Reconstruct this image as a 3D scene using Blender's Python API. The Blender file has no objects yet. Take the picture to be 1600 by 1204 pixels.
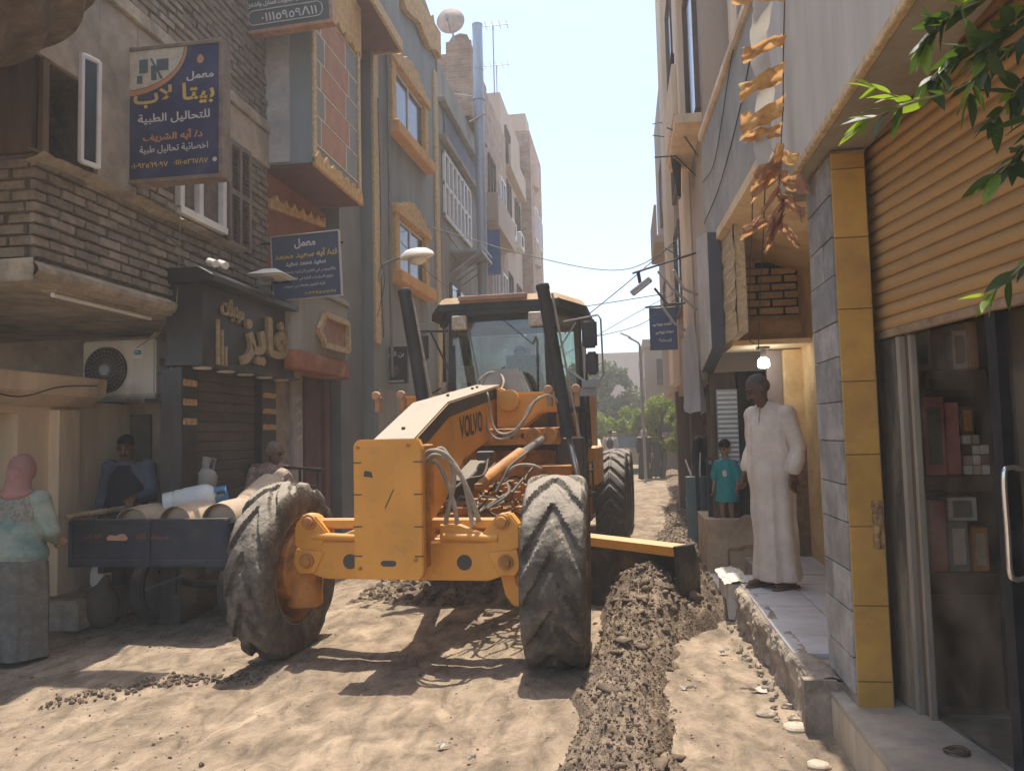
import bpy, bmesh, math, random
from mathutils import Vector, Matrix, noise, Quaternion
random.seed(7)
R_ = math.radians
S = bpy.context.scene
COL = S.collection
# ---------------------------------------------------------------- camera
H = 1.63
cd = bpy.data.cameras.new('camera'); cam = bpy.data.objects.new('camera', cd); COL.objects.link(cam)
cd.lens = 27.0; cd.sensor_width = 36.0; cd.clip_start = 0.05; cd.clip_end = 6000
_y, _p, _r = R_(8.3), R_(3.7), R_(1.4)
_f = Vector((-math.sin(_y)*math.cos(_p), math.cos(_y)*math.cos(_p), math.sin(_p)))
_r0 = Vector((math.cos(_y), math.sin(_y), 0)); _u0 = _r0.cross(_f)
_cx = _r0*math.cos(_r) - _u0*math.sin(_r); _cy = _u0*math.cos(_r) + _r0*math.sin(_r)
_m = Matrix((_cx, _cy, -_f)).transposed().to_4x4(); _m.translation = (0, 0, H)
cam.matrix_world = _m
S.camera = cam
# ---------------------------------------------------------------- sky, sun, exposure
SUN_EL, SUN_AZ = 78.5, 1.5          # azimuth from +Y towards +X
w = bpy.data.worlds.new('World'); S.world = w; w.use_nodes = True
wn = w.node_tree.nodes; wl = w.node_tree.links
sky = wn.new('ShaderNodeTexSky'); sky.sky_type = 'NISHITA'; sky.sun_disc = False
sky.sun_elevation = R_(SUN_EL); sky.sun_rotation = R_(SUN_AZ)
sky.air_density = 1.0; sky.dust_density = 2.2; sky.ozone_density = .9
wl.new(sky.outputs[0], wn['Background'].inputs[0]); wn['Background'].inputs[1].default_value = 0.15
sl = bpy.data.lights.new('sun', 'SUN'); so = bpy.data.objects.new('sun', sl); COL.objects.link(so)
sl.energy = 3.0; sl.angle = R_(0.6); sl.color = (1.0, 0.93, 0.82)
_s = Vector((math.cos(R_(SUN_EL))*math.sin(R_(SUN_AZ)), math.cos(R_(SUN_EL))*math.cos(R_(SUN_AZ)), math.sin(R_(SUN_EL))))
so.rotation_euler = _s.to_track_quat('Z', 'Y').to_euler()
S.view_settings.view_transform = 'Standard'; S.view_settings.look = 'None'
S.view_settings.exposure = 1.14; S.view_settings.gamma = 1
S.view_settings.use_curve_mapping = False

# ---------------------------------------------------------------- helpers
_M = {}
def mat(name, c, r=.85, m=0.0, v=.15, sc=3.0, b=.2, bs=35.0, c2=None, thr=.55, sc2=1.5, soft=.12, rnd=0.0, dust=None,
        em=None, es=1.0, spec=.3, streak=False, det=6, local=False):
    if name in _M: return _M[name]
    mt = bpy.data.materials.new(name); mt.use_nodes = True
    nt = mt.node_tree; N = nt.nodes; L = nt.links; P = N['Principled BSDF']
    P.inputs['Roughness'].default_value = r; P.inputs['Metallic'].default_value = m
    P.inputs['Specular IOR Level'].default_value = spec
    if local:
        tc = N.new('ShaderNodeTexCoord'); pos = tc.outputs['Object']
    else:
        g = N.new('ShaderNodeNewGeometry'); pos = g.outputs['Position']
    if streak:
        mp = N.new('ShaderNodeMapping'); mp.inputs['Scale'].default_value = (1, 1, .18); L.new(pos, mp.inputs[0]); pos2 = mp.outputs[0]
    else: pos2 = pos
    n1 = N.new('ShaderNodeTexNoise'); n1.inputs['Scale'].default_value = sc; n1.inputs['Detail'].default_value = det
    n1.inputs['Roughness'].default_value = .65
    L.new(pos2, n1.inputs['Vector'])
    mr = N.new('ShaderNodeMapRange'); mr.inputs['From Min'].default_value = .3; mr.inputs['From Max'].default_value = .7
    mr.inputs['To Min'].default_value = 1-v*1.4; mr.inputs['To Max'].default_value = 1+v*1.4
    L.new(n1.outputs['Fac'], mr.inputs['Value'])
    base = N.new('ShaderNodeRGB'); base.outputs[0].default_value = (*c, 1); cur = base.outputs[0]
    if c2:
        n2 = N.new('ShaderNodeTexNoise'); n2.inputs['Scale'].default_value = sc2; n2.inputs['Detail'].default_value = 8; n2.inputs['Roughness'].default_value = .7
        L.new(pos2, n2.inputs['Vector'])
        m2 = N.new('ShaderNodeMapRange'); m2.inputs['From Min'].default_value = thr-soft; m2.inputs['From Max'].default_value = thr+soft
        L.new(n2.outputs['Fac'], m2.inputs['Value'])
        mx = N.new('ShaderNodeMix'); mx.data_type = 'RGBA'; mx.inputs['B'].default_value = (*c2, 1)
        L.new(m2.outputs[0], mx.inputs['Factor']); L.new(cur, mx.inputs['A']); cur = mx.outputs['Result']
    if rnd:
        oi = N.new('ShaderNodeObjectInfo'); m3 = N.new('ShaderNodeMapRange')
        m3.inputs['To Min'].default_value = 1-rnd; m3.inputs['To Max'].default_value = 1+rnd
        L.new(oi.outputs['Random'], m3.inputs['Value'])
        mm = N.new('ShaderNodeMath'); mm.operation = 'MULTIPLY'; L.new(m3.outputs[0], mm.inputs[0]); L.new(mr.outputs[0], mm.inputs[1]); fac = mm.outputs[0]
    else: fac = mr.outputs[0]
    vm = N.new('ShaderNodeVectorMath'); vm.operation = 'SCALE'; L.new(cur, vm.inputs[0]); L.new(fac, vm.inputs['Scale']); cur = vm.outputs[0]
    if dust:                                                   # dust that has settled on faces turned upwards
        g2 = N.new('ShaderNodeNewGeometry'); sx = N.new('ShaderNodeSeparateXYZ'); L.new(g2.outputs['Normal'], sx.inputs[0])
        ad = N.new('ShaderNodeMath'); ad.operation = 'MULTIPLY_ADD'; L.new(n1.outputs['Fac'], ad.inputs[0]); ad.inputs[1].default_value = .9; L.new(sx.outputs[2], ad.inputs[2])
        m4 = N.new('ShaderNodeMapRange'); m4.inputs['From Min'].default_value = dust[1]; m4.inputs['From Max'].default_value = dust[1]+.5
        m4.inputs['To Max'].default_value = dust[2]
        L.new(ad.outputs[0], m4.inputs['Value'])
        mx = N.new('ShaderNodeMix'); mx.data_type = 'RGBA'; mx.inputs['B'].default_value = (*dust[0], 1)
        L.new(m4.outputs[0], mx.inputs['Factor']); L.new(cur, mx.inputs['A']); cur = mx.outputs['Result']
    L.new(cur, P.inputs['Base Color'])
    if b:
        nb = N.new('ShaderNodeTexNoise'); nb.inputs['Scale'].default_value = bs; nb.inputs['Detail'].default_value = 6
        L.new(pos, nb.inputs['Vector'])
        bp = N.new('ShaderNodeBump'); bp.inputs['Strength'].default_value = b; bp.inputs['Distance'].default_value = .02
        L.new(nb.outputs['Fac'], bp.inputs['Height']); L.new(bp.outputs[0], P.inputs['Normal'])
    if em:
        P.inputs['Emission Color'].default_value = (*em, 1); P.inputs['Emission Strength'].default_value = es
    _M[name] = mt; return mt

def glass_mat(name, tint=(.8, .9, .88), mixv=.25, rough=.03, dust=.0):
    if name in _M: return _M[name]
    mt = bpy.data.materials.new(name); mt.use_nodes = True; nt = mt.node_tree; N = nt.nodes; L = nt.links
    N.remove(N['Principled BSDF']); out = N['Material Output']
    tr = N.new('ShaderNodeBsdfTransparent'); tr.inputs[0].default_value = (*tint, 1)
    gl = N.new('ShaderNodeBsdfGlossy'); gl.inputs['Roughness'].default_value = rough
    fr = N.new('ShaderNodeFresnel'); fr.inputs[0].default_value = 1.5
    ad = N.new('ShaderNodeMath'); ad.operation = 'ADD'; L.new(fr.outputs[0], ad.inputs[0]); ad.inputs[1].default_value = mixv
    mx = N.new('ShaderNodeMixShader'); L.new(ad.outputs[0], mx.inputs[0]); L.new(tr.outputs[0], mx.inputs[1]); L.new(gl.outputs[0], mx.inputs[2])
    last = mx.outputs[0]
    if dust:
        df = N.new('ShaderNodeBsdfDiffuse'); df.inputs[0].default_value = (.35, .29, .22, 1)
        g = N.new('ShaderNodeNewGeometry'); n = N.new('ShaderNodeTexNoise'); n.inputs['Scale'].default_value = 3; n.inputs['Detail'].default_value = 6
        L.new(g.outputs['Position'], n.inputs['Vector'])
        mr = N.new('ShaderNodeMapRange'); mr.inputs['From Min'].default_value = .35; mr.inputs['From Max'].default_value = .75; mr.inputs['To Max'].default_value = dust
        L.new(n.outputs['Fac'], mr.inputs['Value'])
        m2 = N.new('ShaderNodeMixShader'); L.new(mr.outputs[0], m2.inputs[0]); L.new(last, m2.inputs[1]); L.new(df.outputs[0], m2.inputs[2]); last = m2.outputs[0]
    L.new(last, out.inputs['Surface'])
    _M[name] = mt; return mt

WM = {}
def wm(o): return WM.get(o.name, Matrix.Identity(4))
def place(o, parent):
    """children are modelled in world coordinates; a root's own matrix is divided out"""
    if parent is not None:
        o.parent = parent; o.matrix_parent_inverse = Matrix.Identity(4)
        o.matrix_basis = wm(parent).inverted()
        WM[o.name] = wm(parent) @ o.matrix_basis
def tag(o, label=None, cat=None, group=None, kind=None):
    if label: o['label'] = label
    if cat: o['category'] = cat
    if group: o['group'] = group
    if kind: o['kind'] = kind
    return o
def thing(name, label, cat, loc=(0, 0, 0), rz=0, group=None):
    o = bpy.data.objects.new(name, None); COL.objects.link(o); o.empty_display_size = .2
    o.location = loc; o.rotation_euler = (0, 0, rz)
    WM[o.name] = Matrix.Translation(loc) @ Matrix.Rotation(rz, 4, 'Z')
    return tag(o, label, cat, group)
def move_root(o, loc, rz=0, rot=None):
    o.location = loc; o.rotation_euler = rot if rot else (0, 0, rz)
def lk(name, me, parent=None, label=None):
    o = bpy.data.objects.new(name, me); COL.objects.link(o); place(o, parent)
    if label: o['label'] = label
    return o
def copy_tree(o, parent=None):
    c = o.copy(); COL.objects.link(c)
    if parent is not None: c.parent = parent
    for ch in list(o.children): copy_tree(ch, c)
    return c

class MB:
    def __init__(s, T=None): s.bm = bmesh.new(); s.T = T
    def _v(s, vs):
        return [s.bm.verts.new((s.T @ Vector(v)) if s.T else v) for v in vs]
    def mesh(s, vs, fs):
        b = s._v(vs)
        for f in fs:
            try: s.bm.faces.new([b[i] for i in f])
            except ValueError: pass
        return s
    def box(s, x0, x1, y0, y1, z0, z1, taper=0):
        t = taper
        return s.mesh([(x0, y0, z0), (x1, y0, z0), (x1, y1, z0), (x0, y1, z0), (x0+t, y0+t, z1), (x1-t, y0+t, z1), (x1-t, y1-t, z1), (x0+t, y1-t, z1)],
                      [(0, 3, 2, 1), (4, 5, 6, 7), (0, 1, 5, 4), (1, 2, 6, 5), (2, 3, 7, 6), (3, 0, 4, 7)])
    def bar(s, p, q, w, h=None, up=(0, 0, 1)):
        h = h or w; p = Vector(p); q = Vector(q); d = (q-p).normalized(); u = Vector(up)
        if abs(d.dot(u)) > .98: u = Vector((1, 0, 0))
        a = d.cross(u).normalized()*w/2; c = a.cross(d).normalized()*h/2
        vs = [p-a-c, p+a-c, p+a+c, p-a+c, q-a-c, q+a-c, q+a+c, q-a+c]
        return s.mesh(vs, [(0, 3, 2, 1), (4, 5, 6, 7), (0, 1, 5, 4), (1, 2, 6, 5), (2, 3, 7, 6), (3, 0, 4, 7)])
    def tube(s, pts, r, n=10, cap=True, r1=None):
        pts = [Vector(p) for p in pts]; k = len(pts); rings = []
        d0 = (pts[1]-pts[0]).normalized(); u = Vector((0, 0, 1)) if abs(d0.z) < .9 else Vector((1, 0, 0))
        a = d0.cross(u).normalized()
        for i, p in enumerate(pts):
            d = (pts[min(i+1, k-1)]-pts[max(i-1, 0)]).normalized()
            a = (a - d*a.dot(d)).normalized(); c = d.cross(a)
            rr = r if not callable(r) and r1 is None else (r(i/(k-1)) if callable(r) else r+(r1-r)*i/(k-1))
            rings.append([p + (a*math.cos(t)+c*math.sin(t))*rr for t in [2*math.pi*j/n for j in range(n)]])
        vs = [v for rg in rings for v in rg]
        fs = [(i*n+j, i*n+(j+1) % n, (i+1)*n+(j+1) % n, (i+1)*n+j) for i in range(k-1) for j in range(n)]
        if cap: fs += [tuple(range(n))[::-1], tuple((k-1)*n+j for j in range(n))]
        return s.mesh(vs, fs)
    def cyl(s, p, q, r, n=16, r1=None): return s.tube([p, q], r, n, r1=r1 if r1 is not None else r)
    def lathe(s, prof, o=(0, 0, 0), ax=(0, 0, 1), n=24, closed=False):
        o = Vector(o); ax = Vector(ax).normalized(); u = Vector((1, 0, 0)) if abs(ax.x) < .9 else Vector((0, 0, 1))
        a = ax.cross(u).normalized(); c = ax.cross(a); k = len(prof)
        vs = [o+ax*h+(a*math.cos(2*math.pi*j/n)+c*math.sin(2*math.pi*j/n))*r for r, h in prof for j in range(n)]
        fs = [(i*n+j, i*n+(j+1) % n, (i+1)*n+(j+1) % n, (i+1)*n+j) for i in range(k-1) for j in range(n)]
        if not closed: fs += [tuple(range(n))[::-1], tuple((k-1)*n+j for j in range(n))]
        return s.mesh(vs, fs)
    def prism(s, pts, fn, d0, d1):
        """pts 2D outline; fn(u, v, d) -> 3D; extruded from d0 to d1"""
        n = len(pts); vs = [fn(u, v, d0) for u, v in pts]+[fn(u, v, d1) for u, v in pts]
        fs = [tuple(range(n))[::-1], tuple(range(n, 2*n))]+[(i, (i+1) % n, n+(i+1) % n, n+i) for i in range(n)]
        return s.mesh(vs, fs)
    def grid(s, nu, nv, fn, wrapu=False):
        vs = [fn(i/(nu if wrapu else nu-1), j/(nv-1)) for i in range(nu) for j in range(nv)]
        fs = [(i*nv+j, ((i+1) % nu)*nv+j, ((i+1) % nu)*nv+j+1, i*nv+j+1) for i in range(nu if wrapu else nu-1) for j in range(nv-1)]
        return s.mesh(vs, fs)
    def me(s, m, bevel=0, seg=1, smooth=False, name='m', tri=False):
        bm = s.bm
        bmesh.ops.recalc_face_normals(bm, faces=bm.faces)
        if bevel: bmesh.ops.bevel(bm, geom=bm.edges[:], offset=bevel, segments=seg, affect='EDGES', clamp_overlap=True)
        me = bpy.data.meshes.new(name); bm.to_mesh(me); bm.free()
        me.materials.append(m)
        if smooth:
            me.shade_smooth()
            if smooth is not True:
                me.set_sharp_from_angle(angle=R_(smooth))
        return me
    def build(s, name, m, parent=None, bevel=0, seg=1, smooth=False, label=None):
        return lk(name, s.me(m, bevel, seg, smooth, name), parent, label)

def bez(pts, n=8):
    """Catmull-Rom through the points"""
    P = [Vector(p) for p in pts]; P = [P[0]*2-P[1]]+P+[P[-1]*2-P[-2]]; out = []
    for i in range(1, len(P)-2):
        for k in range(n):
            t = k/n; a, b, c, d = P[i-1:i+3]
            out.append(.5*((2*b)+(c-a)*t+(2*a-5*b+4*c-d)*t*t+(3*b-a-3*c+d)*t**3))
    out.append(P[-2]); return out
def sm(a, b, x): t = max(0, min(1, (x-a)/(b-a))); return t*t*(3-2*t)
def nz(x, y=0, z=0, s=1): return noise.noise(Vector((x*s, y*s, z*s)))
def fbm(x, y=0, z=0, o=4): return noise.fractal(Vector((x, y, z)), 1.0, 2.0, o)

# ---------------------------------------------------------------- lettering (Arabic letters joined by hand, right to left)
AR = {'ا': (0xFE8D, 2), 'أ': (0xFE83, 2), 'إ': (0xFE87, 2), 'ب': (0xFE8F, 4), 'ة': (0xFE93, 2), 'ت': (0xFE95, 4), 'ث': (0xFE99, 4), 'ج': (0xFE9D, 4),
      'ح': (0xFEA1, 4), 'خ': (0xFEA5, 4), 'د': (0xFEA9, 2), 'ذ': (0xFEAB, 2), 'ر': (0xFEAD, 2), 'ز': (0xFEAF, 2), 'س': (0xFEB1, 4), 'ش': (0xFEB5, 4),
      'ص': (0xFEB9, 4), 'ض': (0xFEBD, 4), 'ط': (0xFEC1, 4), 'ظ': (0xFEC5, 4), 'ع': (0xFEC9, 4), 'غ': (0xFECD, 4), 'ف': (0xFED1, 4), 'ق': (0xFED5, 4),
      'ك': (0xFED9, 4), 'ل': (0xFEDD, 4), 'م': (0xFEE1, 4), 'ن': (0xFEE5, 4), 'ه': (0xFEE9, 4), 'و': (0xFEED, 2), 'ى': (0xFEEF, 2), 'ي': (0xFEF1, 4),
      'ئ': (0xFE89, 4), 'ء': (0xFE80, 1)}
def shape_ar(t):
    out = []; i = 0; prev = False
    while i < len(t):
        ch = t[i]
        if ch == 'ل' and i+1 < len(t) and t[i+1] in 'اأ':
            out.append(chr((0xFEFB if t[i+1] == 'ا' else 0xFEF7)+(1 if prev else 0))); prev = False; i += 2; continue
        if ch in AR:
            base, k = AR[ch]; nxt = i+1 < len(t) and t[i+1] in AR and AR[t[i+1]][1] > 1
            if k == 4: f = (3 if nxt else 1) if prev else (2 if nxt else 0); cont = nxt
            elif k == 2: f = 1 if prev else 0; cont = False
            else: f = 0; cont = False
            out.append(chr(base+f)); prev = cont
        else: out.append(ch); prev = False
        i += 1
    s = ''.join(out)[::-1]
    res = ''; buf = ''                                     # digits keep their own left-to-right order
    for ch in s:
        if ch in '٠١٢٣٤٥٦٧٨٩0123456789': buf = ch+buf
        else: res += buf+ch; buf = ''
    return (res+buf).replace('٨', 'Λ')
def text_me(s, m, bold=.02, ar=True, ext=.0, fit=(1, 1)):
    """mesh of the lettering, fitted to the box 0..w, 0..h, lying in XY"""
    c = bpy.data.curves.new('t', 'FONT'); c.body = shape_ar(s) if ar else s; c.resolution_u = 3; c.fill_mode = 'NONE'
    o = bpy.data.objects.new('t', c); COL.objects.link(o)
    bpy.context.view_layer.objects.active = o; o.select_set(True)
    bpy.ops.object.convert(target='CURVE'); o = bpy.context.view_layer.objects.active
    cu = o.data; sp = []
    for q in cu.splines:
        if q.type == 'BEZIER':
            pts = []; B = q.bezier_points; k = len(B)
            for i in range(k):
                a, b2 = B[i], B[(i+1) % k]
                for t in (0, .33, .67):
                    u = 1-t; pts.append(a.co*u**3+a.handle_right*3*u*u*t+b2.handle_left*3*u*t*t+b2.co*t**3)
            pts = [(p.x, p.y) for p in pts]
        else: pts = [(p.co.x, p.co.y) for p in q.points]
        cl = []
        for p in pts:
            if not cl or (abs(p[0]-cl[-1][0])+abs(p[1]-cl[-1][1])) > 1e-4: cl.append(p)
        if len(cl) > 2:
            A = sum(cl[i][0]*cl[(i+1) % len(cl)][1]-cl[(i+1) % len(cl)][0]*cl[i][1] for i in range(len(cl)))/2
            sp.append((A, cl))
    bpy.data.objects.remove(o)
    if not sp: return MB().me(m)
    big = max(sp, key=lambda q: abs(q[0]))[0]; sg = 1 if big > 0 else -1
    def inside(p, poly):
        r = False; n = len(poly)
        for i in range(n):
            x1, y1 = poly[i]; x2, y2 = poly[(i+1) % n]
            if (y1 > p[1]) != (y2 > p[1]) and p[0] < (x2-x1)*(p[1]-y1)/(y2-y1)+x1: r = not r
        return r
    outer = [q for q in sp if q[0]*sg > 0]; holes = [q for q in sp if q[0]*sg < 0]
    loose = [h for h in holes if not any(inside(h[1][0], o_[1]) for o_ in outer)]; outer += loose; holes = [h for h in holes if h not in loose]
    mb = MB(); k = 0
    for A, po in outer:
        cc = bpy.data.curves.new('c', 'CURVE'); cc.dimensions = '2D'; cc.fill_mode = 'BOTH'
        for poly in [po]+[h for _, h in holes if inside(h[0], po)]:
            q = cc.splines.new('POLY'); q.points.add(len(poly)-1); q.use_cyclic_u = True
            for i, p in enumerate(poly): q.points[i].co = (p[0], p[1], 0, 1)
        cc.offset = bold; cc.extrude = 0
        oo = bpy.data.objects.new('c', cc); COL.objects.link(oo)
        m_ = bpy.data.meshes.new_from_object(oo)
        z = k*.0006; k = (k+1) % 3
        mb.mesh([(v.co.x, v.co.y, z) for v in m_.vertices], [tuple(p.vertices) for p in m_.polygons])
        bpy.data.objects.remove(oo); bpy.data.curves.remove(cc); bpy.data.meshes.remove(m_)
    bm = mb.bm; xs = [v.co.x for v in bm.verts]; ys = [v.co.y for v in bm.verts]
    x0, x1, y0, y1 = min(xs), max(xs), min(ys), max(ys)
    for v in bm.verts:
        v.co.x = (v.co.x-x0)/(x1-x0)*fit[0]; v.co.y = (v.co.y-y0)/(y1-y0)*fit[1]
    if ext:
        for v in bm.verts: v.co.z += ext
        g = bmesh.ops.extrude_face_region(bm, geom=bm.faces[:])
        for e in g['geom']:
            if isinstance(e, bmesh.types.BMVert): e.co.z -= ext
    me = bpy.data.meshes.new('lettering'); bm.to_mesh(me); bm.free(); me.materials.append(m); return me
def lettering(s, m, parent, org, ux, uy, wd, ht, bold=.02, ar=True, ext=0, name='lettering'):
    """lower-left corner org, unit directions ux, uy; normal = ux x uy"""
    me = text_me(s, m, bold, ar, ext, (wd, ht)); ux = Vector(ux).normalized(); uy = Vector(uy).normalized(); n = ux.cross(uy)
    T = Matrix((ux, uy, n)).transposed().to_4x4(); T.translation = Vector(org)+n*.003
    me.transform(T); return lk(name, me, parent)

# ---------------------------------------------------------------- figures: capsules fused into one skin
def blob(parts, m, voxel=.012, smooth=4, name='body', fn=None, T=None):
    mb = MB()
    for p in parts:
        if p[0] == 'c':
            _, a, b, ra, rb = p; a = Vector(a); b = Vector(b); n = 14
            pts = []; d = (b-a); L = d.length; d = d.normalized() if L > 1e-6 else Vector((0, 0, 1))
            prof = [(ra*math.cos(t), -ra*math.sin(t)) for t in (1.45, 1.0, .5)]+[(ra, 0), (rb, L)]+[(rb*math.cos(t), L+rb*math.sin(t)) for t in (.5, 1.0, 1.45)]
            mb.lathe(prof, a, d, n)
        elif p[0] == 'e':
            _, c, rx, ry, rz = p[:5]; rot = p[5] if len(p) > 5 else (0, 0, 0)
            from mathutils import Euler
            Q = Euler(rot).to_matrix(); c = Vector(c); n = 16; k = 10; vs = []
            for i in range(1, k):
                t = math.pi*i/k
                for j in range(n):
                    f = 2*math.pi*j/n; vs.append(c+Q@Vector((rx*math.sin(t)*math.cos(f), ry*math.sin(t)*math.sin(f), rz*math.cos(t))))
            fs = [(i*n+j, i*n+(j+1) % n, (i+1)*n+(j+1) % n, (i+1)*n+j) for i in range(k-2) for j in range(n)]+[tuple(range(n)), tuple(range((k-2)*n, (k-1)*n))[::-1]]
            mb.mesh(vs, fs)
        elif p[0] == 'r':                                   # lofted rings: list of (centre, rx, ry) with optional fold fn
            rings = p[1]; n = 40; vs = []; ff = p[2] if len(p) > 2 else None
            for i, (c, rx, ry) in enumerate(rings):
                for j in range(n):
                    f = 2*math.pi*j/n; k = 1+(ff(i/(len(rings)-1), f) if ff else 0)
                    vs.append(Vector(c)+Vector((rx*k*math.cos(f), ry*k*math.sin(f), 0)))
            fs = [(i*n+j, i*n+(j+1) % n, (i+1)*n+(j+1) % n, (i+1)*n+j) for i in range(len(rings)-1) for j in range(n)]+[tuple(range(n))[::-1], tuple((len(rings)-1)*n+j for j in range(n))]
            mb.mesh(vs, fs)
    me = mb.me(m, name=name)
    o = bpy.data.objects.new('tmp', me); COL.objects.link(o)
    md = o.modifiers.new('r', 'REMESH'); md.mode = 'VOXEL'; md.voxel_size = voxel
    if smooth:
        ms = o.modifiers.new('s', 'SMOOTH'); ms.factor = .5; ms.iterations = smooth
    dg = bpy.context.evaluated_depsgraph_get(); dg.update()
    r = bpy.data.meshes.new_from_object(o.evaluated_get(dg)); bpy.data.objects.remove(o); bpy.data.meshes.remove(me)
    if fn:
        for v in r.vertices: v.co = fn(v.co.copy())
    if T: r.transform(T)
    r.name = name; r.materials.clear(); r.materials.append(m); r.shade_smooth()
    return r
# ---------------------------------------------------------------- materials
DUST = (.42, .33, .23)
M_ground = mat('sandy_ground', (.36, .275, .19), r=.95, v=.2, sc=1.9, b=.9, bs=42, c2=(.26, .195, .135), thr=.53, sc2=1.3, soft=.12, det=14)
M_soil = mat('dark_soil', (.155, .112, .077), r=.95, v=.35, sc=9, b=.9, bs=60, c2=(.27, .20, .14), thr=.56, sc2=7, dust=((.33, .255, .18), 1.2, .5))
M_clod = mat('soil_clod', (.155, .113, .078), r=.95, v=.3, sc=9, b=.5, bs=50, dust=((.33, .26, .19), 1.35, .6))
M_brickL = mat('grey_brown_brick', (.27, .22, .17), r=.92, v=.22, sc=9, b=.6, bs=60, rnd=.22, c2=(.26, .21, .165), thr=.6, sc2=4)
M_mortar = mat('mud_mortar', (.15, .12, .09), r=.95, v=.25, sc=14, b=.8, bs=45)
M_plasterL = mat('dusty_plaster', (.42, .34, .255), r=.92, v=.16, sc=2.2, b=.3, bs=20, c2=(.24, .195, .15), thr=.56, sc2=1.4)
M_concreteL = mat('rough_concrete', (.42, .355, .27), r=.92, v=.2, sc=4, b=.6, bs=22, c2=(.23, .19, .15), thr=.55, sc2=3)
M_beige = mat('beige_stone', (.78, .61, .42), r=.85, v=.1, sc=2.5, b=.15, bs=25, c2=(.52, .38, .25), thr=.6, sc2=1.6, streak=True)
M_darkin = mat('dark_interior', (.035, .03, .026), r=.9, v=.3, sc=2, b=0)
M_wallin = mat('dark_wall', (.16, .135, .11), r=.9, v=.2, sc=1.6, b=.2, c2=(.1, .085, .07), thr=.5)
M_black = mat('black_panel', (.028, .027, .028), r=.35, v=.3, sc=5, b=.08, c2=(.06, .055, .05), thr=.6, spec=.5)
M_blackm = mat('black_metal', (.03, .03, .032), r=.5, v=.3, sc=8, b=.1, dust=(DUST, .75, .35))
M_gold = mat('gold_letters', (.42, .30, .15), r=.4, v=.15, sc=12, b=.1, m=.25)
M_goldtile = mat('gold_mosaic', (.62, .40, .17), r=.3, v=.35, sc=30, b=.2, m=.3)
M_shutter = mat('brown_shutter', (.095, .075, .058), r=.6, v=.15, sc=4, b=.1, rnd=.1, dust=(DUST, .8, .3))
M_white = mat('white_paint', (.74, .71, .66), r=.5, v=.07, sc=5, b=.05, c2=(.55, .5, .43), thr=.66, sc2=4)
M_ac = mat('cream_plastic', (.66, .62, .55), r=.5, v=.06, sc=4, b=.03, c2=(.5, .45, .38), thr=.64, sc2=3, streak=True)
M_grey = mat('grey_metal', (.30, .30, .30), r=.45, v=.12, sc=6, b=.08, m=.4)
M_galv = mat('galvanised', (.40, .44, .47), r=.42, v=.12, sc=6, b=.1, m=.35, c2=(.32, .34, .36), thr=.55, streak=True)
M_brownwood = mat('brown_wood', (.13, .085, .055), r=.7, v=.25, sc=7, b=.3, streak=True)
M_greywood = mat('mauve_shutter', (.19, .15, .125), r=.75, v=.2, sc=7, b=.2, streak=True)
M_bluewall = mat('slate_blue_stucco', (.26, .275, .26), r=.9, v=.1, sc=2, b=.25, bs=30, c2=(.17, .18, .17), thr=.58, sc2=.9, streak=True)
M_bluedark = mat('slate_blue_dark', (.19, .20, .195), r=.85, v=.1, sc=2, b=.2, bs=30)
M_ochre = mat('ochre_moulding', (.56, .35, .14), r=.85, v=.2, sc=14, b=.6, bs=45, c2=(.44, .27, .12), thr=.56, sc2=9)
M_ochrep = mat('pale_ochre_strip', (.58, .43, .24), r=.85, v=.2, sc=30, b=.5, bs=70, c2=(.38, .27, .16), thr=.6, sc2=18)
M_terra = mat('terracotta_panel', (.42, .23, .155), r=.85, v=.12, sc=4, b=.2, bs=30)
M_maroon = mat('maroon_soffit', (.15, .075, .065), r=.8, v=.12, sc=3, b=.15)
M_redwall = mat('red_brown_wall', (.26, .10, .06), r=.85, v=.14, sc=2.5, b=.2, c2=(.2, .08, .05), thr=.58)
M_line = mat('white_line', (.66, .62, .5), r=.8, v=.1, b=0)
M_raw = mat('pale_concrete_render', (.47, .42, .37), r=.9, v=.14, sc=3, b=.4, bs=14, c2=(.36, .33, .3), thr=.56, sc2=2)
M_glass = glass_mat('window_glass', (.25, .3, .34), .25, .08)
M_glassd = mat('dark_glass', (.05, .065, .08), r=.12, v=.2, sc=2, b=.02, spec=.7)
M_grey_st = mat('grey_stucco', (.32, .295, .25), r=.9, v=.14, sc=2, b=.3, bs=28, c2=(.19, .175, .15), thr=.55, sc2=1.2, streak=True)

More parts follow.
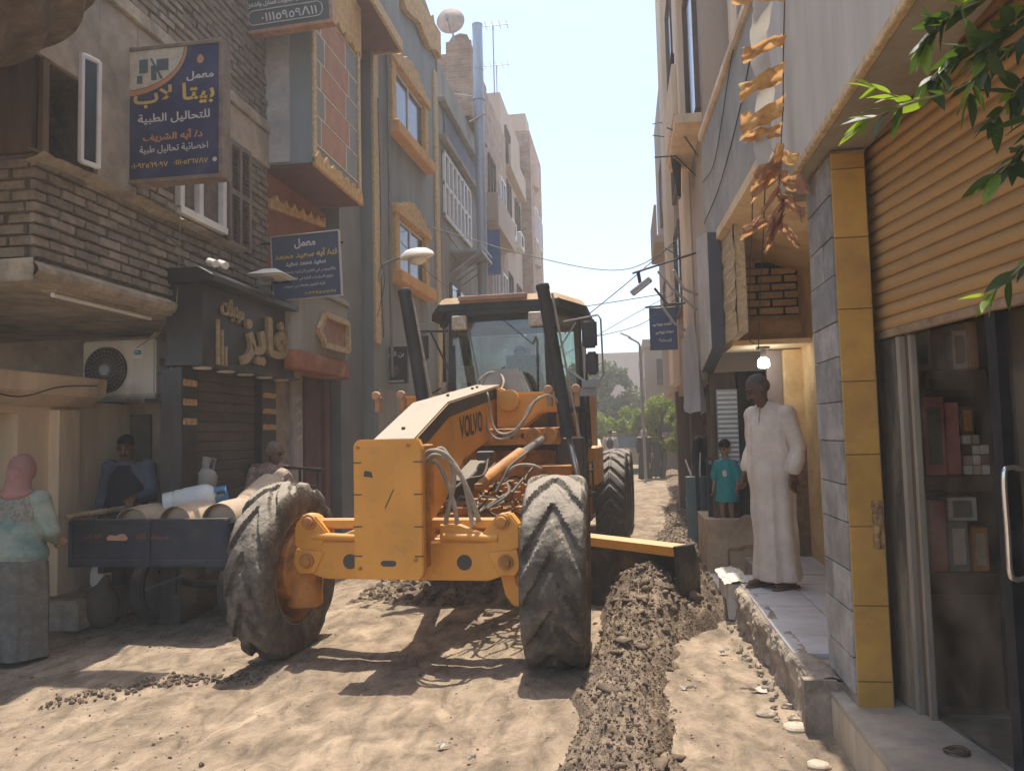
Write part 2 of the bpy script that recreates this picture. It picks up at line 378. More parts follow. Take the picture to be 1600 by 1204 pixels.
def brick_tex(name, c, mo, w=.25, h=.075, ax='yz', v=.2):
    if name in _M: return _M[name]
    mt = mat(name, c, r=.9, v=v, sc=3, b=.3, bs=40, streak=False)
    nt = mt.node_tree; N = nt.nodes; L = nt.links; P = N['Principled BSDF']
    g = N.new('ShaderNodeNewGeometry'); sx = N.new('ShaderNodeSeparateXYZ'); L.new(g.outputs['Position'], sx.inputs[0])
    cb = N.new('ShaderNodeCombineXYZ'); ad = N.new('ShaderNodeMath'); ad.operation = 'ADD'
    L.new(sx.outputs[0], ad.inputs[0]); L.new(sx.outputs[1], ad.inputs[1]); L.new(ad.outputs[0], cb.inputs[0]); L.new(sx.outputs[2], cb.inputs[1])
    br = N.new('ShaderNodeTexBrick'); br.inputs['Scale'].default_value = 1; br.inputs['Brick Width'].default_value = w; br.inputs['Row Height'].default_value = h
    br.inputs['Mortar Size'].default_value = .008; br.inputs['Color1'].default_value = (1, 1, 1, 1); br.inputs['Color2'].default_value = (.72, .72, .72, 1); br.inputs['Mortar'].default_value = (*[a/max(b, .01) for a, b in zip(mo, c)], 1)
    L.new(cb.outputs[0], br.inputs['Vector'])
    src = P.inputs['Base Color'].links[0].from_socket
    mx = N.new('ShaderNodeMix'); mx.data_type = 'RGBA'; mx.blend_type = 'MULTIPLY'; mx.inputs['Factor'].default_value = 1
    L.new(src, mx.inputs['A']); L.new(br.outputs['Color'], mx.inputs['B']); L.new(mx.outputs['Result'], P.inputs['Base Color'])
    return mt
M_redbrick = brick_tex('red_brick_far', (.38, .25, .18), (.36, .27, .2))
M_farplaster = mat('far_pink_plaster', (.50, .40, .31), r=.92, v=.14, sc=.8, b=.3, bs=12, c2=(.34, .26, .20), thr=.52, sc2=.8, streak=True)

# ---------------------------------------------------------------- the ground: one sheet out to the horizon
def row_c(y):   # centre and half width of the windrow left by the blade
    K = [(2.0, -.06, .30), (3.8, -.065, .305), (4.5, -.065, .305), (5.4, -.04, .29), (6.0, .0, .31), (6.6, .13, .44), (7.1, .22, .55), (7.9, .28, .60), (9.0, .3, .5), (11.4, .7, .36), (13.8, .95, .36), (18.9, 1.3, .33), (26, 1.6, .36), (34, 1.9, .3)]
    for a, b in zip(K, K[1:]):
        if y <= b[0]:
            t = max(0, (y-a[0])/(b[0]-a[0])); return a[1]+(b[1]-a[1])*t, a[2]+(b[2]-a[2])*t
    return K[-1][1:]
def ground_h(x, y):
    d = math.hypot(x, y)
    h = .03*fbm(x*.7, y*.5, 3)+.014*fbm(x*2.5+y*.8, y*2.2, 9, 4)
    if d < 14: h += .011*fbm(x*9+y*3, y*8, 5, 5)*(1 if x < .4 else .35)
    # long wheel scrapes that run with the street
    h -= .022*max(0, math.sin((x*1.0+y*.30)*4.5+fbm(x*.8, y*.8)*2.4))**2*sm(.5, -.5, x)
    return h*sm(0, 2.0, d)*(1 if d < 60 else 60/d)
def axis(a, b, dmin, grow, c):
    out = [c]; s = dmin; x = c
    while x < b: x += s; out.append(min(x, b)); s = min(s*grow, 60)
    x = c; s = dmin
    while x > a: x -= s; out.insert(0, max(x, a)); s = min(s*grow, 60)
    return out
xs = axis(-900, 900, .035, 1.0125, -.9); ys = []
y = -400
while y < 900:
    ys.append(y); d = abs(y-4.2); y += .032 if d < 1.2 else min(60, .032+(d-1.2)*.03)
gb = MB(); nx, ny = len(xs), len(ys)
gb.mesh([(x, y, ground_h(x, y)) for x in xs for y in ys], [(i*ny+j, (i+1)*ny+j, (i+1)*ny+j+1, i*ny+j+1) for i in range(nx-1) for j in range(ny-1)])
g = gb.build('ground', M_ground, smooth=True); tag(g, 'sunlit sandy dirt road graded along the narrow street', kind='structure')
# finer relief and colour for the road
nt = M_ground.node_tree; N = nt.nodes; L = nt.links; P = N['Principled BSDF']
gp = N.new('ShaderNodeNewGeometry'); mp = N.new('ShaderNodeMapping'); mp.inputs['Rotation'].default_value = (0, 0, R_(-24)); mp.inputs['Scale'].default_value = (2.0, 1.0, 1)
L.new(gp.outputs['Position'], mp.inputs[0]); n3 = N.new('ShaderNodeTexNoise'); n3.inputs['Scale'].default_value = 3.2; n3.inputs['Detail'].default_value = 14; n3.inputs['Roughness'].default_value = .7
n3.inputs['Distortion'].default_value = .6
L.new(mp.outputs[0], n3.inputs['Vector'])
m3 = N.new('ShaderNodeMapRange'); m3.inputs['From Min'].default_value = .36; m3.inputs['From Max'].default_value = .6; m3.inputs['To Min'].default_value = .5; m3.inputs['To Max'].default_value = 1.12
L.new(n3.outputs['Fac'], m3.inputs['Value']); src = P.inputs['Base Color'].links[0].from_socket
vm = N.new('ShaderNodeVectorMath'); vm.operation = 'SCALE'; L.new(src, vm.inputs[0]); L.new(m3.outputs[0], vm.inputs['Scale']); L.new(vm.outputs[0], P.inputs['Base Color'])
bp0 = P.inputs['Normal'].links[0].from_node; bp = N.new('ShaderNodeBump'); bp.inputs['Strength'].default_value = .7; bp.inputs['Distance'].default_value = .035
L.new(n3.outputs['Fac'], bp.inputs['Height']); L.new(bp0.outputs[0], bp.inputs['Normal']); L.new(bp.outputs[0], P.inputs['Normal'])

# ---------------------------------------------------------------- windrow and spilled soil
def clod_mesh(k, seed):
    rnd = random.Random(seed); bm = bmesh.new(); bmesh.ops.create_icosphere(bm, subdivisions=k, radius=1)
    ax = (rnd.uniform(.8, 1.15), rnd.uniform(.6, 1.0), rnd.uniform(.45, .8))
    for v in bm.verts:
        f = 1+(rnd.uniform(-.28, .28) if k == 1 else .45*noise.noise(v.co*1.6+Vector((seed*3, 0, 0)))+rnd.uniform(-.05, .05)); v.co = Vector((v.co.x*ax[0]*f, v.co.y*ax[1]*f, v.co.z*ax[2]*f))
    out = ([v.co.copy() for v in bm.verts], [tuple(v.index for v in f.verts) for f in bm.faces]); bm.free(); return out
CL = [clod_mesh(1, i) for i in range(12)]; CB2 = [clod_mesh(2, i+50) for i in range(10)]
def add_clod(mb, p, r, rnd):
    vs, fs = rnd.choice(CL if r < .017 else CB2); q = Quaternion(Vector((rnd.uniform(-1, 1), rnd.uniform(-1, 1), rnd.uniform(-.3, 1))).normalized(), rnd.uniform(0, 6.28))
    mb.mesh([p+q@(v*r) for v in vs], fs)
def row_h(x, y):
    c, hw = row_c(y); t = (x-c)/hw; hh = .17+.31*sm(5.6, 7.1, y)*sm(8.8, 7.9, y)-.07*sm(11, 16, y)
    t /= 1+.30*fbm(x*2.2, y*1.8, 4, 3); e = max(0, 1-abs(t)**1.6*(1+.35*fbm(x*3, y*3, 1)))
    h = hh*e
    if e > 0: h += (.05*fbm(x*5+y*2, y*4, 2, 5)+.05*abs(fbm(x*9+y*5, y*8-x*4, 7, 6))+.022*abs(fbm(x*28, y*26, 1, 3)))*min(1, e*3)
    return h
rb = MB(); nyr = 900
def rowpt(u, v):
    y = 1.2+(v**1.5)*33; c, hw = row_c(y); x = c+(u*2-1)*hw*1.45
    return Vector((x, y, ground_h(x, y)-.02+max(-.01, row_h(x, y))))
rb.grid(84, 1200, rowpt)
rw = rb.build('soil_windrow', M_soil, smooth=True); tag(rw, 'long ridge of freshly turned dark soil left along the road', kind='stuff')
rnd = random.Random(3); cb_ = MB()
for i in range(21000):
    y = 1.6+(rnd.random()**1.6)*17; c, hw = row_c(y); t = rnd.gauss(0, .80)
    if abs(t) > 2.8: continue
    x = c+t*hw; r = rnd.choice([.003, .004, .005, .007, .009, .012])*(1.0 if y < 6 else 1.3)*(2.1 if rnd.random() < .025 else 1)
    if y > 5.8 and y < 9.6 and rnd.random() < .12: r *= 2
    if abs(t) > 1: r *= .6
    add_clod(cb_, Vector((x, y, ground_h(x, y)-.018+max(0, row_h(x, y))+r*.25)), r, rnd)
for i in range(90):       # bigger lumps in front of the blade
    y = 6.2+rnd.random()*1.9; c, hw = row_c(y); x = c+rnd.gauss(0, .5)*hw; add_clod(cb_, Vector((x, y, ground_h(x, y)+max(0, row_h(x, y)))), rnd.uniform(.014, .034), rnd)
for i in range(14):       # flat slabs of dried crust
    y = 3.2+rnd.random()*6; c, hw = row_c(y); x = c+rnd.gauss(0, .5)*hw; q = Matrix.Rotation(rnd.uniform(0, 3), 4, 'Z')@Matrix.Rotation(rnd.uniform(-.7, .7), 4, 'X')
    T = Matrix.Translation((x, y, ground_h(x, y)+max(0, row_h(x, y))))@q
    l, w_ = rnd.uniform(.03, .09), rnd.uniform(.02, .05); cb_.T = T
    cb_.mesh([(-l, -w_, -.008), (l*.8, -w_*1.1, -.008), (l, w_, -.008), (-l*.7, w_*.8, -.008), (-l*.9, -w_*.9, .01), (l*.7, -w_, .01), (l*.9, w_*.8, .012), (-l*.6, w_*.7, .01)],
             [(0, 3, 2, 1), (4, 5, 6, 7), (0, 1, 5, 4), (1, 2, 6, 5), (2, 3, 7, 6), (3, 0, 4, 7)]); cb_.T = None
co = cb_.build('soil_clods', M_clod, smooth=True); tag(co, 'loose clods and crumbs of soil spilling off the ridge', kind='stuff')
# soil under the machine, behind the front axle
ub = MB()
def upt(u, v):
    x = -3.0+u*2.7; y = 7.3+v*2.4
    e = sm(0, .25, u)*sm(1, .85, u)*sm(0, .3, v)*sm(1, .6, v); ln = sm(-2.3, -1.2, x)
    return Vector((x, y+.25*nz(x*2, y), ground_h(x, y)-.04+e*(.10+.2*ln)*(1+.6*fbm(x*3, y*3, 4))+.04*fbm(x*9, y*9)*e))
ub.grid(110, 90, upt)
uo = ub.build('soil_heap', M_soil); tag(uo, 'low heap of dark soil in the shade under the grader', kind='stuff')
cb_ = MB()
for i in range(1500):
    u, v = rnd.random(), rnd.random(); p = upt(.06+u*.9, .08+v*.8)
    add_clod(cb_, p+Vector((0, 0, .01)), rnd.choice([.01, .015, .025, .045]), rnd)
uo = cb_.build('heap_clods', M_clod); tag(uo, 'clods scattered over the heap under the grader', kind='stuff')
# pebbles and crumbs over the road
cb_ = MB()
M_pebble = mat('road_pebble', (.36, .29, .22), r=.95, v=.35, sc=12, b=.3)
for i in range(5200):
    y = 2.2+(rnd.random()**1.7)*14; x = rnd.uniform(-4.6, .85)
    if fbm(x*.9, y*.9, 6) < -.1 and rnd.random() < .8: continue
    r = rnd.choice([.0025, .003, .004, .006, .009])*(1.8 if rnd.random() < .03 else 1); add_clod(cb_, Vector((x, y, ground_h(x, y)+r*.2)), r, rnd)
uo = cb_.build('road_pebbles', M_pebble); tag(uo, 'small pebbles and crumbs strewn over the dirt road', kind='stuff')
cb_ = MB()
for i in range(2600):
    y = 2.4+(rnd.random()**1.5)*11; x = rnd.uniform(-4.4, .8)
    if fbm(x*1.6, y*1.1, 12) < .12: continue
    r = rnd.choice([.003, .004, .006, .008, .011])*(1.7 if rnd.random() < .04 else 1); add_clod(cb_, Vector((x, y, ground_h(x, y)+r*.2)), r, rnd)
uo = cb_.build('dark_crumbs', M_clod); tag(uo, 'dark crumbs of dug soil scattered in patches over the road', kind='stuff')
# a small ridge of crusted earth on the left
cb_ = MB()
for i in range(380):
    t = rnd.random(); x = -3.65+t*1.0+rnd.gauss(0, .05+.05*math.sin(t*9)**2); y = 4.45+t*.95+.12*math.sin(t*5)+rnd.gauss(0, .05)
    add_clod(cb_, Vector((x, y, ground_h(x, y)+.008)), rnd.choice([.004, .006, .009, .013, .02]), rnd)
uo = cb_.build('crust_ridge', M_clod); tag(uo, 'short crumbly ridge of earth left of the big front tyre', kind='stuff')
# ---------------------------------------------------------------- brickwork: single bricks, the nearest 300 as parts, the rest one part
def brickwork(root, pt, u0, u1, z0, z1, L_, Hh, mbrick, skip, cap=300, seed=1, th=.03, cam_p=Vector((0, 0, 1.63)), normal=Vector((1, 0, 0))):
    """pt(u, z) -> 3D point on the wall face; normal points out of it"""
    rnd = random.Random(seed); cells = []; z = z0; row = 0
    while z < z1-.02:
        u = u0-(L_*.5 if row % 2 else 0)+rnd.uniform(-.02, .02)
        while u < u1:
            a, b = max(u, u0), min(u+L_-.012+rnd.uniform(-.012, .008), u1)
            if b-a > .05 and not skip((a+b)/2, z+Hh/2): cells.append((a, b, z, min(z+Hh-.012, z1)))
            u += L_
        z += Hh; row += 1
    cells.sort(key=lambda c: (pt((c[0]+c[1])/2, c[2])-cam_p).length)
    du = (pt(1, 0)-pt(0, 0)).normalized(); protos = []
    def brick_vs(a, b, c, d, r):
        j = lambda s=.006: r.uniform(-s, s)
        p = th+r.uniform(-.012, .010)
        vs = []
        for uu, zz in ((a, c), (b, c), (b, d), (a, d)): vs.append((uu, zz, -.02))
        q = .006
        for uu, zz in ((a+q, c+q), (b-q, c+q), (b-q, d-q), (a+q, d-q)): vs.append((uu+j(), zz+j(.005), p+j(.004)))
        return vs
    F = [(0, 3, 2, 1), (4, 5, 6, 7), (0, 1, 5, 4), (1, 2, 6, 5), (2, 3, 7, 6), (3, 0, 4, 7)]
    R3 = Matrix((du, Vector((0, 0, 1)), normal)).transposed().to_4x4()
    for k in range(8):
        r = random.Random(k+seed*10); mb = MB(); mb.mesh([tuple(v) for v in brick_vs(-(L_-.012)/2, (L_-.012)/2, -(Hh-.012)/2, (Hh-.012)/2, r)], F)
        me = mb.me(mbrick, bevel=.004, name='brick'); me.transform(R3); protos.append(me)
    rest = MB(); Pinv = wm(root).inverted()
    for i, (a, b, c, d) in enumerate(cells):
        full = (b-a) > L_*.88 and (d-c) > Hh*.7
        if i < cap:
            cen = pt((a+b)/2, (c+d)/2); o = bpy.data.objects.new('brick', protos[rnd.randrange(8)]); COL.objects.link(o); o.parent = root
            o.matrix_basis = Pinv@Matrix.Translation(cen)@Matrix.Diagonal((*( (abs(du.x)*((b-a)/(L_-.012)-1)+1), (abs(du.y)*((b-a)/(L_-.012)-1)+1), 1 ), 1))@Matrix.Rotation(rnd.uniform(-.015, .015), 4, normal)
        else:
            vs = brick_vs(a, b, c, d, rnd); rest.mesh([pt(uu, zz)+normal*w_ for uu, zz, w_ in vs], F)
    if len(cells) > cap:
        o = rest.build('brickwork', mbrick, root); o['kind'] = 'stuff'

# ================================================================= LEFT: grey-brown brick house
XB = -4.1; YB = 4.83
hb = thing('brick_house', 'grey brown brick house with louvred window shutter overhanging the left side of the street', 'house', (-6.5, 6.5, 0))
b = MB()
b.box(-9, XB-.03, YB+.03, 8.5, 2.95, 3.74)                                  # below the sill
b.box(-9, XB-.03, 5.46, 8.5, 3.74, 9.0)
b.box(-9, XB-.03, YB+.03, 5.46, 4.45, 9.0)
b.build('wall', M_mortar, hb)
inwin = lambda u, z: (z > 3.72 and u < 5.9 and z < 5.42) or (6.55 < u < 8.0 and 3.74 < z < 5.42) or (4.85 < z < 5.42 and u > 5.9)
brickwork(hb, lambda u, z: Vector((XB-.03, u, z)), YB, 8.45, 2.98, 7.6, .265, .082, M_brickL, inwin, cap=285, seed=2)
brickwork(hb, lambda u, z: Vector((u, YB+.03, z)), -5.5, XB-.035, 2.98, 3.70, .265, .082, M_brickL, lambda u, z: False, cap=0, seed=5, normal=Vector((0, -1, 0)))
b = MB(); b.box(XB-.03, XB+.012, 5.46, 5.95, 3.76, 5.27); b.box(XB-.028, XB+.012, 4.83, 5.458, 4.46, 5.27); b.box(XB-.03, XB+.02, 5.955, 8.46, 4.86, 5.262)
b.build('plaster_band', M_plasterL, hb, bevel=.004)
b = MB(); b.box(XB-.03, XB+.05, YB-.02, 8.5, 5.275, 5.40); b.build('lintel', M_concreteL, hb, bevel=.01)
# broken sill edge
b = MB(); b.grid(70, 5, lambda u, v: Vector((XB-.05+.16*(1-abs(v*2-1))*(1+.25*fbm(u*9, v*2, 1)), YB-.06+u*3.0, 3.66+v*.1+.02*fbm(u*14, v*3, 8))))
b.build('window_sill', M_concreteL, hb)
wn_ = MB(); wn_.box(XB-.5, XB-.45, YB+.03, 5.45, 3.74, 4.46); wd = wn_.build('window', M_glassd, hb)
b = MB(); b.box(XB-.02, XB+.02, YB+.03, YB+.09, 3.76, 4.44); b.box(-4.9, XB-.06, YB+.02, YB+.06, 3.75, 4.44); b.build('jamb', M_brownwood, wd)
b = MB()                                                                  # open casement
for a, c in (((XB+.03, 5.24, 3.80), (XB+.03, 5.24, 4.66)), ((XB+.07, 5.38, 3.80), (XB+.07, 5.38, 4.66)), ((XB+.03, 5.24, 3.81), (XB+.07, 5.38, 3.81)), ((XB+.03, 5.24, 4.65), (XB+.07, 5.38, 4.65))): b.bar(a, c, .035)
b.build('casement', M_white, wd, bevel=.004)
b = MB(); b.bar((XB+.03, 5.24, 4.23), (XB+.07, 5.38, 4.23), .008, .82, up=(0, 0, 1)); b.build('pane', M_glass, wd)
# second window with louvred leaf
w2 = MB(); w2.box(XB-.12, XB-.10, 6.6, 7.45, 3.86, 4.84); w2 = w2.build('window', M_glassd, hb)
b = MB()
for yy in (6.62, 6.95, 7.40): b.box(XB-.09, XB+.03, yy-.035, yy+.035, 3.84, 4.84)
b.box(XB-.1, XB+.04, 6.585, 6.585+.86, 3.80, 3.87); b.build('window_frame', M_white, w2, bevel=.004)
sh_ = MB()
for yy in (7.50, 7.72, 7.93): sh_.box(XB+.0, XB+.045, yy-.025, yy+.025, 3.72, 4.86)
for zz in (3.74, 4.3, 4.84): sh_.box(XB+.001, XB+.044, 7.5, 7.93, zz-.03, zz+.03)
sh_ = sh_.build('shutter_leaf', M_greywood, hb, bevel=.003)
lm = MB(); lm.box(XB+.006, XB+.036, 7.527, 7.693, -.004, .004); lm = lm.me(M_greywood); 
for yy in (0, .22):
    for zz in range(21):
        z = 3.80+zz*.05
        if abs(z-4.3) < .04: continue
        o = bpy.data.objects.new('slat', lm); COL.objects.link(o); o.parent = sh_; o.matrix_basis = Matrix.Translation((0, yy, z))@Matrix.Translation((XB+.02, 0, 0))@Matrix.Rotation(.55, 4, 'Y')@Matrix.Translation((-XB-.02, 0, 0))
        o.matrix_basis = wm(sh_).inverted()@o.matrix_basis
# slab edge and soffit
b = MB(); b.grid(60, 6, lambda u, v: Vector((XB-.08+.14*(1-abs(v*2-1)**3)+.012*fbm(u*12, v*4), YB-.04+u*3.75, 2.80+v*.165+.004*fbm(u*20, v*5))))
b.box(-9, XB+.0, YB+.0, 8.5, 2.80, 2.95); b.build('floor_slab', M_concreteL, hb)
b = MB(); b.grid(30, 5, lambda u, v: Vector((-6.5+u*2.43, YB-.05+.02*fbm(u*9, v*3), 2.80+v*.16))); b.build('slab_end', M_concreteL, hb)
b = MB(); b.cyl((XB-.12, 5.15, 2.765), (XB-.12, 6.35, 2.765), .019, 10); b = b.build('tube_light', M_white, hb)
c = MB(); c.box(XB-.19, XB-.07, 5.12, 6.38, 2.785, 2.799); c.build('batten', M_concreteL, b)
b = MB(); b.grid(8, 4, lambda u, v: Vector((XB-.1+.1*u, 6.62+.16*v, 2.70+.09*u+.02*nz(u*5, v*5)))); b.build('broken_corner', M_concreteL, hb)
# rounded balcony above the camera's left, in deep shade
bal = thing('corner_balcony', 'dark weathered underside of a rounded concrete balcony at the top left corner', 'balcony', (-3.9, 4.0, 4.4))
def balp(r, z):
    return [(-3.95+r*math.cos(t), 3.2+r*1.25*math.sin(t), z) for t in [math.pi*(-.5+i/24) for i in range(25)]]+[(-8, 3.2+r*1.25, z), (-8, 3.2-r*1.25, z)]
b = MB()
lv = [(.05, 3.52), (.30, 3.56), (.34, 3.66), (.52, 3.72), (.56, 3.86), (.70, 3.90), (.74, 4.02), (.88, 4.08), (.92, 4.24), (1.06, 4.30), (1.08, 4.50), (1.15, 4.53), (1.15, 5.3)]
rings = [balp(r, z) for r, z in lv]; n = len(rings[0])
b.mesh([p for r in rings for p in r], [(i*n+j, i*n+(j+1) % n, (i+1)*n+(j+1) % n, (i+1)*n+j) for i in range(len(lv)-1) for j in range(n)]+[tuple(range(n))[::-1]])
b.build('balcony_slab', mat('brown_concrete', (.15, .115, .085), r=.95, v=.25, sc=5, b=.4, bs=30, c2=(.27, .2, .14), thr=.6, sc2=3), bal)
# ground floor wall, recess
gw = thing('lower_wall', 'shaded grey plaster wall in the recess under the air conditioner', 'wall', (-5.3, 7.6, 0))
b = MB(); b.box(-9, -4.26, 7.65, 7.9, 0, 2.8); b.build('wall', M_plasterL, gw)
b = MB(); b.box(-5.5, -5.05, 7.6, 7.648, 1.2, 1.95); b.build('wall_panel', M_wallin, gw, bevel=.005)  # flat panel just proud of the wall, in a darker colour
# ---------------------------------------------------------------- beige doorway with canopy
dw = thing('beige_portal', 'beige stone doorway with a projecting canopy slab at the left edge', 'doorway', (-5.3, 6, 0))
b = MB(); b.box(-9, -5.28, 6.05, 7.6, 0, 2.06); b.box(-9, -5.28, 3.2, 6.05, 1.93, 2.06); b.build('wall', M_beige, dw)
b = MB(); b.box(-5.40, -5.18, 6.42, 6.72, 0, 1.97, taper=.004); b.build('pillar', M_beige, dw, bevel=.012)
b = MB(); b.prism([(-5.6, 2.0), (-5.22, 2.0), (-5.02, 2.10), (-5.0, 2.27), (-5.6, 2.27)], lambda u, v, d: (u, d, v), 2.6, 6.86); b.build('canopy', M_beige, dw, bevel=.012, seg=2)
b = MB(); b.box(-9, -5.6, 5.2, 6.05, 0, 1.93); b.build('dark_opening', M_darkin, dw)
M_stencil = mat('black_stencil', (.05, .045, .04), r=.8, b=0)
for i, s in enumerate(['16', '٥٧', 'A1', '٧٩']):
    lettering(s, M_stencil, dw, (-5.275, 6.12, 1.12-i*.115), (0, 1, 0), (0, 0, 1), .13, .085, bold=.03, ar=ord(s[0]) > 200)
b = MB(); b.tube(bez([(-4.99, 5.2, 2.13), (-4.985, 5.7, 2.05), (-4.99, 6.2, 2.16), (-5.0, 6.7, 2.20)]), .006, 5); b.build('loose_wire', M_black, dw)
# ---------------------------------------------------------------- air conditioner
ac = thing('air_conditioner', 'cream outdoor air conditioner unit with round fan grille above the cart', 'air conditioner', (-5.05, 7.2, 2.1))
b = MB(); b.box(-5.47, -4.66, 7.1, 7.40, 2.12, 2.69); b.build('case', M_ac, ac, bevel=.018, seg=3)
b = MB(); b.lathe([(.235, 0), (.235, .012), (.20, .014), (.20, .004)], (-5.20, 7.095, 2.39), (0, -1, 0), 40); b.build('fan_recess', M_darkin, ac)
b = MB()
for r in (.07, .11, .15, .19, .225): b.tube([(-5.20+r*math.cos(t), 7.074, 2.39+r*math.sin(t)) for t in [2*math.pi*i/36 for i in range(37)]], .003, 4, cap=False)
for i in range(30):
    t = 2*math.pi*i/30; b.cyl((-5.20+.055*math.cos(t), 7.075, 2.39+.055*math.sin(t)), (-5.20+.23*math.cos(t+.35), 7.075, 2.39+.23*math.sin(t+.35)), .0032, 4)
b.lathe([(.06, 0), (.055, .012), (.02, .016)], (-5.20, 7.08, 2.39), (0, -1, 0), 20); b.build('fan_grille', M_grey, ac)
b = MB(); b.box(-4.91, -4.78, 7.088, 7.1, 2.49, 2.64); b.build('badge', M_white, ac, bevel=.01)
lettering('GB', mat('badge_blue', (.05, .22, .42), b=0), ac, (-4.885, 7.087, 2.53), (1, 0, 0), (0, 0, 1), .085, .05, bold=.05, ar=False)
b = MB(); b.box(-4.659, -4.652, 7.16, 7.24, 2.42, 2.50); b.box(-4.659, -4.652, 7.27, 7.33, 2.42, 2.50); b.box(-4.659, -4.648, 7.14, 7.36, 2.33, 2.35); b.build('side_handle', M_grey, ac)
b = MB(); b.box(-5.5, -4.64, 7.08, 7.12, 2.085, 2.118); b.box(-5.5, -4.64, 7.38, 7.42, 2.085, 2.118); b.box(-5.4, -5.36, 7.08, 7.62, 2.05, 2.085); b.box(-4.8, -4.76, 7.08, 7.62, 2.05, 2.085); b.build('bracket', M_grey, ac)
b = MB(); b.tube(bez([(-4.98, 7.45, 2.70), (-4.78, 7.42, 2.83), (-4.55, 7.36, 2.80), (-4.47, 7.3, 2.60), (-4.56, 7.26, 2.40), (-4.65, 7.25, 2.30)], 8), .026, 10); b.build('hose', M_ac, ac, smooth=True)
# hanging wire
wi = MB(); wi.tube(bez([(-4.05, 6.55, 3.75), (-4.05, 6.5, 3.0), (-4.09, 6.5, 2.85), (-4.5, 6.9, 2.72), (-4.85, 7.08, 2.60)]), .005, 5)
tag(wi.build('cable', mat('old_cable', (.35, .29, .22), b=0)), 'thin pale cable hanging down the brick wall onto the air conditioner', 'cable')
# ================================================================= LEFT: black clothes shop
sp = thing('black_shop', 'black fronted clothes shop with gold raised Arabic lettering and closed brown roller shutter', 'shop', (-4.3, 7.8, 0))
b = MB(); b.box(-4.25, -4.12, 6.56, 8.4, 0, 2.32); b.box(-6.5, -4.12, 8.4, 9.22, 0, 2.32); b.build('wall', M_black, sp)
b = MB(); b.box(-4.16, -3.80, 6.50, 8.66, 2.34, 3.17); b.build('fascia', M_black, sp, bevel=.006)
b = MB(); b.prism([(-4.16, 3.10), (-3.66, 3.10), (-3.66, 3.16), (-3.80, 3.24), (-4.16, 3.24)], lambda u, v, d: (u, d, v), 6.44, 8.75); b.build('cornice', M_black, sp, bevel=.006)
X = -3.797
lettering('موديلات', M_gold, sp, (X, 6.80, 2.80), (0, 1, 0), (0, 0, 1), .42, .22, bold=.02, ext=.03)
lettering('موديلات', M_gold, sp, (X, 8.05, 2.72), (0, 1, 0), (0, 0, 1), .42, .22, bold=.02, ext=.03)
lettering('فايز', M_gold, sp, (X, 7.15, 2.40), (0, 1, 0), (0, 0, 1), 1.05, .56, bold=.035, ext=.04)
for y, z in ((6.72, 2.79), (6.79, 2.70), (6.86, 2.55)):
    b = MB(); b.box(X, X+.03, y, y+.035, 2.36, z); b.build('gold_bar', M_gold, sp, bevel=.004)
for y, z in ((8.45, 2.57), (8.51, 2.66), (8.57, 2.75)):
    b = MB(); b.box(X, X+.03, y, y+.03, 2.36, z); b.build('gold_bar', M_gold, sp, bevel=.004)
for i, y in enumerate((6.72, 7.15, 7.55, 7.98, 8.4)):
    b = MB(); b.lathe([(.085, 0), (.085, .012), (.07, .018)], (-3.93, y, 2.338), (0, 0, -1), 20); b.build('downlight', M_white, sp)
slm = MB(); slm.box(-.012, .014, 0, 1.25, .004, .096); slm = slm.me(M_shutter, bevel=.006)
sh = MB(); sh.box(-4.119, -4.09, 6.80, 8.08, 0.0, .06); sh = sh.build('roller_shutter', M_shutter, sp)
for i in range(23):
    o = bpy.data.objects.new('slat', slm); COL.objects.link(o); o.parent = sh; o.matrix_basis = wm(sh).inverted()@Matrix.Translation((-4.095, 6.815, .06+i*.0985))
for y0, y1 in ((6.53, 6.79), (8.10, 8.46)):
    b = MB(); b.box(-4.119, -4.02, y0, y1, 0, 2.335); p = b.build('pilaster', M_black, sp, bevel=.005)
    for z in (2.16, 1.98, 1.80) if y0 < 7 else (2.12, 1.94, 1.76):
        b = MB(); b.box(-4.019, -4.008, y0+.02, y1-.02, z, z+.06); b.build('gold_tile', M_goldtile, p, bevel=.002)
b = MB(); b.box(-4.119, -4.03, 8.47, 8.86, 0, 2.335); b.build('side_pier', M_beige if False else M_concreteL, sp, bevel=.006)
b = MB(); b.box(-4.119, -3.98, 8.88, 9.12, 0, 2.42); b.build('stone_post', M_raw, sp, bevel=.01)
for i, s in enumerate(['محل', 'جمال', 'نور', 'خير']): lettering(s, M_line, sp, (-3.977, 8.91, 2.1-i*.16), (0, 1, 0), (0, 0, 1), .17, .1, bold=.06)
def sq_lamp(y, nm='square_lamp'):
    t = thing(nm, 'square white garden lamp head on a short stem above the black shop front', 'lamp', (-3.72, y, 3.26))
    b = MB(); b.cyl((-3.72, y, 3.24), (-3.72, y, 3.42), .012, 8); b.build('stem', M_blackm, t)
    b = MB(); b.mesh([(-3.92, y-.2, 3.40), (-3.52, y-.2, 3.40), (-3.52, y+.2, 3.40), (-3.92, y+.2, 3.40), (-3.79, y-.07, 3.475), (-3.65, y-.07, 3.475), (-3.65, y+.07, 3.475), (-3.79, y+.07, 3.475)],
                     [(4, 5, 6, 7), (0, 1, 5, 4), (1, 2, 6, 5), (2, 3, 7, 6), (3, 0, 4, 7), (0, 3, 2, 1)]); b.build('shade', M_white, t)
    b = MB(); b.box(-3.87, -3.57, y-.15, y+.15, 3.385, 3.398); b.build('lens', M_white, t)
sq_lamp(7.75)
t = thing('shop_spotlight', 'small white twin spotlight lying on the corner of the black shop cornice', 'spotlight', (-3.75, 6.6, 3.25))
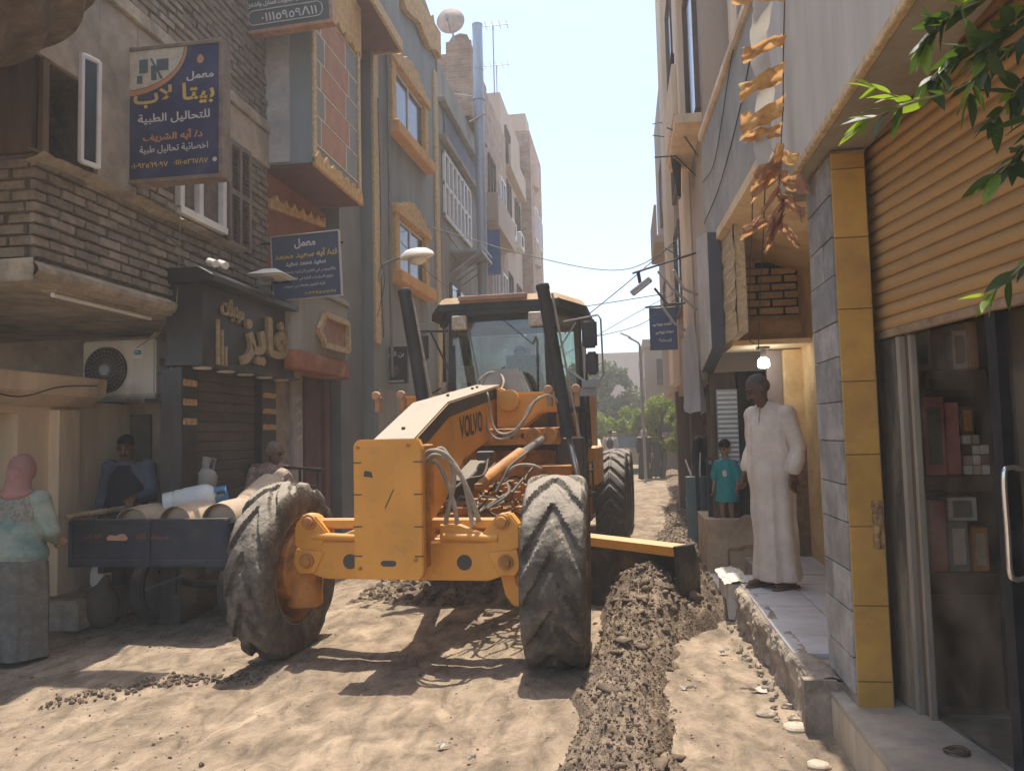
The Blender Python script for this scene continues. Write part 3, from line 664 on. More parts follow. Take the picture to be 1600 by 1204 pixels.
for dx, dy in ((0, 0), (.05, .09)):
    b = MB(); b.cyl((-3.78+dx, 6.58+dy, 3.31), (-3.68+dx, 6.52+dy, 3.27), .035, 12); b.build('lamp_head', M_white, t)
b = MB(); b.cyl((-3.73, 6.62, 3.24), (-3.73, 6.62, 3.30), .01, 6); b.build('stem', M_blackm, t)

# ================================================================= signs on the left
M_signblue = mat('sign_navy', (.035, .042, .10), r=.5, v=.12, sc=4, b=.05, c2=(.07, .075, .12), thr=.62, sc2=2)
M_signyel = mat('sign_yellow', (.62, .42, .10), r=.6, v=.1, b=0)
M_signwhite = mat('sign_white', (.60, .56, .50), r=.6, v=.1, b=0)
M_signor = mat('sign_orange', (.55, .26, .12), r=.6, v=.1, b=0)
M_signcream = mat('sign_cream', (.58, .50, .36), r=.6, v=.15, sc=12, b=0)
M_frame = mat('rusty_frame', (.22, .165, .12), r=.7, v=.25, sc=8, b=.2)
def signbox(name, label, x0, x1, z0, z1, Y, dep, mface, tilt=0, frame=.03, mf=None):
    """board facing the camera side (-Y); returns root and a writer in board units 0..1"""
    r = thing(name, label, 'sign', ((x0+x1)/2, Y, z0)); q = Matrix.Rotation(tilt, 4, 'Y'); c = Vector(((x0+x1)/2, Y, (z0+z1)/2))
    T = Matrix.Translation(c)@q@Matrix.Translation(-c)
    b = MB(T); b.box(x0, x1, Y, Y+dep, z0, z1); b.build('panel', mface, r)
    b = MB(T); f = frame; mf = mf or M_frame
    b.box(x0-f, x0, Y-.015, Y+dep+.01, z0-f, z1+f); b.box(x1, x1+f, Y-.015, Y+dep+.01, z0-f, z1+f); b.box(x0, x1, Y-.014, Y+dep+.009, z0-f, z0); b.box(x0, x1, Y-.014, Y+dep+.009, z1, z1+f)
    b.build('frame', mf, r, bevel=.003)
    ux = (T.to_3x3()@Vector((1, 0, 0))); uy = (T.to_3x3()@Vector((0, 0, 1)))
    def wr(s, u0, u1, v0, v1, m, bold=.03, ar=True):
        return lettering(s, m, r, T@Vector((x0+(x1-x0)*u0, Y-.003, z0+(z1-z0)*v0)), ux, uy, (x1-x0)*(u1-u0), (z1-z0)*(v1-v0), bold, ar)
    return r, wr, T
s1, wr, T = signbox('lab_sign', 'upright navy laboratory sign with yellow Arabic title and picture corner on the brick house', -4.02, -3.20, 3.80, 4.92, 5.7, .11, M_signblue, frame=.035, tilt=.0)
wr('معمل', .64, .94, .725, .80, M_signwhite, .028); wr('بيتا لاب', .05, .95, .545, .715, M_signyel, .026)
wr('للتحاليل الطبية', .10, .90, .415, .50, M_signwhite, .022); wr('د/ آيه الشريف'.replace('آ', 'أ'), .16, .82, .275, .36, M_signor, .028)
wr('اخصائية تحاليل طبية', .12, .88, .185, .255, M_signwhite, .015)
wr('٠١٠٩٢٥٦٩٠٩٧', .03, .44, .085, .125, M_signyel, .015); wr('٠١١١٠٥٢٦٧٨٧', .50, .88, .09, .13, M_signyel, .015)
ql = MB(T); x0, z1, Y = -4.02, 4.92, 5.7
ql.mesh([(x0, Y-.004, z1), (x0+.50, Y-.004, z1)]+[(x0+.50*math.cos(a), Y-.004, z1-.34*math.sin(a)) for a in [math.pi/2*i/14 for i in range(1, 15)]], [tuple(range(16))]); ql.build('picture', M_signcream, s1)
ql = MB(T); ql.mesh([(x0+.505*math.cos(a), Y-.003, z1-.345*math.sin(a)) for a in [math.pi/2*i/14 for i in range(15)]]+[(x0+.53*math.cos(a), Y-.003, z1-.39*math.sin(a)) for a in [math.pi/2*i/14 for i in range(14, -1, -1)]],
        [(i, i+1, 28-i, 29-i) for i in range(14)]); ql.build('picture_border', M_signor, s1)
ql = MB(T)
for a, c, e, f in ((.09, .17, .08, .20), (.20, .25, .14, .27), (.25, .36, .09, .19), (.07, .12, .22, .29)): ql.box(x0+a, x0+c, Y-.006, Y-.0045, z1-f, z1-e)
ql.tube([(x0+.20, Y-.006, z1-.08), (x0+.30, Y-.006, z1-.26)], .01, 4); ql.build('microscope_print', mat('print_teal', (.10, .13, .13), b=0), s1)
ql = MB(T); ql.mesh([(-3.37+.032*math.sin(a)*(1 if math.cos(a) > 0 else 1)*(1-.45*max(0, math.cos(a))), Y-.004, 4.80-.04*-math.cos(a)) for a in [2*math.pi*i/20 for i in range(20)]], [tuple(range(20))]); ql.build('drop_emblem', M_signor, s1)
ql = MB(T); ql.mesh([(-3.24+.02*math.sin(a), Y-.004, 3.925+.02*math.cos(a)) for a in [2*math.pi*i/16 for i in range(16)]], [tuple(range(16))]); ql.build('phone_emblem', M_signwhite, s1)
s1.location = s1.location+Vector((-.07, .15, .06))
b = MB(); b.bar((-4.1, 5.78, 4.965), (-3.2, 5.78, 4.965), .02); b.bar((-4.1, 5.78, 3.77), (-4.02, 5.78, 3.77), .02); b.build('bracket', M_frame, s1)

s2, wr, T = signbox('clinic_sign', 'slate blue laboratory board with white and yellow Arabic lines above the gold lettered shop', -3.93, -3.13, 3.24, 3.97, 8.2, .03, mat('sign_slate', (.085, .10, .13), r=.5, v=.12, sc=3, b=.03, c2=(.05, .07, .13), thr=.5), tilt=-.04, frame=.012, mf=mat('thin_white_edge', (.4, .38, .35), b=0))
wr('معمل', .34, .66, .78, .94, M_signwhite, .035); wr('ك/ أيه سعيد محمد', .04, .97, .62, .76, M_signyel, .03); wr('سعيد محمد سعيد', .2, .8, .5, .58, M_signwhite, .025)
wr('بكالوريوس في العلوم الزراعية جامعة القاهرة', .04, .94, .38, .45, M_signwhite, .01); wr('دبلوم الدراسات العليا في الكيمياء الحيوية', .06, .9, .27, .34, M_signwhite, .01)
wr('كلية العلوم جامعة بني سويف', .16, .78, .16, .23, M_signwhite, .01); wr('٠١٠٢٣٤٤٥٧٨١', .45, .93, .05, .1, M_signyel, .02)
b = MB(); b.bar((-4.1, 8.24, 3.9), (-3.1, 8.24, 3.86), .02); b.build('bracket', M_blackm, s2)

s3, wr, T = signbox('phone_sign', 'grey green sign board with a white telephone number cut by the top edge', -4.20, -3.16, 6.33, 7.3, 8.0, .10, mat('sign_greygreen', (.10, .105, .095), r=.5, v=.12, sc=3, b=.03), tilt=-.045, frame=.04, mf=mat('orange_brown_frame', (.40, .22, .13), r=.7, v=.3, sc=6, b=.1))
wr('٠١١١٥٩٥٩٨١١', .22, .86, .09, .20, M_signwhite, .012); wr('للتشطيبات والديكورات المنازل والشقق', .06, .92, .27, .34, M_signwhite, .03)
b = MB(T); 
ol = [(-4.12+.1*0, 6.39)]; 
def rr(x0, x1, z0, z1, r, n=6):
    o = []
    for cx, cz, a0 in ((x1-r, z1-r, 0), (x0+r, z1-r, 90), (x0+r, z0+r, 180), (x1-r, z0+r, 270)): o += [(cx+r*math.cos(R_(a0+90*i/n)), cz+r*math.sin(R_(a0+90*i/n))) for i in range(n+1)]
    return o
o_ = rr(-4.13, -3.24, 6.39, 6.56, .07); b.tube([(u, 7.993, v) for u, v in o_+o_[:1]], .006, 5, cap=False); b.build('rounded_border', M_signwhite, s3)
b = MB(); b.bar((-4.1, 8.05, 6.40), (-3.2, 8.05, 6.36), .03); b.build('bracket', M_frame, s3)

s4, wr, T = signbox('coffee_sign', 'small black sign with white curved Arabic word and picture on the grey blue wall', -3.91, -3.46, 2.52, 3.10, 12.0, .05, mat('sign_black', (.02, .019, .02), r=.5, v=.1, b=0), frame=.01, mf=M_blackm)
wr('بن الشيخ', .1, .9, .68, .88, M_signwhite, .02)
b = MB(); b.lathe([(.0, 0), (.09, .001), (.09, .004)], (-3.68, 11.997, 2.72), (0, -1, 0), 20); b.build('cup_picture', mat('print_mauve', (.12, .07, .07), v=.5, sc=40, b=0), s4)
b = MB(); b.box(-3.86, -3.51, 11.99, 11.996, 2.535, 2.56); b.build('white_strip', M_signwhite, s4)

# ================================================================= LEFT: slate blue house with ochre mouldings
bh = thing('blue_house', 'slate blue stucco house with ochre plaster mouldings and a patterned projecting bay', 'house', (-5.5, 11.5, 0))
def scallop(pts, amp, k, seed):
    return [(u, v+amp*(.5+.5*fbm(u*k, seed, 0, 3))) for u, v in pts]
b = MB(); b.box(-9, -4.16, 8.55, 11.28, 2.4, 4.86); b.build('lower_wall', M_redwall, bh)
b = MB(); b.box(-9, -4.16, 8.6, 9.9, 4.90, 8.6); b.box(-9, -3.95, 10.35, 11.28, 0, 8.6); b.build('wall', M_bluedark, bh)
# bay
BX = -3.55
b = MB(); b.box(-4.2, BX, 8.45, 10.10, 4.90, 8.6); b.build('bay_wall', M_bluewall, bh)
b = MB(); b.box(-4.2, -3.82, 8.42, 8.448, 4.92, 6.75); b.build('unpainted_render', M_raw, bh)
b = MB(); b.box(-4.2, BX-.01, 8.46, 10.09, 4.86, 4.899); b.build('soffit', M_maroon, bh)
for i, (y0, y1) in enumerate(((8.45, 8.54), (10.01, 10.10))):
    b = MB(); b.box(BX, BX+.03, y0, y1, 4.9, 7.9); b.build('corner_strip', M_ochrep, bh, bevel=.006)
b = MB(); pts = [(8.45, 4.86), (10.10, 4.86)]+[(10.10-1.65*i/40, 4.97+.10*abs(math.sin(i*.55))+.05*nz(i*.7)) for i in range(41)]
b.prism(pts, lambda u, v, d: (d, u, v), BX+.001, BX+.05); b.build('moulding', M_ochre, bh, bevel=.004)
b = MB(); pts = [(10.10, 7.9), (8.45, 7.9)]+[(8.45+1.65*i/40, 7.05-.0*i-.10*abs(math.sin(i*.5))-.06*nz(i*.7, 3)) for i in range(41)]
b.prism(pts, lambda u, v, d: (d, u, v), BX+.001, BX+.05); b.build('moulding', M_ochre, bh, bevel=.004)
random.seed(11)
for k, (z0, z1) in enumerate(((5.17, 5.52), (5.53, 5.87), (5.88, 6.22), (6.23, 6.57), (6.58, 6.95))):
    ya = 8.72+(.12 if k % 2 else 0); yb = 9.55+(.12 if k % 2 else 0)
    b = MB(); b.box(BX+.0005, BX+.010, ya, yb, z0+.015, z1-.015); b.build('terracotta_panel', M_terra, bh, bevel=.002)
    for y0, y1 in ((8.56, ya-.02), (yb+.02, 9.99)):
        b = MB(); b.box(BX+.0005, BX+.008, y0, y1, z0+.015, z1-.015); b.build('blue_panel', M_bluewall, bh, bevel=.002)
b = MB()
for z in (5.165, 5.525, 5.875, 6.225, 6.575, 6.95): b.box(BX+.0005, BX+.012, 8.55, 10.0, z-.008, z+.008)
for k, (z0, z1) in enumerate(((5.17, 5.52), (5.53, 5.87), (5.88, 6.22), (6.23, 6.57), (6.58, 6.95))):
    for yy in (8.71+(.12 if k % 2 else 0), 9.56+(.12 if k % 2 else 0)): b.box(BX+.0005, BX+.0115, yy-.008, yy+.008, z0, z1)
b.build('white_joints', M_line, bh)
# ornament below the bay
b = MB(); pts = [(8.5, 4.40), (10.2, 4.62), (10.2, 4.86)]+[(10.2-1.7*i/50, 4.80-.10*abs(math.sin(i*.42))**.6+.05*nz(i*.9, 5)) for i in range(51)]
b.prism([(u, v) for u, v in pts[:2]]+[(10.2-1.7*i/50, 4.76-.16*(i/50)-.09*abs(math.sin(i*.42))) for i in range(51)], lambda u, v, d: (d, u, v), -4.159, -4.09); b.build('bracket_moulding', M_ochre, bh, bevel=.004)
# rounded small balcony
b = MB()
def balc(z, o=0): return [(-4.15, 8.23-o, z), (-3.72-0+o, 8.23-o, z), (-3.65+o, 8.30, z), (-3.65+o, 9.75, z), (-3.68+o, 9.92, z), (-3.78+o*.7, 10.05+o, z), (-3.95, 10.1+o, z)]
z0, z1 = 2.66, 3.40; lo, hi = balc(z0), balc(z1); n = 7
b.mesh(lo+hi, [tuple(range(n))[::-1], tuple(range(n, 2*n))]+[(i, (i+1) % n, n+(i+1) % n, n+i) for i in range(n)]); b.build('balcony', M_grey_st, bh, bevel=.01)
b = MB(); lo, hi = balc(3.40, .03), balc(3.48, .03)
b.mesh(lo+hi, [tuple(range(n))[::-1], tuple(range(n, 2*n))]+[(i, (i+1) % n, n+(i+1) % n, n+i) for i in range(n)]); b.build('balcony_coping', M_grey_st, bh, bevel=.015)
b = MB(); lo, hi = balc(2.44, .02), balc(2.66, .02)
b.mesh(lo+hi, [tuple(range(n))[::-1], tuple(range(n, 2*n))]+[(i, (i+1) % n, n+(i+1) % n, n+i) for i in range(n)]); b.build('balcony_slab', mat('red_slab', (.33, .12, .06), r=.8, v=.15, b=.2, c2=(.5, .3, .14), thr=.66), bh, bevel=.012)
fr = [(8.62, 2.97), (8.70, 2.97), (8.74, 3.05), (8.86, 3.16), (8.86, 3.24), (9.82, 3.24), (9.82, 2.72), (8.86, 2.72), (8.86, 2.80), (8.74, 2.88), (8.70, 2.90), (8.62, 2.90)]
inn = [(8.74, 2.95), (8.80, 2.98), (8.90, 3.09), (8.93, 3.17), (9.74, 3.17), (9.74, 2.79), (8.93, 2.79), (8.90, 2.86), (8.80, 2.92), (8.74, 2.93)]
b = MB(); b.prism(inn, lambda u, v, d: (d, u, v), -3.655, -3.642); b.build('balcony_panel', M_terra, bh)
b = MB()
def strip(pl, w=.035, x0=-3.655, x1=-3.615):
    for i in range(len(pl)): b.bar((x1, *pl[i]), (x1, *pl[(i+1) % len(pl)]), .05, w*2, up=(0, 0, 1))
strip(inn); b.build('balcony_frame', M_ochrep, bh)
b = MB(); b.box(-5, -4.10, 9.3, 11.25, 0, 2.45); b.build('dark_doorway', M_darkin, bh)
b = MB(); b.box(-4.099, -4.0, 9.25, 9.75, 0, 2.44); b.build('maroon_pier', M_maroon, bh, bevel=.01)
b = MB(); b.box(-4.099, -3.97, 9.82, 10.0, 0, 2.43); b.build('maroon_pier', M_maroon, bh, bevel=.01)
# window facade, a little turned towards the street
def FP(u, z, d=0):        # u metres along the facade from its near corner, d outwards
    a = R_(2.2); return Vector((-3.78+u*math.sin(a)+d*math.cos(a), 11.3+u*math.cos(a)-d*math.sin(a), z))
def fbox(b, u0, u1, z0, z1, d0, d1):
    v = [FP(u0, z0, d0), FP(u1, z0, d0), FP(u1, z0, d1), FP(u0, z0, d1), FP(u0, z1, d0), FP(u1, z1, d0), FP(u1, z1, d1), FP(u0, z1, d1)]
    b.mesh(v, [(0, 3, 2, 1), (4, 5, 6, 7), (0, 1, 5, 4), (1, 2, 6, 5), (2, 3, 7, 6), (3, 0, 4, 7)])
b = MB(); fbox(b, 0, 3.75, 0, 9.6, -4, 0); b.build('wall', M_bluewall, bh)
b = MB(); fbox(b, .1, 3.6, 0, 2.4, .001, .03); b.build('plinth', M_grey_st, bh)
for u0, u1 in ((.0, .22), (3.5, 3.74)):
    b = MB(); fbox(b, u0, u1, 3.1 if u0 < 1 else 2.5, 9.1, .002, .05); b.build('corner_strip', M_ochrep, bh, bevel=.006)
b = MB(); pts = [(-.1, 9.6), (3.8, 10.1)]+[(3.8-3.9*i/60, 9.0+.12*math.sin(i*.35)-.2*abs(math.sin(i*.21))*(.6+.5*nz(i*.3, 9))+.02*i*0) for i in range(61)]
b.prism([(-.1, 9.75), (3.8, 10.0)]+[(3.8-3.9*i/60, 9.34+.10*math.sin(i*.35)-.12*abs(math.sin(i*.21))*(.6+.5*nz(i*.3, 9))+.1*(60-i)/60) for i in range(61)], lambda u, v, d: FP(u, v, d), .003, .12); b.build('roof_moulding', M_ochre, bh, bevel=.006)
b = MB(); b.prism([(2.4, 9.3), (3.9, 9.3), (3.9, 9.95), (3.7, 10.35), (3.5, 10.2), (3.2, 10.3), (2.6, 10.45), (2.3, 10.3)], lambda u, v, d: FP(u, v, d), -.3, .0); b.build('roof_parapet', M_redbrick, bh)
def deco_window(u0, u1, z0, z1, sill=True):
    w_ = MB(); fbox(w_, u0, u1, z0, z1, .002, .012); w_ = w_.build('window', M_glassd, bh)
    b = MB()
    for a in (u0, (u0+u1)/2-.02, u1-.04): fbox(b, a, a+.04, z0, z1, .013, .035)
    fbox(b, u0+.04, u1-.04, z1-.04, z1, .013, .034); fbox(b, u0+.04, u1-.04, z0, z0+.04, .013, .034); b.build('window_frame', M_white, w_)
    for s in (-1, 1):
        b = MB(); a = u0-.05 if s < 0 else u1+.05
        fbox(b, a-.1, a+.1, z0-.05, z1+.05, .003, .10); b.build('window_pilaster', M_ochre, w_, bevel=.012)
    c = (u0+u1)/2; hw = (u1-u0)/2+.22
    pts = [(c-hw, z1+.02)]+[(c+hw*(i/20*2-1), z1+.16+.26*math.cos((i/20*2-1)*1.5)**2+.03*math.sin(i*2.1)) for i in range(21)]+[(c+hw, z1+.02)]
    b = MB(); b.prism(pts, lambda u, v, d: FP(u, v, d), .004, .14); b.build('window_crest', M_ochre, w_, bevel=.012)
    b = MB(); fbox(b, c-hw, c+hw, z0-.26, z0-.05, .004, .22); b.build('window_sill', mat('orange_sill', (.58, .31, .10), r=.85, v=.12, b=.3), w_, bevel=.02)
deco_window(.92, 2.70, 6.95, 7.95); deco_window(1.0, 2.6, 4.45, 5.35)
b = MB(); b.box(-3.95, -3.3, 8.45, 11.8, 7.9, 8.6) if False else b.box(-4.1, -3.3, 9.9, 11.32, 7.78, 8.8); b.build('upper_bay', M_bluewall, bh)
b = MB(); b.box(-4.1, -3.32, 9.92, 11.30, 7.70, 7.778); b.build('upper_soffit', M_maroon, bh)
b = MB(); b.box(-3.30, -3.25, 9.88, 11.34, 7.66, 7.84); b.box(-4.1, -3.30, 11.321, 11.36, 7.66, 7.84); b.build('moulding', M_ochrep, bh, bevel=.01)

# street lamp on the wall
sl_ = thing('wall_street_lamp', 'round white street lamp head on a bent arm fixed to the blue house', 'street lamp', (-3.7, 11.6, 4.2))
b = MB(); b.tube(bez([(-3.74, 11.45, 4.05), (-3.62, 11.3, 4.28), (-3.3, 11.05, 4.32), (-3.12, 11.0, 4.34)]), .022, 8); b.build('arm', M_grey, sl_)
b = MB(); b.lathe([(.02, .10), (.16, .085), (.24, .03), (.26, -.02), (.25, -.03), (.2, -.035)], (-2.99, 11.0, 4.34), (-.12, -.1, 1), 24); b.build('lamp_head', M_white, sl_, smooth=40)
b = MB(); b.lathe([(.02, .0), (.15, -.0), (.13, -.07), (.05, -.11), (.01, -.115)], (-2.99, 11.0, 4.31), (-.12, -.1, 1), 20); b.build('lamp_glass', M_ac, sl_, smooth=True)
b = MB(); b.tube(bez([(-3.62, 11.3, 4.28), (-3.58, 11.25, 4.0), (-3.66, 11.3, 3.7), (-3.72, 11.3, 3.5)]), .006, 5); b.build('wire', M_black, sl_)

# ================================================================= LEFT: grey house, tower, pipe, far brick houses
gh = thing('grey_house', 'tall grey plaster house with a white barred window beside the metal flue pipe', 'house', (-5.5, 17.5, 0))
b = MB(); b.box(-10, -3.6, 15.06, 20.0, 0, 9.4); b.build('wall', M_grey_st, gh)
b = MB(); b.box(-3.6, -3.45, 15.1, 19.9, 7.75, 7.87); b.box(-3.6, -3.45, 15.1, 19.9, 8.55, 8.66); b.build('cornice', M_grey_st, gh, bevel=.01)
b = MB(); b.box(-3.599, -3.56, 15.5, 19.4, 7.88, 8.54); b.build('balcony_recess', mat('blue_grey_recess', (.15, .17, .19), r=.8), gh)
w_ = MB(); w_.box(-3.605, -3.59, 15.3, 18.1, 6.2, 7.6); w_ = w_.build('window', M_glassd, gh)
b = MB()
for y in [15.35+i*.385 for i in range(8)]: b.box(-3.585, -3.53, y-.05, y+.05, 6.2, 7.6)
for z in (6.23, 6.9, 7.57): b.box(-3.58, -3.54, 15.3, 18.1, z-.04, z+.04)
b.build('window_frame', M_white, w_)
w_ = MB(); w_.box(-3.605, -3.59, 15.8, 17.6, 3.6, 4.9); w_ = w_.build('window', M_glassd, gh)
b = MB()
for y in (15.85, 16.7, 17.55): b.box(-3.585, -3.55, y-.05, y+.05, 3.6, 4.9)
b.build('window_frame', M_brownwood, w_)
b = MB(); b.box(-3.59, -2.9, 15.9, 17.2, 5.55, 5.6)
for y in (15.9, 16.3, 16.7, 17.2): b.bar((-3.6, y, 5.1), (-2.92, y, 5.56), .03)
b.bar((-2.92, 15.9, 5.56), (-2.92, 17.2, 5.56), .03); b.bar((-2.92, 15.9, 5.72), (-2.92, 17.2, 5.72), .03); b.build('drying_rack', M_grey, gh)
tw = thing('rooftop_brick_tower', 'red brick rooftop stair tower behind the flue pipe', 'tower', (-4, 18.5, 9.4))
b = MB(); b.box(-4.36, -3.42, 18.0, 20, 9.4, 11.05); b.box(-4.05, -3.42, 17.9, 18.0, 9.4, 11.3); b.box(-4.7, -4.36, 18.4, 20, 9.4, 10.9)
b.prism([(-4.0, 11.3), (-3.45, 11.3), (-3.52, 11.47), (-3.7, 11.52), (-3.9, 11.45)], lambda u, v, d: (u, d, v), 17.95, 18.6); b.build('wall', M_redbrick, tw)
ds = thing('satellite_dish', 'large round rusty satellite dish on the brick rooftop tower', 'satellite dish', (-3.9, 17.4, 11.3))
b = MB(); b.lathe([(.01, .07), (.12, .06), (.24, .03), (.33, -.03), (.335, -.03), (.25, .02), (.12, .045), (.01, .055)], (-3.77, 17.2, 11.45), (.05, -1, .1), 28); b.build('dish', mat('rusty_dish', (.45, .35, .28), r=.7, v=.2, sc=5, b=.1), ds, smooth=40)
b = MB(); b.cyl((-3.77, 17.25, 11.45), (-3.74, 17.5, 11.0), .025, 6); b.cyl((-3.77, 17.2, 11.15), (-3.77, 16.85, 11.3), .015, 6); b.box(-3.8, -3.74, 16.8, 16.9, 11.27, 11.38); b.build('arm', M_grey, ds)
pp = thing('flue_pipe', 'tall galvanised metal flue pipe standing up past the left roofs', 'pipe', (-3.1, 17, 0))
for i in range(8):
    z0 = 2.6+i*1.07; b = MB(); b.lathe([(.118, 0), (.118, 1.04), (.126, 1.045), (.126, 1.068), (.118, 1.07)], (-3.09, 17, z0), (0, 0, 1), 20); b.build('pipe_section', M_galv, pp, smooth=40)
b = MB(); b.lathe([(.12, 0), (.12, .5), (.105, .53)], (-3.09, 17, 11.16-.53), (0, 0, 1), 20) if False else b.lathe([(.14, 0), (.14, .07)], (-3.09, 17, 9.35), (0, 0, 1), 20); b.build('collar', M_galv, pp)
b = MB(); b.tube([(-3.09, 16.9, 9.38), (-3.75, 17.4, 9.75)], .012, 5); b.build('guy_wire', M_grey, pp)
b = MB(); b.tube([(-3.3, 16.86, 8.80), (-2.9, 16.86, 8.98)], .02, 5); b.build('clamp_bar', M_grey, pp)
def far_house(nm, lab, x0, x1, y0, y1, h, m, wins, extra=None, side=1):
    r = thing(nm, lab, 'house', ((x0+x1)/2, (y0+y1)/2, 0)); X = x1 if side > 0 else x0
    b = MB(); b.box(x0, x1, y0, y1, 0, h); b.build('wall', m, r)
    for (ya, yb, za, zb) in wins:
        w_ = MB(); w_.box(X-.02, X+.02*1, ya, yb, za, zb); w_ = w_.build('window', M_glassd, r)
        b = MB(); o = .03*side
        for (p, q) in (((ya, za), (yb, za)), ((ya, zb), (yb, zb)), ((ya, za), (ya, zb)), ((yb, za), (yb, zb)), (((ya+yb)/2, za), ((ya+yb)/2, zb))): b.bar((X+o, *p), (X+o, *q), .07)
        b.build('window_frame', M_white if (ya*7) % 3 > 1 else M_brownwood, w_)
    return r
r = far_house('brick_block', 'red brown brick apartment house beyond the flue pipe', -10, -3.6, 20.05, 24.5, 11.4, M_redbrick, [(21, 22, 8.2, 9.6), (21.2, 22.2, 5.3, 6.6), (23, 24, 8.3, 9.6), (23, 24, 5.3, 6.6)])
b = MB(); b.box(-3.6, -3.25, 20.5, 23.8, 7.4, 7.52); b.box(-3.32, -3.25, 20.5, 23.8, 7.52, 8.3); b.box(-3.6, -3.32, 20.45, 20.55, 7.52, 8.3); b.build('balcony', M_farplaster, r)
b = MB(); b.box(-3.6, -3.1, 20.6, 23.0, 4.6, 4.7); b.box(-3.2, -3.1, 20.6, 23, 4.7, 5.3); b.build('balcony', M_redbrick, r)
r = far_house('dark_brick_block', 'narrow brown plaster apartment house with air conditioners, second beyond the flue pipe', -10, -3.75, 24.55, 29.4, 13.0, M_farplaster, [(25.3, 26.3, 9, 10.3), (27.5, 28.6, 9, 10.3), (25.3, 26.3, 5.8, 7.1), (27.5, 28.6, 5.8, 7.1), (25.4, 26.4, 11.2, 12.2)])
for y, z in ((24.9, 8.1), (26.8, 5.1), (26.9, 8.2)):
    t = thing('wall_air_conditioner', 'small white air conditioner high on the far brown wall', 'air conditioner', (-3.5, y, z), group='air conditioners on the far brown wall')
    t['label'] = {24.9: 'upper left small pale air conditioner on the far brown plaster wall', 26.8: 'lowest small pale air conditioner on the far brown plaster wall', 26.9: 'upper right small pale air conditioner on the far brown plaster wall'}[y]
    b = MB(); b.box(-3.74, -3.40, y-.4, y+.4, z, z+.6); b.build('case', M_ac, t, bevel=.02)
    b = MB(); b.lathe([(.22, 0), (.22, .01)], (-3.395, y-.1, z+.3), (1, 0, 0), 16); b.build('fan', M_darkin, t)
b = MB(); b.box(-3.745, -3.5, 25, 29, 10.6, 10.7); b.box(-3.57, -3.5, 25, 29, 10.7, 11.4); b.build('balcony', M_farplaster, r)
r = far_house('far_rounded_block', 'tall pinkish brick block with rounded balcony corner, farthest on the left', -10, -3.35, 29.45, 33.5, 13.6, M_redbrick, [(30.3, 31.3, 9.5, 10.8), (32, 33, 9.5, 10.8), (30.3, 31.3, 6.1, 7.4), (32, 33, 6.1, 7.4)])
for z in (8.4, 11.6):
    b = MB(); b.lathe([(.75, 0), (.75, .9), (.65, .9)], (-3.9, 30.6, z), (0, 0, 1), 20); b.build('balcony', M_farplaster, r)
b = MB(); b.box(-4.6, -3.5, 29.4, 30.6, 13.6, 14.3); b.build('parapet', M_farplaster, r)
bs_, wr, T = signbox('hanging_blue_banner', 'small blue sign high on the far brick house', -3.55, -3.2, 6.0, 7.2, 20.3, .06, mat('sign_blue_far', (.05, .12, .3), b=0), frame=.02)
# rooftop aerials
for x, y, z, h in ((-3.3, 20.6, 11.4, .0), (-3.9, 24.9, 13.0, .0)):
    t = thing('television_aerial', 'thin metal television aerial on the roof edge beyond the flue pipe', 'aerial', (x, y, z-1.2))
    b = MB(); hh = 1.7 if y < 22 else 1.1
    b.cyl((x, y, z-.3), (x, y, z+hh), .018, 5); b.cyl((x-.5, y, z+hh), (x+.45, y, z+hh), .014, 5)
    for i in range(5): b.cyl((x-.4+i*.2, y-.25, z+hh+.0), (x-.4+i*.2, y+.25, z+hh), .008, 4)
    b.build('mast', M_grey, t)
    t['label'] = 'thin television aerial on the brick roof just right of the flue pipe' if y < 22 else 'thin television aerial on the farther brown roof above the street'
# cables and pipes that run over the left facades
def facade_cable(label, pts, r=.008, m=None): b = MB(); b.tube(bez(pts, 8), r, 5); return tag(b.build('facade_cable', m or M_black, None), label, 'cable')
facade_cable('black cable sagging across the brick house under its window', [(-4.03, 6.0, 3.55), (-4.03, 6.8, 3.42), (-4.03, 7.6, 3.47), (-4.03, 8.4, 3.62)], .005)
facade_cable('cable dropping down the corner of the blue house behind the lamp arm', [(-3.70, 11.42, 7.0), (-3.69, 11.45, 5.4), (-3.71, 11.5, 4.1), (-3.70, 11.55, 3.2)], .009)
facade_cable('slack cable across the grey house below its white barred window', [(-3.56, 15.2, 5.9), (-3.5, 16.5, 5.75), (-3.5, 18, 5.95), (-3.56, 19.8, 6.4)], .012)
facade_cable('grey downpipe on the blue house between strip and lower window', [(-3.66, 11.85, 8.8), (-3.66, 11.85, 6.0), (-3.66, 11.85, 2.6)], .03, M_bluedark)
# ================================================================= RIGHT: platform, pillar, shutter shop
M_orange_t = mat('orange_tile', (.50, .275, .06), r=.45, v=.1, sc=3, b=.08, bs=12, c2=(.38, .20, .06), thr=.56, sc2=3.5, spec=.4, rnd=.1)
M_greytile = mat('grey_slate_tile', (.27, .255, .235), r=.55, v=.2, sc=6, b=.2, c2=(.40, .37, .33), thr=.56, sc2=7, rnd=.22)
M_slat = mat('orange_shutter_slat', (.46, .27, .11), r=.5, v=.1, sc=3, b=.06, c2=(.32, .20, .10), thr=.58, sc2=3, rnd=.06, dust=((.34, .22, .12), .9, .5), spec=.4)
M_beam = mat('beam_grey', (.36, .32, .25), r=.9, v=.14, sc=2, b=.3, bs=20, c2=(.27, .23, .17), thr=.55, streak=False)
M_fascia = mat('pale_grey_paint', (.56, .52, .455), r=.8, v=.08, sc=1.5, b=.12, bs=9, c2=(.42, .375, .31), thr=.55, sc2=1.3, streak=True)
M_par2 = mat('grey_render_parapet', (.40, .37, .32), r=.9, v=.12, sc=1.6, b=.3, bs=15, c2=(.30, .28, .25), thr=.55, sc2=1.2)
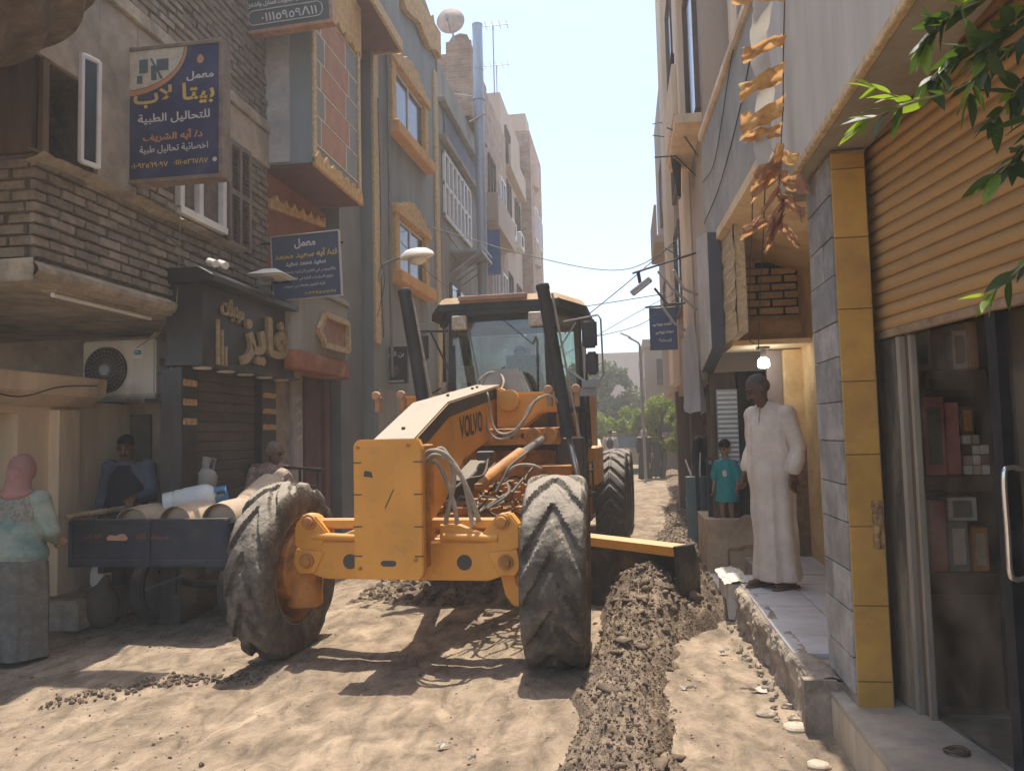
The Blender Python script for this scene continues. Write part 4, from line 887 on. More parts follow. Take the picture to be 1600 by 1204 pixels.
M_yel = mat('yellow_limewash', (.74, .50, .24), r=.9, v=.12, sc=2, b=.25, bs=16, c2=(.48, .30, .13), thr=.55, sc2=1.6)
M_yel2 = mat('yellow_soffit', (.80, .60, .34), r=.9, v=.08, sc=2, b=.15, bs=12, c2=(.56, .38, .19), thr=.58)
M_floor = mat('white_floor_tile', (.56, .55, .54), r=.4, v=.1, sc=3, b=.05, c2=(.42, .38, .33), thr=.56, sc2=2.6, soft=.18, rnd=.05, spec=.4)
M_riser = mat('marble_riser', (.52, .42, .31), r=.6, v=.14, sc=6, b=.15, c2=(.38, .29, .2), thr=.56, sc2=4, streak=True)
M_rough = mat('crumbling_concrete', (.27, .215, .16), r=.95, v=.28, sc=7, b=.9, bs=26, c2=(.42, .34, .25), thr=.58, sc2=5)
M_patch = mat('yellow_brick', (.68, .46, .23), r=.9, v=.14, sc=6, b=.4, rnd=.1, c2=(.36, .27, .2), thr=.66, sc2=4)

st = tag(bpy.data.objects.new('pavement', None), None, None, None, 'structure'); COL.objects.link(st); st.location = (1.2, 4, 0); WM[st.name] = Matrix.Translation((1.2, 4, 0))
st['label'] = 'raised tiled pavement with crumbling edge along the right shops'
b = MB(); b.box(1.06, 4.0, -2.0, 4.33, -.1, .225); b.build('step_core', M_rough, st)
b = MB(); b.box(.93, 4.0, 4.34, 6.95, -.1, .285); b.box(.89, 1.06, 4.335, 4.40, -.1, .30); b.box(1.2, 4.0, 6.95, 8.5, -.1, .285); b.build('platform_core', M_rough, st)
rnd = random.Random(5)
# floor tiles near (shop step) and far (porch)
def tiles(x0, x1, y0, y1, z, tw, tl, m, nm, skew=0.0, cut=None):
    y = y0; r = 0
    while y < y1-.02:
        x = x0
        while x < x1-.02:
            a, c = min(x+tw, x1), min(y+tl, y1)
            if not (cut and cut(x, y)):
                t = rnd.uniform(-.0035, .0035); g = .003
                b = MB(); zz = z+t; q = rnd.uniform(-.003, .003)
                b.mesh([(x+g, y+g, z-.03), (a-g, y+g, z-.03), (a-g, c-g, z-.03), (x+g, c-g, z-.03), (x+g, y+g, zz+q), (a-g, y+g, zz), (a-g, c-g, zz-q), (x+g, c-g, zz)],
                       [(0, 3, 2, 1), (4, 5, 6, 7), (0, 1, 5, 4), (1, 2, 6, 5), (2, 3, 7, 6), (3, 0, 4, 7)])
                b.build(nm, m, st, bevel=.0015)
            x += tw
        y += tl; r += 1
tiles(1.02, 1.9, 1.2, 4.36, .25, .44, .40, mat('worn_step_tile', (.40, .335, .255), r=.5, v=.16, sc=5, b=.1, c2=(.27, .235, .2), thr=.52, sc2=3, rnd=.07, spec=.4), 'step_tile')
tiles(.93, 2.2, 4.37, 8.5, .315, .42, .42, M_floor, 'floor_tile', cut=lambda x, y: (y > 6.9 and x < 1.1) or (y < 4.6 and x < 1.0))
for i in range(8):
    y0 = .55+i*.48; b = MB(); b.box(1.025, 1.052, y0+.003, y0+.474, -.05, .218+rnd.uniform(-.006, .004)); b.build('riser_slab', M_riser, st, bevel=.003)
# crumbling edge of the porch
b = MB()
def edge(u, v):
    y = 4.36+u*2.6; t = v
    prof = [(.86, -.06), (.90, .05), (.885, .16), (.875, .24), (.90, .30), (.99, .315), (1.05, .29)]
    k = t*(len(prof)-1); i = min(int(k), len(prof)-2); f = k-i; x = prof[i][0]*(1-f)+prof[i+1][0]*f; z = prof[i][1]*(1-f)+prof[i+1][1]*f
    rr_ = .035*fbm(y*3.5, z*5, 3, 5)+.018*fbm(y*13, z*13, 4, 3); bite = .06*sm(.25, .6, fbm(y*2.2, 5.0, 1, 2)+.1)
    return Vector((x+.02-rr_*1.1+bite*(z > .15)-.02*math.sin(y*1.1), y, z-bite*.5*(z > .2)+rr_*.25))
b.grid(230, 26, edge); b.build('broken_edge', M_rough, st)
b = MB()
for i in range(40):
    y = 4.4+rnd.random()*2.4; add_clod(b, Vector((.86+rnd.uniform(-.1, .02), y, ground_h(.85, y)+.01)), rnd.choice([.012, .02, .03]), rnd)
o = b.build('edge_rubble', M_rough, st); o['kind'] = 'stuff'
b = MB(); b.grid(24, 12, lambda u, v: Vector((.80+.24*u+.02*fbm(u*4, v*4), 6.9+.75*v, .30+.03*math.sin(u*3.1)+.015*fbm(u*7, v*7)))); b.box(.83, 1.02, 6.93, 7.6, .0, .30)
b.build('white_slab', mat('whitewashed_stone', (.62, .56, .47), r=.9, v=.14, sc=5, b=.5), st)
b = MB(); b.box(.62, .96, 7.35, 8.85, -.05, .075); b.build('low_white_step', mat('whitewashed_stone', (.62, .56, .47)), st, bevel=.02)

shp = thing('shutter_shop', 'corner shop with glass front and slate and orange tiled pillar on the right', 'shop', (1.6, 3.5, .24))
# pillar: core, single tiles
pil = MB(); pil.box(1.105, 1.27, 4.115, 4.60, .22, 3.06); pil = pil.build('pillar', M_rough, shp)
z = .30; k = 0
rws = [.18, .23, .2, .24, .19, .22, .2, .23, .18, .24, .2, .22, .2, .23]
for i, hgt in enumerate(rws):
    z1 = min(z+hgt, 3.055); cuts = [4.117, 4.60] if i % 3 == 0 else ([4.117, 4.30, 4.60] if i % 3 == 1 else [4.117, 4.43, 4.60])
    if z1-z > .05:
        for a, c in zip(cuts, cuts[1:]):
            sk = .0; b = MB(); d = rnd.uniform(0, .005)
            b.mesh([(1.104, a+.003, z+.003), (1.104, c-.003, z+.003), (1.104, c-.003, z1-.003), (1.104, a+.003, z1-.003), (1.09-d, a+.003, z+.003), (1.09-d, c-.003, z+.003), (1.09-d, c-.003, z1-.003), (1.09-d, a+.003, z1-.003)],
                   [(0, 3, 2, 1), (4, 5, 6, 7), (0, 1, 5, 4), (1, 2, 6, 5), (2, 3, 7, 6), (3, 0, 4, 7)]); b.build('tile', M_greytile, pil, bevel=.002)
    z = z1
z = .24
for i, hgt in enumerate([.13, .37, .39, .36, .37, .37, .37, .36, .10]):
    z1 = z+hgt
    if hgt > .05:
        b = MB(); b.box(1.098, 1.262, 4.10, 4.114, z+.002, min(z1, 3.045)-.002); b.build('tile', M_orange_t, pil, bevel=.002)
    z = z1
b = MB(); b.grid(14, 14, lambda u, v: Vector((1.205+.055*u, 4.095+.012*fbm(u*3, v*3)-.004*math.sin(u*3.1)*math.sin(v*3.1), 1.02+.24*v))); b.build('chipped_plaster', mat('chipped_ochre', (.40, .24, .10), r=.95, v=.3, sc=20, b=1.0, bs=60, c2=(.16, .11, .07), thr=.55, sc2=12), pil)
b = MB(); b.box(1.095, 1.105, 4.104, 4.60, .22, .30); b.build('skirting', M_rough, pil)
# beam and fascia over the pavement
b = MB(); b.box(1.02, 1.30, -1.5, 5.05, 3.07, 3.4); b.build('beam', M_beam, shp, bevel=.01)
b = MB(); b.box(1.30, 4.0, -1.5, 5.05, 3.28, 3.4); b.build('soffit', M_beam, shp)
fa = MB()
fa.mesh([(1.0, -1.5, 3.10), (1.0, 4.45, 3.10), (1.0, 5.10, 3.46), (1.0, 5.40, 4.9), (1.0, -1.5, 5.4)]+[(1.018, -1.5, 3.10), (1.018, 4.45, 3.10), (1.018, 5.10, 3.46), (1.018, 5.40, 4.9), (1.018, -1.5, 5.4)],
        [(0, 1, 2, 3, 4), (9, 8, 7, 6, 5), (0, 5, 6, 1), (1, 6, 7, 2), (2, 7, 8, 3), (3, 8, 9, 4), (4, 9, 5, 0)])
fa.build('fascia', M_fascia, shp)
b = MB(); b.box(.985, 1.02, -1.5, 4.5, 3.055, 3.099); b.build('fascia_edge', M_ochrep, shp, bevel=.006)
b = MB(); b.box(1.03, 4.0, -1.5, 5.35, 3.42, 8); b.build('upper_wall', M_beam, shp)
b = MB(); b.box(1.9, 4.0, 4.30, 4.62, .2, 3.2); b.build('side_wall', M_yel, shp)
M_logo = mat('logo_ink', (.09, .14, .20), r=.6, b=0)
lettering('٧لل', M_logo, shp, (.999, 3.62, 3.63), (0, -1, 0), (0, 0, 1), .22, .16, bold=.03)
b = MB(); b.mesh([(.998, 2.93+.05*math.cos(a), 3.42+.06*math.sin(a)) for a in [2*math.pi*i/14 for i in range(14)]], [tuple(range(14))]); b.build('red_mark', mat('red_ink', (.45, .06, .05), b=0), shp)

A9 = R_(9.0)
def SP(s, z, d=0):     # along the shop front towards the camera; d outwards (towards the street)
    return Vector((1.30+s*math.sin(A9)-d*math.cos(A9), 4.27-s*math.cos(A9)-d*math.sin(A9), z))
def sbox(b, s0, s1, z0, z1, d0, d1):
    v = [SP(s0, z0, d0), SP(s1, z0, d0), SP(s1, z0, d1), SP(s0, z0, d1), SP(s0, z1, d0), SP(s1, z1, d0), SP(s1, z1, d1), SP(s0, z1, d1)]
    return b.mesh(v, [(0, 3, 2, 1), (4, 5, 6, 7), (0, 1, 5, 4), (1, 2, 6, 5), (2, 3, 7, 6), (3, 0, 4, 7)])
# slats: curved profile
rs = thing('roller_shutter', 'ribbed orange roller shutter half raised over the glass shop front', 'roller shutter', SP(1.5, 2.1))
sm_ = MB()
pr_ = [(-.004, 0), (.006, .004), (.014, .016), (.017, .030), (.014, .044), (.007, .055), (-.002, .060), (-.004, .066)]
vs = []
for s in (0, 3.6): vs += [SP(s, z_, d_-.01) for d_, z_ in pr_]+[SP(s, z_, d_-.02) for d_, z_ in pr_[::-1]]
n = len(pr_)*2; sm_.mesh([v for v in vs], [tuple(range(n))[::-1], tuple(range(n, 2*n))]+[(i, (i+1) % n, n+(i+1) % n, n+i) for i in range(n)])
sme = sm_.me(M_slat, smooth=30)
for i in range(18):
    o = bpy.data.objects.new('slat', sme); COL.objects.link(o); o.parent = rs; o.matrix_basis = wm(rs).inverted()@Matrix.Translation((0, 0, 2.115+i*.066))@Matrix.Rotation(rnd.uniform(-.0006, .0006), 4, 'Y')
b = MB(); sbox(b, 0, 3.6, 2.075, 2.115, -.03, .006); b.build('bottom_rail', mat('worn_rail', (.30, .20, .12), r=.6, v=.3, sc=9, b=.3), rs, bevel=.004)
b = MB(); sbox(b, -.04, -.001, .25, 3.25, -.06, .04); b.build('guide_rail', M_darkin, rs)
# glass front
b = MB(); sbox(b, .0, .235, .25, 2.07, -.05, -.012); b.build('plaster_reveal', mat('dirty_reveal', (.36, .27, .17), r=.9, v=.2, sc=4, b=.5, c2=(.10, .085, .07), thr=.52, sc2=5, streak=True), shp, bevel=.004)
b = MB(); sbox(b, .24, .275, .25, 2.07, -.05, -.005); sbox(b, .325, .35, .25, 2.07, -.05, -.02); b.build('window_frame', mat('dusty_frame', (.27, .225, .17), r=.7, v=.25, sc=5, b=.2, streak=True), shp)
b = MB(); sbox(b, .277, .323, .25, 2.07, -.06, -.03); b.build('frame_channel', M_brownwood, shp)
M_shopglass = glass_mat('shop_glass', (.95, .95, .94), -.18, .02, dust=.28)
b = MB(); b.mesh([SP(.35, .27, -.045), SP(.96, .27, -.045), SP(.96, 2.07, -.045), SP(.35, 2.07, -.045)], [(0, 1, 2, 3)]); b.build('window_pane', M_shopglass, shp)
b = MB(); sbox(b, .96, 1.02, .25, 2.07, -.06, .0); b.build('door_stile', M_blackm, shp)
b = MB(); b.mesh([SP(1.02, .27, -.045), SP(2.2, .27, -.045), SP(2.2, 2.07, -.045), SP(1.02, 2.07, -.045)], [(0, 1, 2, 3)]); dr = b.build('glass_door', M_shopglass, shp)
hp = bez([SP(1.09, 1.45, -.03), SP(1.09, 1.46, .03), SP(1.09, 1.42, .05), SP(1.09, 1.2, .05), SP(1.09, 1.07, .05), SP(1.09, 1.04, .03), SP(1.09, 1.05, -.03)], 5)
b = MB(); b.tube(hp, .011, 10); b.build('handle', mat('chrome', (.7, .68, .65), r=.15, m=.9, v=.02, b=0), dr, smooth=True)
b = MB(); b.box(1.9, 4, .4, 4.2, .2, 3.3); b.box(1.55, 1.9, .4, 2.0, .2, 3.3); b.box(1.31, 1.9, 4.262, 4.3, .25, 3.28); b.build('interior_wall', mat('shop_inside', (.24, .17, .115), r=.8, v=.2), shp)
b = MB()
CY = 4.12
b = MB()
b.box(1.36, 2.3, CY+.0, CY+.13, .24, .80); b.build('lower_counter', mat('counter_panel', (.19, .145, .10), r=.5, v=.2, sc=3, b=.05), shp, bevel=.004)
for z0, z1 in ((.80, .90), (1.30, 1.375), (1.80, 1.90)):
    b = MB(); b.box(1.36, 1.84, CY-.02, CY+.13, z0, z1); b.build('shelf', M_brownwood, shp, bevel=.003)
for x in (1.385, 1.80):
    b = MB(); b.box(x-.02, x+.02, CY-.035, CY+.13, .24, 2.3); b.build('shelf_post', M_blackm, shp)
cols = {'pink': (.72, .30, .27), 'white': (.78, .73, .64), 'teal': (.22, .34, .31), 'orange': (.6, .28, .07), 'cream': (.55, .46, .33), 'brown': (.22, .14, .09), 'blue': (.12, .16, .30), 'grey': (.30, .29, .26)}
CM = {k: mat('carton_'+k, c, r=.6, v=.12, sc=20, b=0) for k, c in cols.items()}
def carton(x0, x1, z0, z1, c, what, pos, win=None, dy=0):
    r = thing('carton', f'{what} {pos}', 'box', ((x0+x1)/2, CY+.05, z0))
    b = MB(); b.box(x0, x1, CY+.005+dy, CY+.11, z0, z1); b.build('box', CM[c], r, bevel=.003)
    if win: b = MB(); w_ = (x1-x0)*.18; h_ = (z1-z0)*.14; b.box(x0+w_, x1-w_, CY+.0015+dy, CY+.0045+dy, z0+h_, z1-h_); b.build('printed_window', CM[win], r)
carton(1.41, 1.465, .905, 1.27, 'teal', 'teal and grey carton standing', 'leftmost on the lower shelf behind the shop glass', 'grey')
carton(1.485, 1.56, .905, 1.25, 'pink', 'plain pink carton standing', 'on the lower shelf behind the shop glass')
carton(1.57, 1.66, .905, 1.15, 'grey', 'grey carton with pale printed front', 'on the lower shelf beside the pink one', 'white')
carton(1.565, 1.70, 1.155, 1.27, 'white', 'white printed carton lying', 'on top of the grey one on the lower shelf', 'grey', -.02)
carton(1.68, 1.75, .905, 1.12, 'orange', 'orange carton with pale window', 'right end of the lower shelf', 'cream')
carton(1.41, 1.46, 1.38, 1.76, 'grey', 'grey carton standing', 'leftmost on the middle shelf behind the shop glass', 'teal')
carton(1.475, 1.575, 1.38, 1.77, 'pink', 'pink framed doll carton with clear window', 'on the middle shelf', 'grey', -.02)
carton(1.585, 1.65, 1.38, 1.74, 'pink', 'narrow plain pink carton', 'right of the framed one on the middle shelf')
carton(1.66, 1.72, 1.575, 1.72, 'brown', 'red brown carton', 'on top of the tiny boxes on the middle shelf', 'orange')
k = 0
for i, (x, z, c) in enumerate([(1.66, 1.38, 'white'), (1.70, 1.38, 'cream'), (1.74, 1.38, 'white'), (1.66, 1.43, 'cream'), (1.70, 1.43, 'white'), (1.74, 1.43, 'brown'), (1.66, 1.48, 'brown'), (1.70, 1.48, 'white'), (1.74, 1.48, 'white'), (1.66, 1.53, 'white'), (1.70, 1.53, 'cream')]):
    t = thing('small_carton', 'tiny white or cream box in the stack on the middle shelf of the shop window', 'box', (x+.02, CY+.04, z), group='tiny boxes stacked on the middle shelf')
    b = MB(); b.box(x, x+.036, CY-.005, CY+.08, z, z+.045); b.build('box', CM[c], t, bevel=.002)
carton(1.44, 1.54, 1.905, 2.12, 'cream', 'cream carton standing', 'leftmost on the top shelf behind the shop glass', 'teal')
carton(1.565, 1.60, 1.905, 2.10, 'brown', 'narrow dark brown carton', 'on the top shelf between two pale ones')
carton(1.64, 1.71, 1.905, 2.10, 'white', 'white carton with dark oval window', 'on the top shelf behind the shop glass', 'brown')
carton(1.715, 1.76, 1.905, 2.14, 'orange', 'orange brown carton', 'right end of the top shelf')
carton(1.86, 1.93, 1.12, 1.32, 'pink', 'dull pink poster carton', 'behind the handle of the glass door', 'cream')
carton(1.95, 2.05, 1.12, 1.38, 'white', 'white printed carton', 'low at the right behind the glass door', 'grey')
carton(2.07, 2.2, 1.12, 1.33, 'orange', 'orange carton', 'far right low behind the glass door', 'cream')
carton(2.03, 2.16, 1.62, 1.86, 'cream', 'cream carton', 'far right high behind the glass door', 'pink')
carton(1.86, 2.0, 1.62, 1.80, 'brown', 'dark brown carton', 'high behind the glass door', 'cream')
b = MB(); b.box(1.84, 2.3, CY-.0, CY+.13, 1.06, 1.11); b.box(1.84, 2.3, CY-.0, CY+.13, 1.55, 1.61); b.build('rear_shelf', M_brownwood, shp)
rg = MB(); rg.tube([(1.33+.045*math.cos(a), 3.55+.035*math.sin(a), .265+.004*math.sin(2*a)) for a in [2*math.pi*i/22 for i in range(23)]], .008, 6, cap=False)
tag(rg.build('rope_ring', M_brownwood), 'small brown ring of rope lying on the shop step', 'ring')

# ================================================================= RIGHT: second building with deep porch
nb = thing('porch_house', 'yellow washed house with grey balcony parapet and deep porch behind the robed man', 'house', (1.8, 8, 0))
b = MB(); b.mesh([(1.0, 5.08, 3.52), (1.0, 9.1, 3.72), (1.0, 9.1, 5.0), (1.0, 5.08, 4.62), (1.12, 5.08, 3.52), (1.12, 9.1, 3.72), (1.12, 9.1, 5.0), (1.12, 5.08, 4.62)],
                 [(0, 1, 2, 3), (7, 6, 5, 4), (0, 4, 5, 1), (1, 5, 6, 2), (2, 6, 7, 3), (3, 7, 4, 0)]); b.build('balcony_parapet', M_par2, nb)
b = MB(); b.mesh([(.99, 5.08, 3.44), (.99, 9.12, 3.64), (.99, 9.12, 3.73), (.99, 5.08, 3.53), (2.2, 5.08, 3.20), (2.2, 9.12, 3.20), (2.2, 9.12, 3.6), (2.2, 5.08, 3.6)],
                 [(0, 3, 2, 1), (0, 1, 5, 4), (0, 4, 7, 3), (1, 2, 6, 5), (3, 7, 6, 2)]); b.build('porch_ceiling', M_yel2, nb)
b = MB()
for y0, z0, y1, z1 in ((5.08, 4.63, 9.1, 5.02),): b.mesh([(.96, y0, z0), (.96, y1, z1), (.96, y1, z1+.1), (.96, y0, z0+.1), (1.16, y0, z0), (1.16, y1, z1), (1.16, y1, z1+.1), (1.16, y0, z0+.1)],
                 [(0, 1, 2, 3), (7, 6, 5, 4), (0, 4, 5, 1), (1, 5, 6, 2), (2, 6, 7, 3), (3, 7, 4, 0)])
b.build('balcony_coping', M_beige, nb, bevel=.02)
b = MB(); b.box(1.35, 4, 5.1, 9.0, 3.75, 11); b.build('upper_wall', M_beige, nb)
w_ = MB(); w_.box(1.32, 1.348, 6.2, 8.2, 5.2, 8.0); w_ = w_.build('window', M_glassd, nb)
b = MB(); b.box(1.30, 1.38, 6.0, 6.2, 5.1, 8.2); b.box(1.30, 1.38, 8.2, 8.5, 5.1, 8.2); b.build('window_surround', M_beige, w_, bevel=.02)
YW = 8.40
b = MB(); b.box(1.11, 1.90, YW+.02, YW+.3, 2.50, 3.5); b.box(1.9, 4.0, YW+.02, YW+.3, .3, 3.5); b.box(1.85, 2.1, 4.63, YW+.02, .3, 3.3); b.build('wall', M_yel, nb)
bw = lambda u, z: False
pm = MB(); pm.box(1.17, 1.87, YW+.0, YW+.018, 2.83, 3.40); pm.build('mortar_patch', M_darkin, nb)
rows = [(2.84, 0), (2.925, .5), (3.01, 0), (3.095, .5), (3.18, 0), (3.265, .5), (3.345, .0)]
for i, (z, off) in enumerate(rows):
    x = 1.17-(.13 if off else 0)
    while x < 1.86:
        a, c = max(x, 1.175), min(x+.262, 1.86)
        top = min(z+.072, 3.42-(a-1.17)*.22)
        if c-a > .04 and top-z > .03:
            j = lambda: rnd.uniform(-.005, .005)
            b = MB(); b.mesh([(a+.006, YW+.012, z), (c-.006, YW+.012, z), (c-.006, YW+.012, top), (a+.006, YW+.012, top), (a+.01+j(), YW-.014+j(), z+.004+j()), (c-.01+j(), YW-.014+j(), z+.004+j()), (c-.01+j(), YW-.014+j(), top-.004+j()), (a+.01+j(), YW-.014+j(), top-.004+j())],
                             [(0, 3, 2, 1), (4, 5, 6, 7), (0, 1, 5, 4), (1, 2, 6, 5), (2, 3, 7, 6), (3, 0, 4, 7)]); b.build('brick', M_patch, nb, bevel=.004)
        x += .27
b = MB(); b.grid(40, 8, lambda u, v: Vector((1.14+.76*u, YW-.02-.06*math.sin(v*3.1)+.01*fbm(u*6, v*4), 2.52+.26*v+.012*fbm(u*8, v*3)))); b.build('rough_beam', M_yel, nb)
b = MB(); b.box(1.10, 1.9, 7.9, YW+.2, 2.47, 2.52); b.build('door_head', M_yel2, nb)
b = MB(); b.box(1.66, 1.95, YW-.05, YW+.2, .3, 2.46); b.build('door_jamb', M_yel, nb, bevel=.01)
b = MB(); b.box(1.5, 1.655, YW+.02, YW+.08, .3, 2.46); b.build('door_leaf', mat('mauve_door', (.30, .22, .18), r=.7, v=.12, b=.1), nb)
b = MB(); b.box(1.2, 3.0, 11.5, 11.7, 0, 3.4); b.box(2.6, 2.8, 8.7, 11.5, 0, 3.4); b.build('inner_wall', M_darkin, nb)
b = MB(); b.grid(20, 20, lambda u, v: Vector((1.62+.36*u, YW-.06+.008*fbm(u*5, v*5), .3+1.15*v))); b.build('stained_plaster', mat('stained_plaster', (.30, .19, .10), r=.9, v=.3, sc=3, b=.5, c2=(.16, .12, .085), thr=.5, sc2=2.5), nb)
b = MB(); b.box(1.05, 1.14, 7.2, YW+.1, 2.52, 3.66); b.grid(4, 30, lambda u, v: Vector((1.04-.02*fbm(u*3, v*7), 7.18+1.3*u, 2.5+1.16*v))); b.build('corner_bracket', M_ochrep, nb)
# low beige wall in front of the porch
lw = thing('low_beige_wall', 'low beige rendered wall with broken top beside the porch step', 'wall', (1.2, 8.8, 0))
b = MB(); b.grid(40, 14, lambda u, v: Vector((.86+1.1*u, 8.72+.01*fbm(u*9, v*5)+.03*(v > .0)*(abs(u-.42) < .22)*(v < .5), (.66+.05*sm(.3, .36, u)+.02*fbm(u*9, 2))*v)))
b.box(.87, 1.98, 8.76, 9.0, 0, .64); b.box(.88, 1.1, 9.0, 10.2, 0, .6); b.build('wall', mat('beige_render', (.50, .37, .235), r=.9, v=.16, sc=3, b=.5, bs=14, c2=(.38, .27, .17), thr=.55, sc2=2), lw)  # plain beige render with browner patches
# porch lamp (lit)
pl = thing('porch_lamp', 'lit white bulb hanging under the porch ceiling above the man in the robe', 'lamp', (1.42, 8.1, 2.3))
b = MB(); b.box(1.36, 1.48, 8.06, 8.16, 2.44, 2.465); b.cyl((1.42, 8.11, 2.44), (1.42, 8.11, 2.36), .028, 12); b.build('socket', M_greywood, pl)
b = MB(); b.lathe([(.025, 0), (.05, -.02), (.058, -.05), (.058, -.09), (.045, -.105), (.01, -.11)], (1.42, 8.11, 2.36), (0, 0, 1), 20); b.build('bulb', mat('lit_bulb', (.9, .95, 1), em=(.78, .9, 1.0), es=14, b=0), pl, smooth=True)
# street side signboard
sb = thing('side_signboard', 'narrow dark shop signboard with a pale face seen edge on beside the hanging cloth', 'sign', (.93, 8.6, 2.4))
b = MB(); b.prism([(8.0, 2.46), (9.05, 2.30), (9.05, 3.86), (8.0, 3.66)], lambda u, v, d: (d, u, v), .90, 1.03); b.build('box', mat('sign_side_dark', (.07, .07, .085), r=.5), sb)
b = MB(); b.prism([(8.0, 2.46), (9.05, 2.30), (9.05, 3.86), (8.0, 3.66)], lambda u, v, d: (d, u, v), .885, .899); b.build('face', mat('sign_side_pale', (.52, .47, .40), r=.6), sb)
# ================================================================= RIGHT: far buildings
def win_r(r, X, ya, yb, za, zb, m=None):
    w_ = MB(); w_.box(X-.02, X+.02, ya, yb, za, zb); w_ = w_.build('window', m or M_glassd, r)
    b = MB()
    for (p, q) in (((ya, za), (yb, za)), ((ya, zb), (yb, zb)), ((ya, za), (ya, zb)), ((yb, za), (yb, zb))): b.bar((X-.03, *p), (X-.03, *q), .06)
    b.build('window_frame', M_brownwood, w_)
r = thing('balcony_house', 'tall beige and red brick house with balconies on the right side of the street', 'house', (2, 12, 0))
b = MB(); b.box(1.05, 5, 9.15, 15.6, 2.3, 12.0); b.build('wall', M_farplaster, r)
b = MB(); b.box(1.0, 1.049, 12.2, 14.0, 2.3, 7.4); b.build('brick_bay', M_redbrick, r)
b = MB(); b.box(.93, 1.049, 11.2, 11.9, 2.5, 12.0); b.box(.90, 1.049, 14.4, 15.6, 2.5, 11.8); b.build('pilaster', M_beige, r, bevel=.02)
for z in (5.35, 8.1):
    b = MB(); b.box(.72, 1.05, 9.3, 11.1, z, z+.12); b.box(.70, .76, 9.3, 11.1, z+.12, z+.75); b.box(.75, 1.05, 11.0, 11.08, z+.12, z+.75); b.build('balcony', M_beige, r, bevel=.01)
for a in ((9.5, 10.8, 5.6, 7.6), (9.5, 10.8, 8.3, 10.2), (12.4, 13.6, 7.6, 9.0), (12.4, 13.6, 3.6, 5.0), (12.4, 13.5, 5.6, 6.7)): win_r(r, 1.0 if a[0] > 12 else 1.05, *a)
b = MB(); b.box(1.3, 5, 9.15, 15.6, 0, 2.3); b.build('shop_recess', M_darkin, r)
for ya, yb in ((9.3, 9.45), (12.1, 12.35), (15.3, 15.6)): b = MB(); b.box(1.0, 1.3, ya, yb, 0, 2.4); b.build('pier', M_brownwood, r)
b = MB(); b.box(1.08, 1.14, 9.6, 10.6, 0, 2.1); b.build('shop_door', M_brownwood, r, bevel=.01)
lv_ = MB(); lv_.box(1.06, 1.30, 9.20, 9.24, 1.2, 2.1); lv_ = lv_.build('louvre', M_grey, r)
b = MB()
for i in range(16): b.box(1.07, 1.29, 9.185, 9.20, 1.22+i*.055, 1.25+i*.055)
b.build('blade', M_white, lv_)
rx = random.Random(8)
for i in range(9):
    b = MB(); y = rx.uniform(9.6, 15.3); z = rx.uniform(3.5, 10.5); l = rx.uniform(.3, .55); b.tube([(1.06, y+.3, z-.2), (1.05-l*.5, y, z), (1.05-l, y, z+rx.uniform(-.03, .12))], .010, 5); b.build('drying_arm', M_cast if False else M_blackm, r)
r2 = thing('far_right_house', 'pale plaster house beyond the red brick bay on the right side', 'house', (2.5, 19, 0))
b = MB(); b.box(1.15, 6, 15.65, 23, 2.6, 10.6); b.box(1.5, 6, 15.65, 23, 0, 2.6); b.build('wall', M_farplaster, r2)
for a in ((16.5, 17.6, 4, 5.4), (19, 20.3, 4, 5.4), (16.5, 17.6, 7, 8.4), (19, 20.3, 7, 8.4)): win_r(r2, 1.15, *a)
b = MB(); b.box(.75, 1.15, 16.2, 18.4, 5.6, 5.75); b.box(.75, .8, 16.2, 18.4, 5.75, 6.4); b.build('balcony', M_farplaster, r2)
for nm, lab, x0, x1, y0, y1, h, m in (('pink_corner_house', 'low pinkish corner house closing the street on the right', .9, 8, 33, 44, 5.2, M_farplaster), ('tan_house', 'tan brick house behind the trees at the end of the street', 2.2, 12, 24, 32.9, 4.6, M_redbrick),
                             ('pale_end_house', 'pale hazy house block far behind the trees', -2.6, 14, 70, 82, 8.5, M_farplaster), ('hazy_end_house', 'hazy low house far away left of the end of the street', -22, -6, 58, 75, 9.5, M_farplaster)):
    r = thing(nm, lab, 'house', ((x0+x1)/2, (y0+y1)/2, 0)); b = MB(); b.box(x0, x1, y0, y1, 0, h); b.build('wall', m, r)
    for i in range(int((x1-x0)/2.2)):
        for z in (1.6, 3.6):
            if z+1 < h: w_ = MB(); w_.box(x0+.5+i*2.2, x0+1.3+i*2.2, y0-.02, y0+.02, z, z+1.1); w_.build('window', M_glassd, r)
    for i in range(3):
        w_ = MB(); w_.box(x0-.02, x0+.02, y0+1.2+i*2.8, y0+2.1+i*2.8, 2.9, 4.0); w_.build('window', M_glassd, r)
    b = MB(); b.box(x0-.06, x1, y0-.06, y1, h, h+.35); b.build('parapet', m, r)
# dark flag cloth
fl = MB(); fl.grid(10, 24, lambda u, v: Vector((.78+.05*math.sin(v*7+u*3)+u*.10*v, 10.4+.55*u*(v**.7)+.05*math.sin(v*9), 6.7-v*1.9+.1*u)))
tag(fl.build('dark_cloth', mat('black_cloth', (.05, .05, .07), r=.9)), 'dark blue black cloth hanging from a balcony on the right houses', 'cloth')
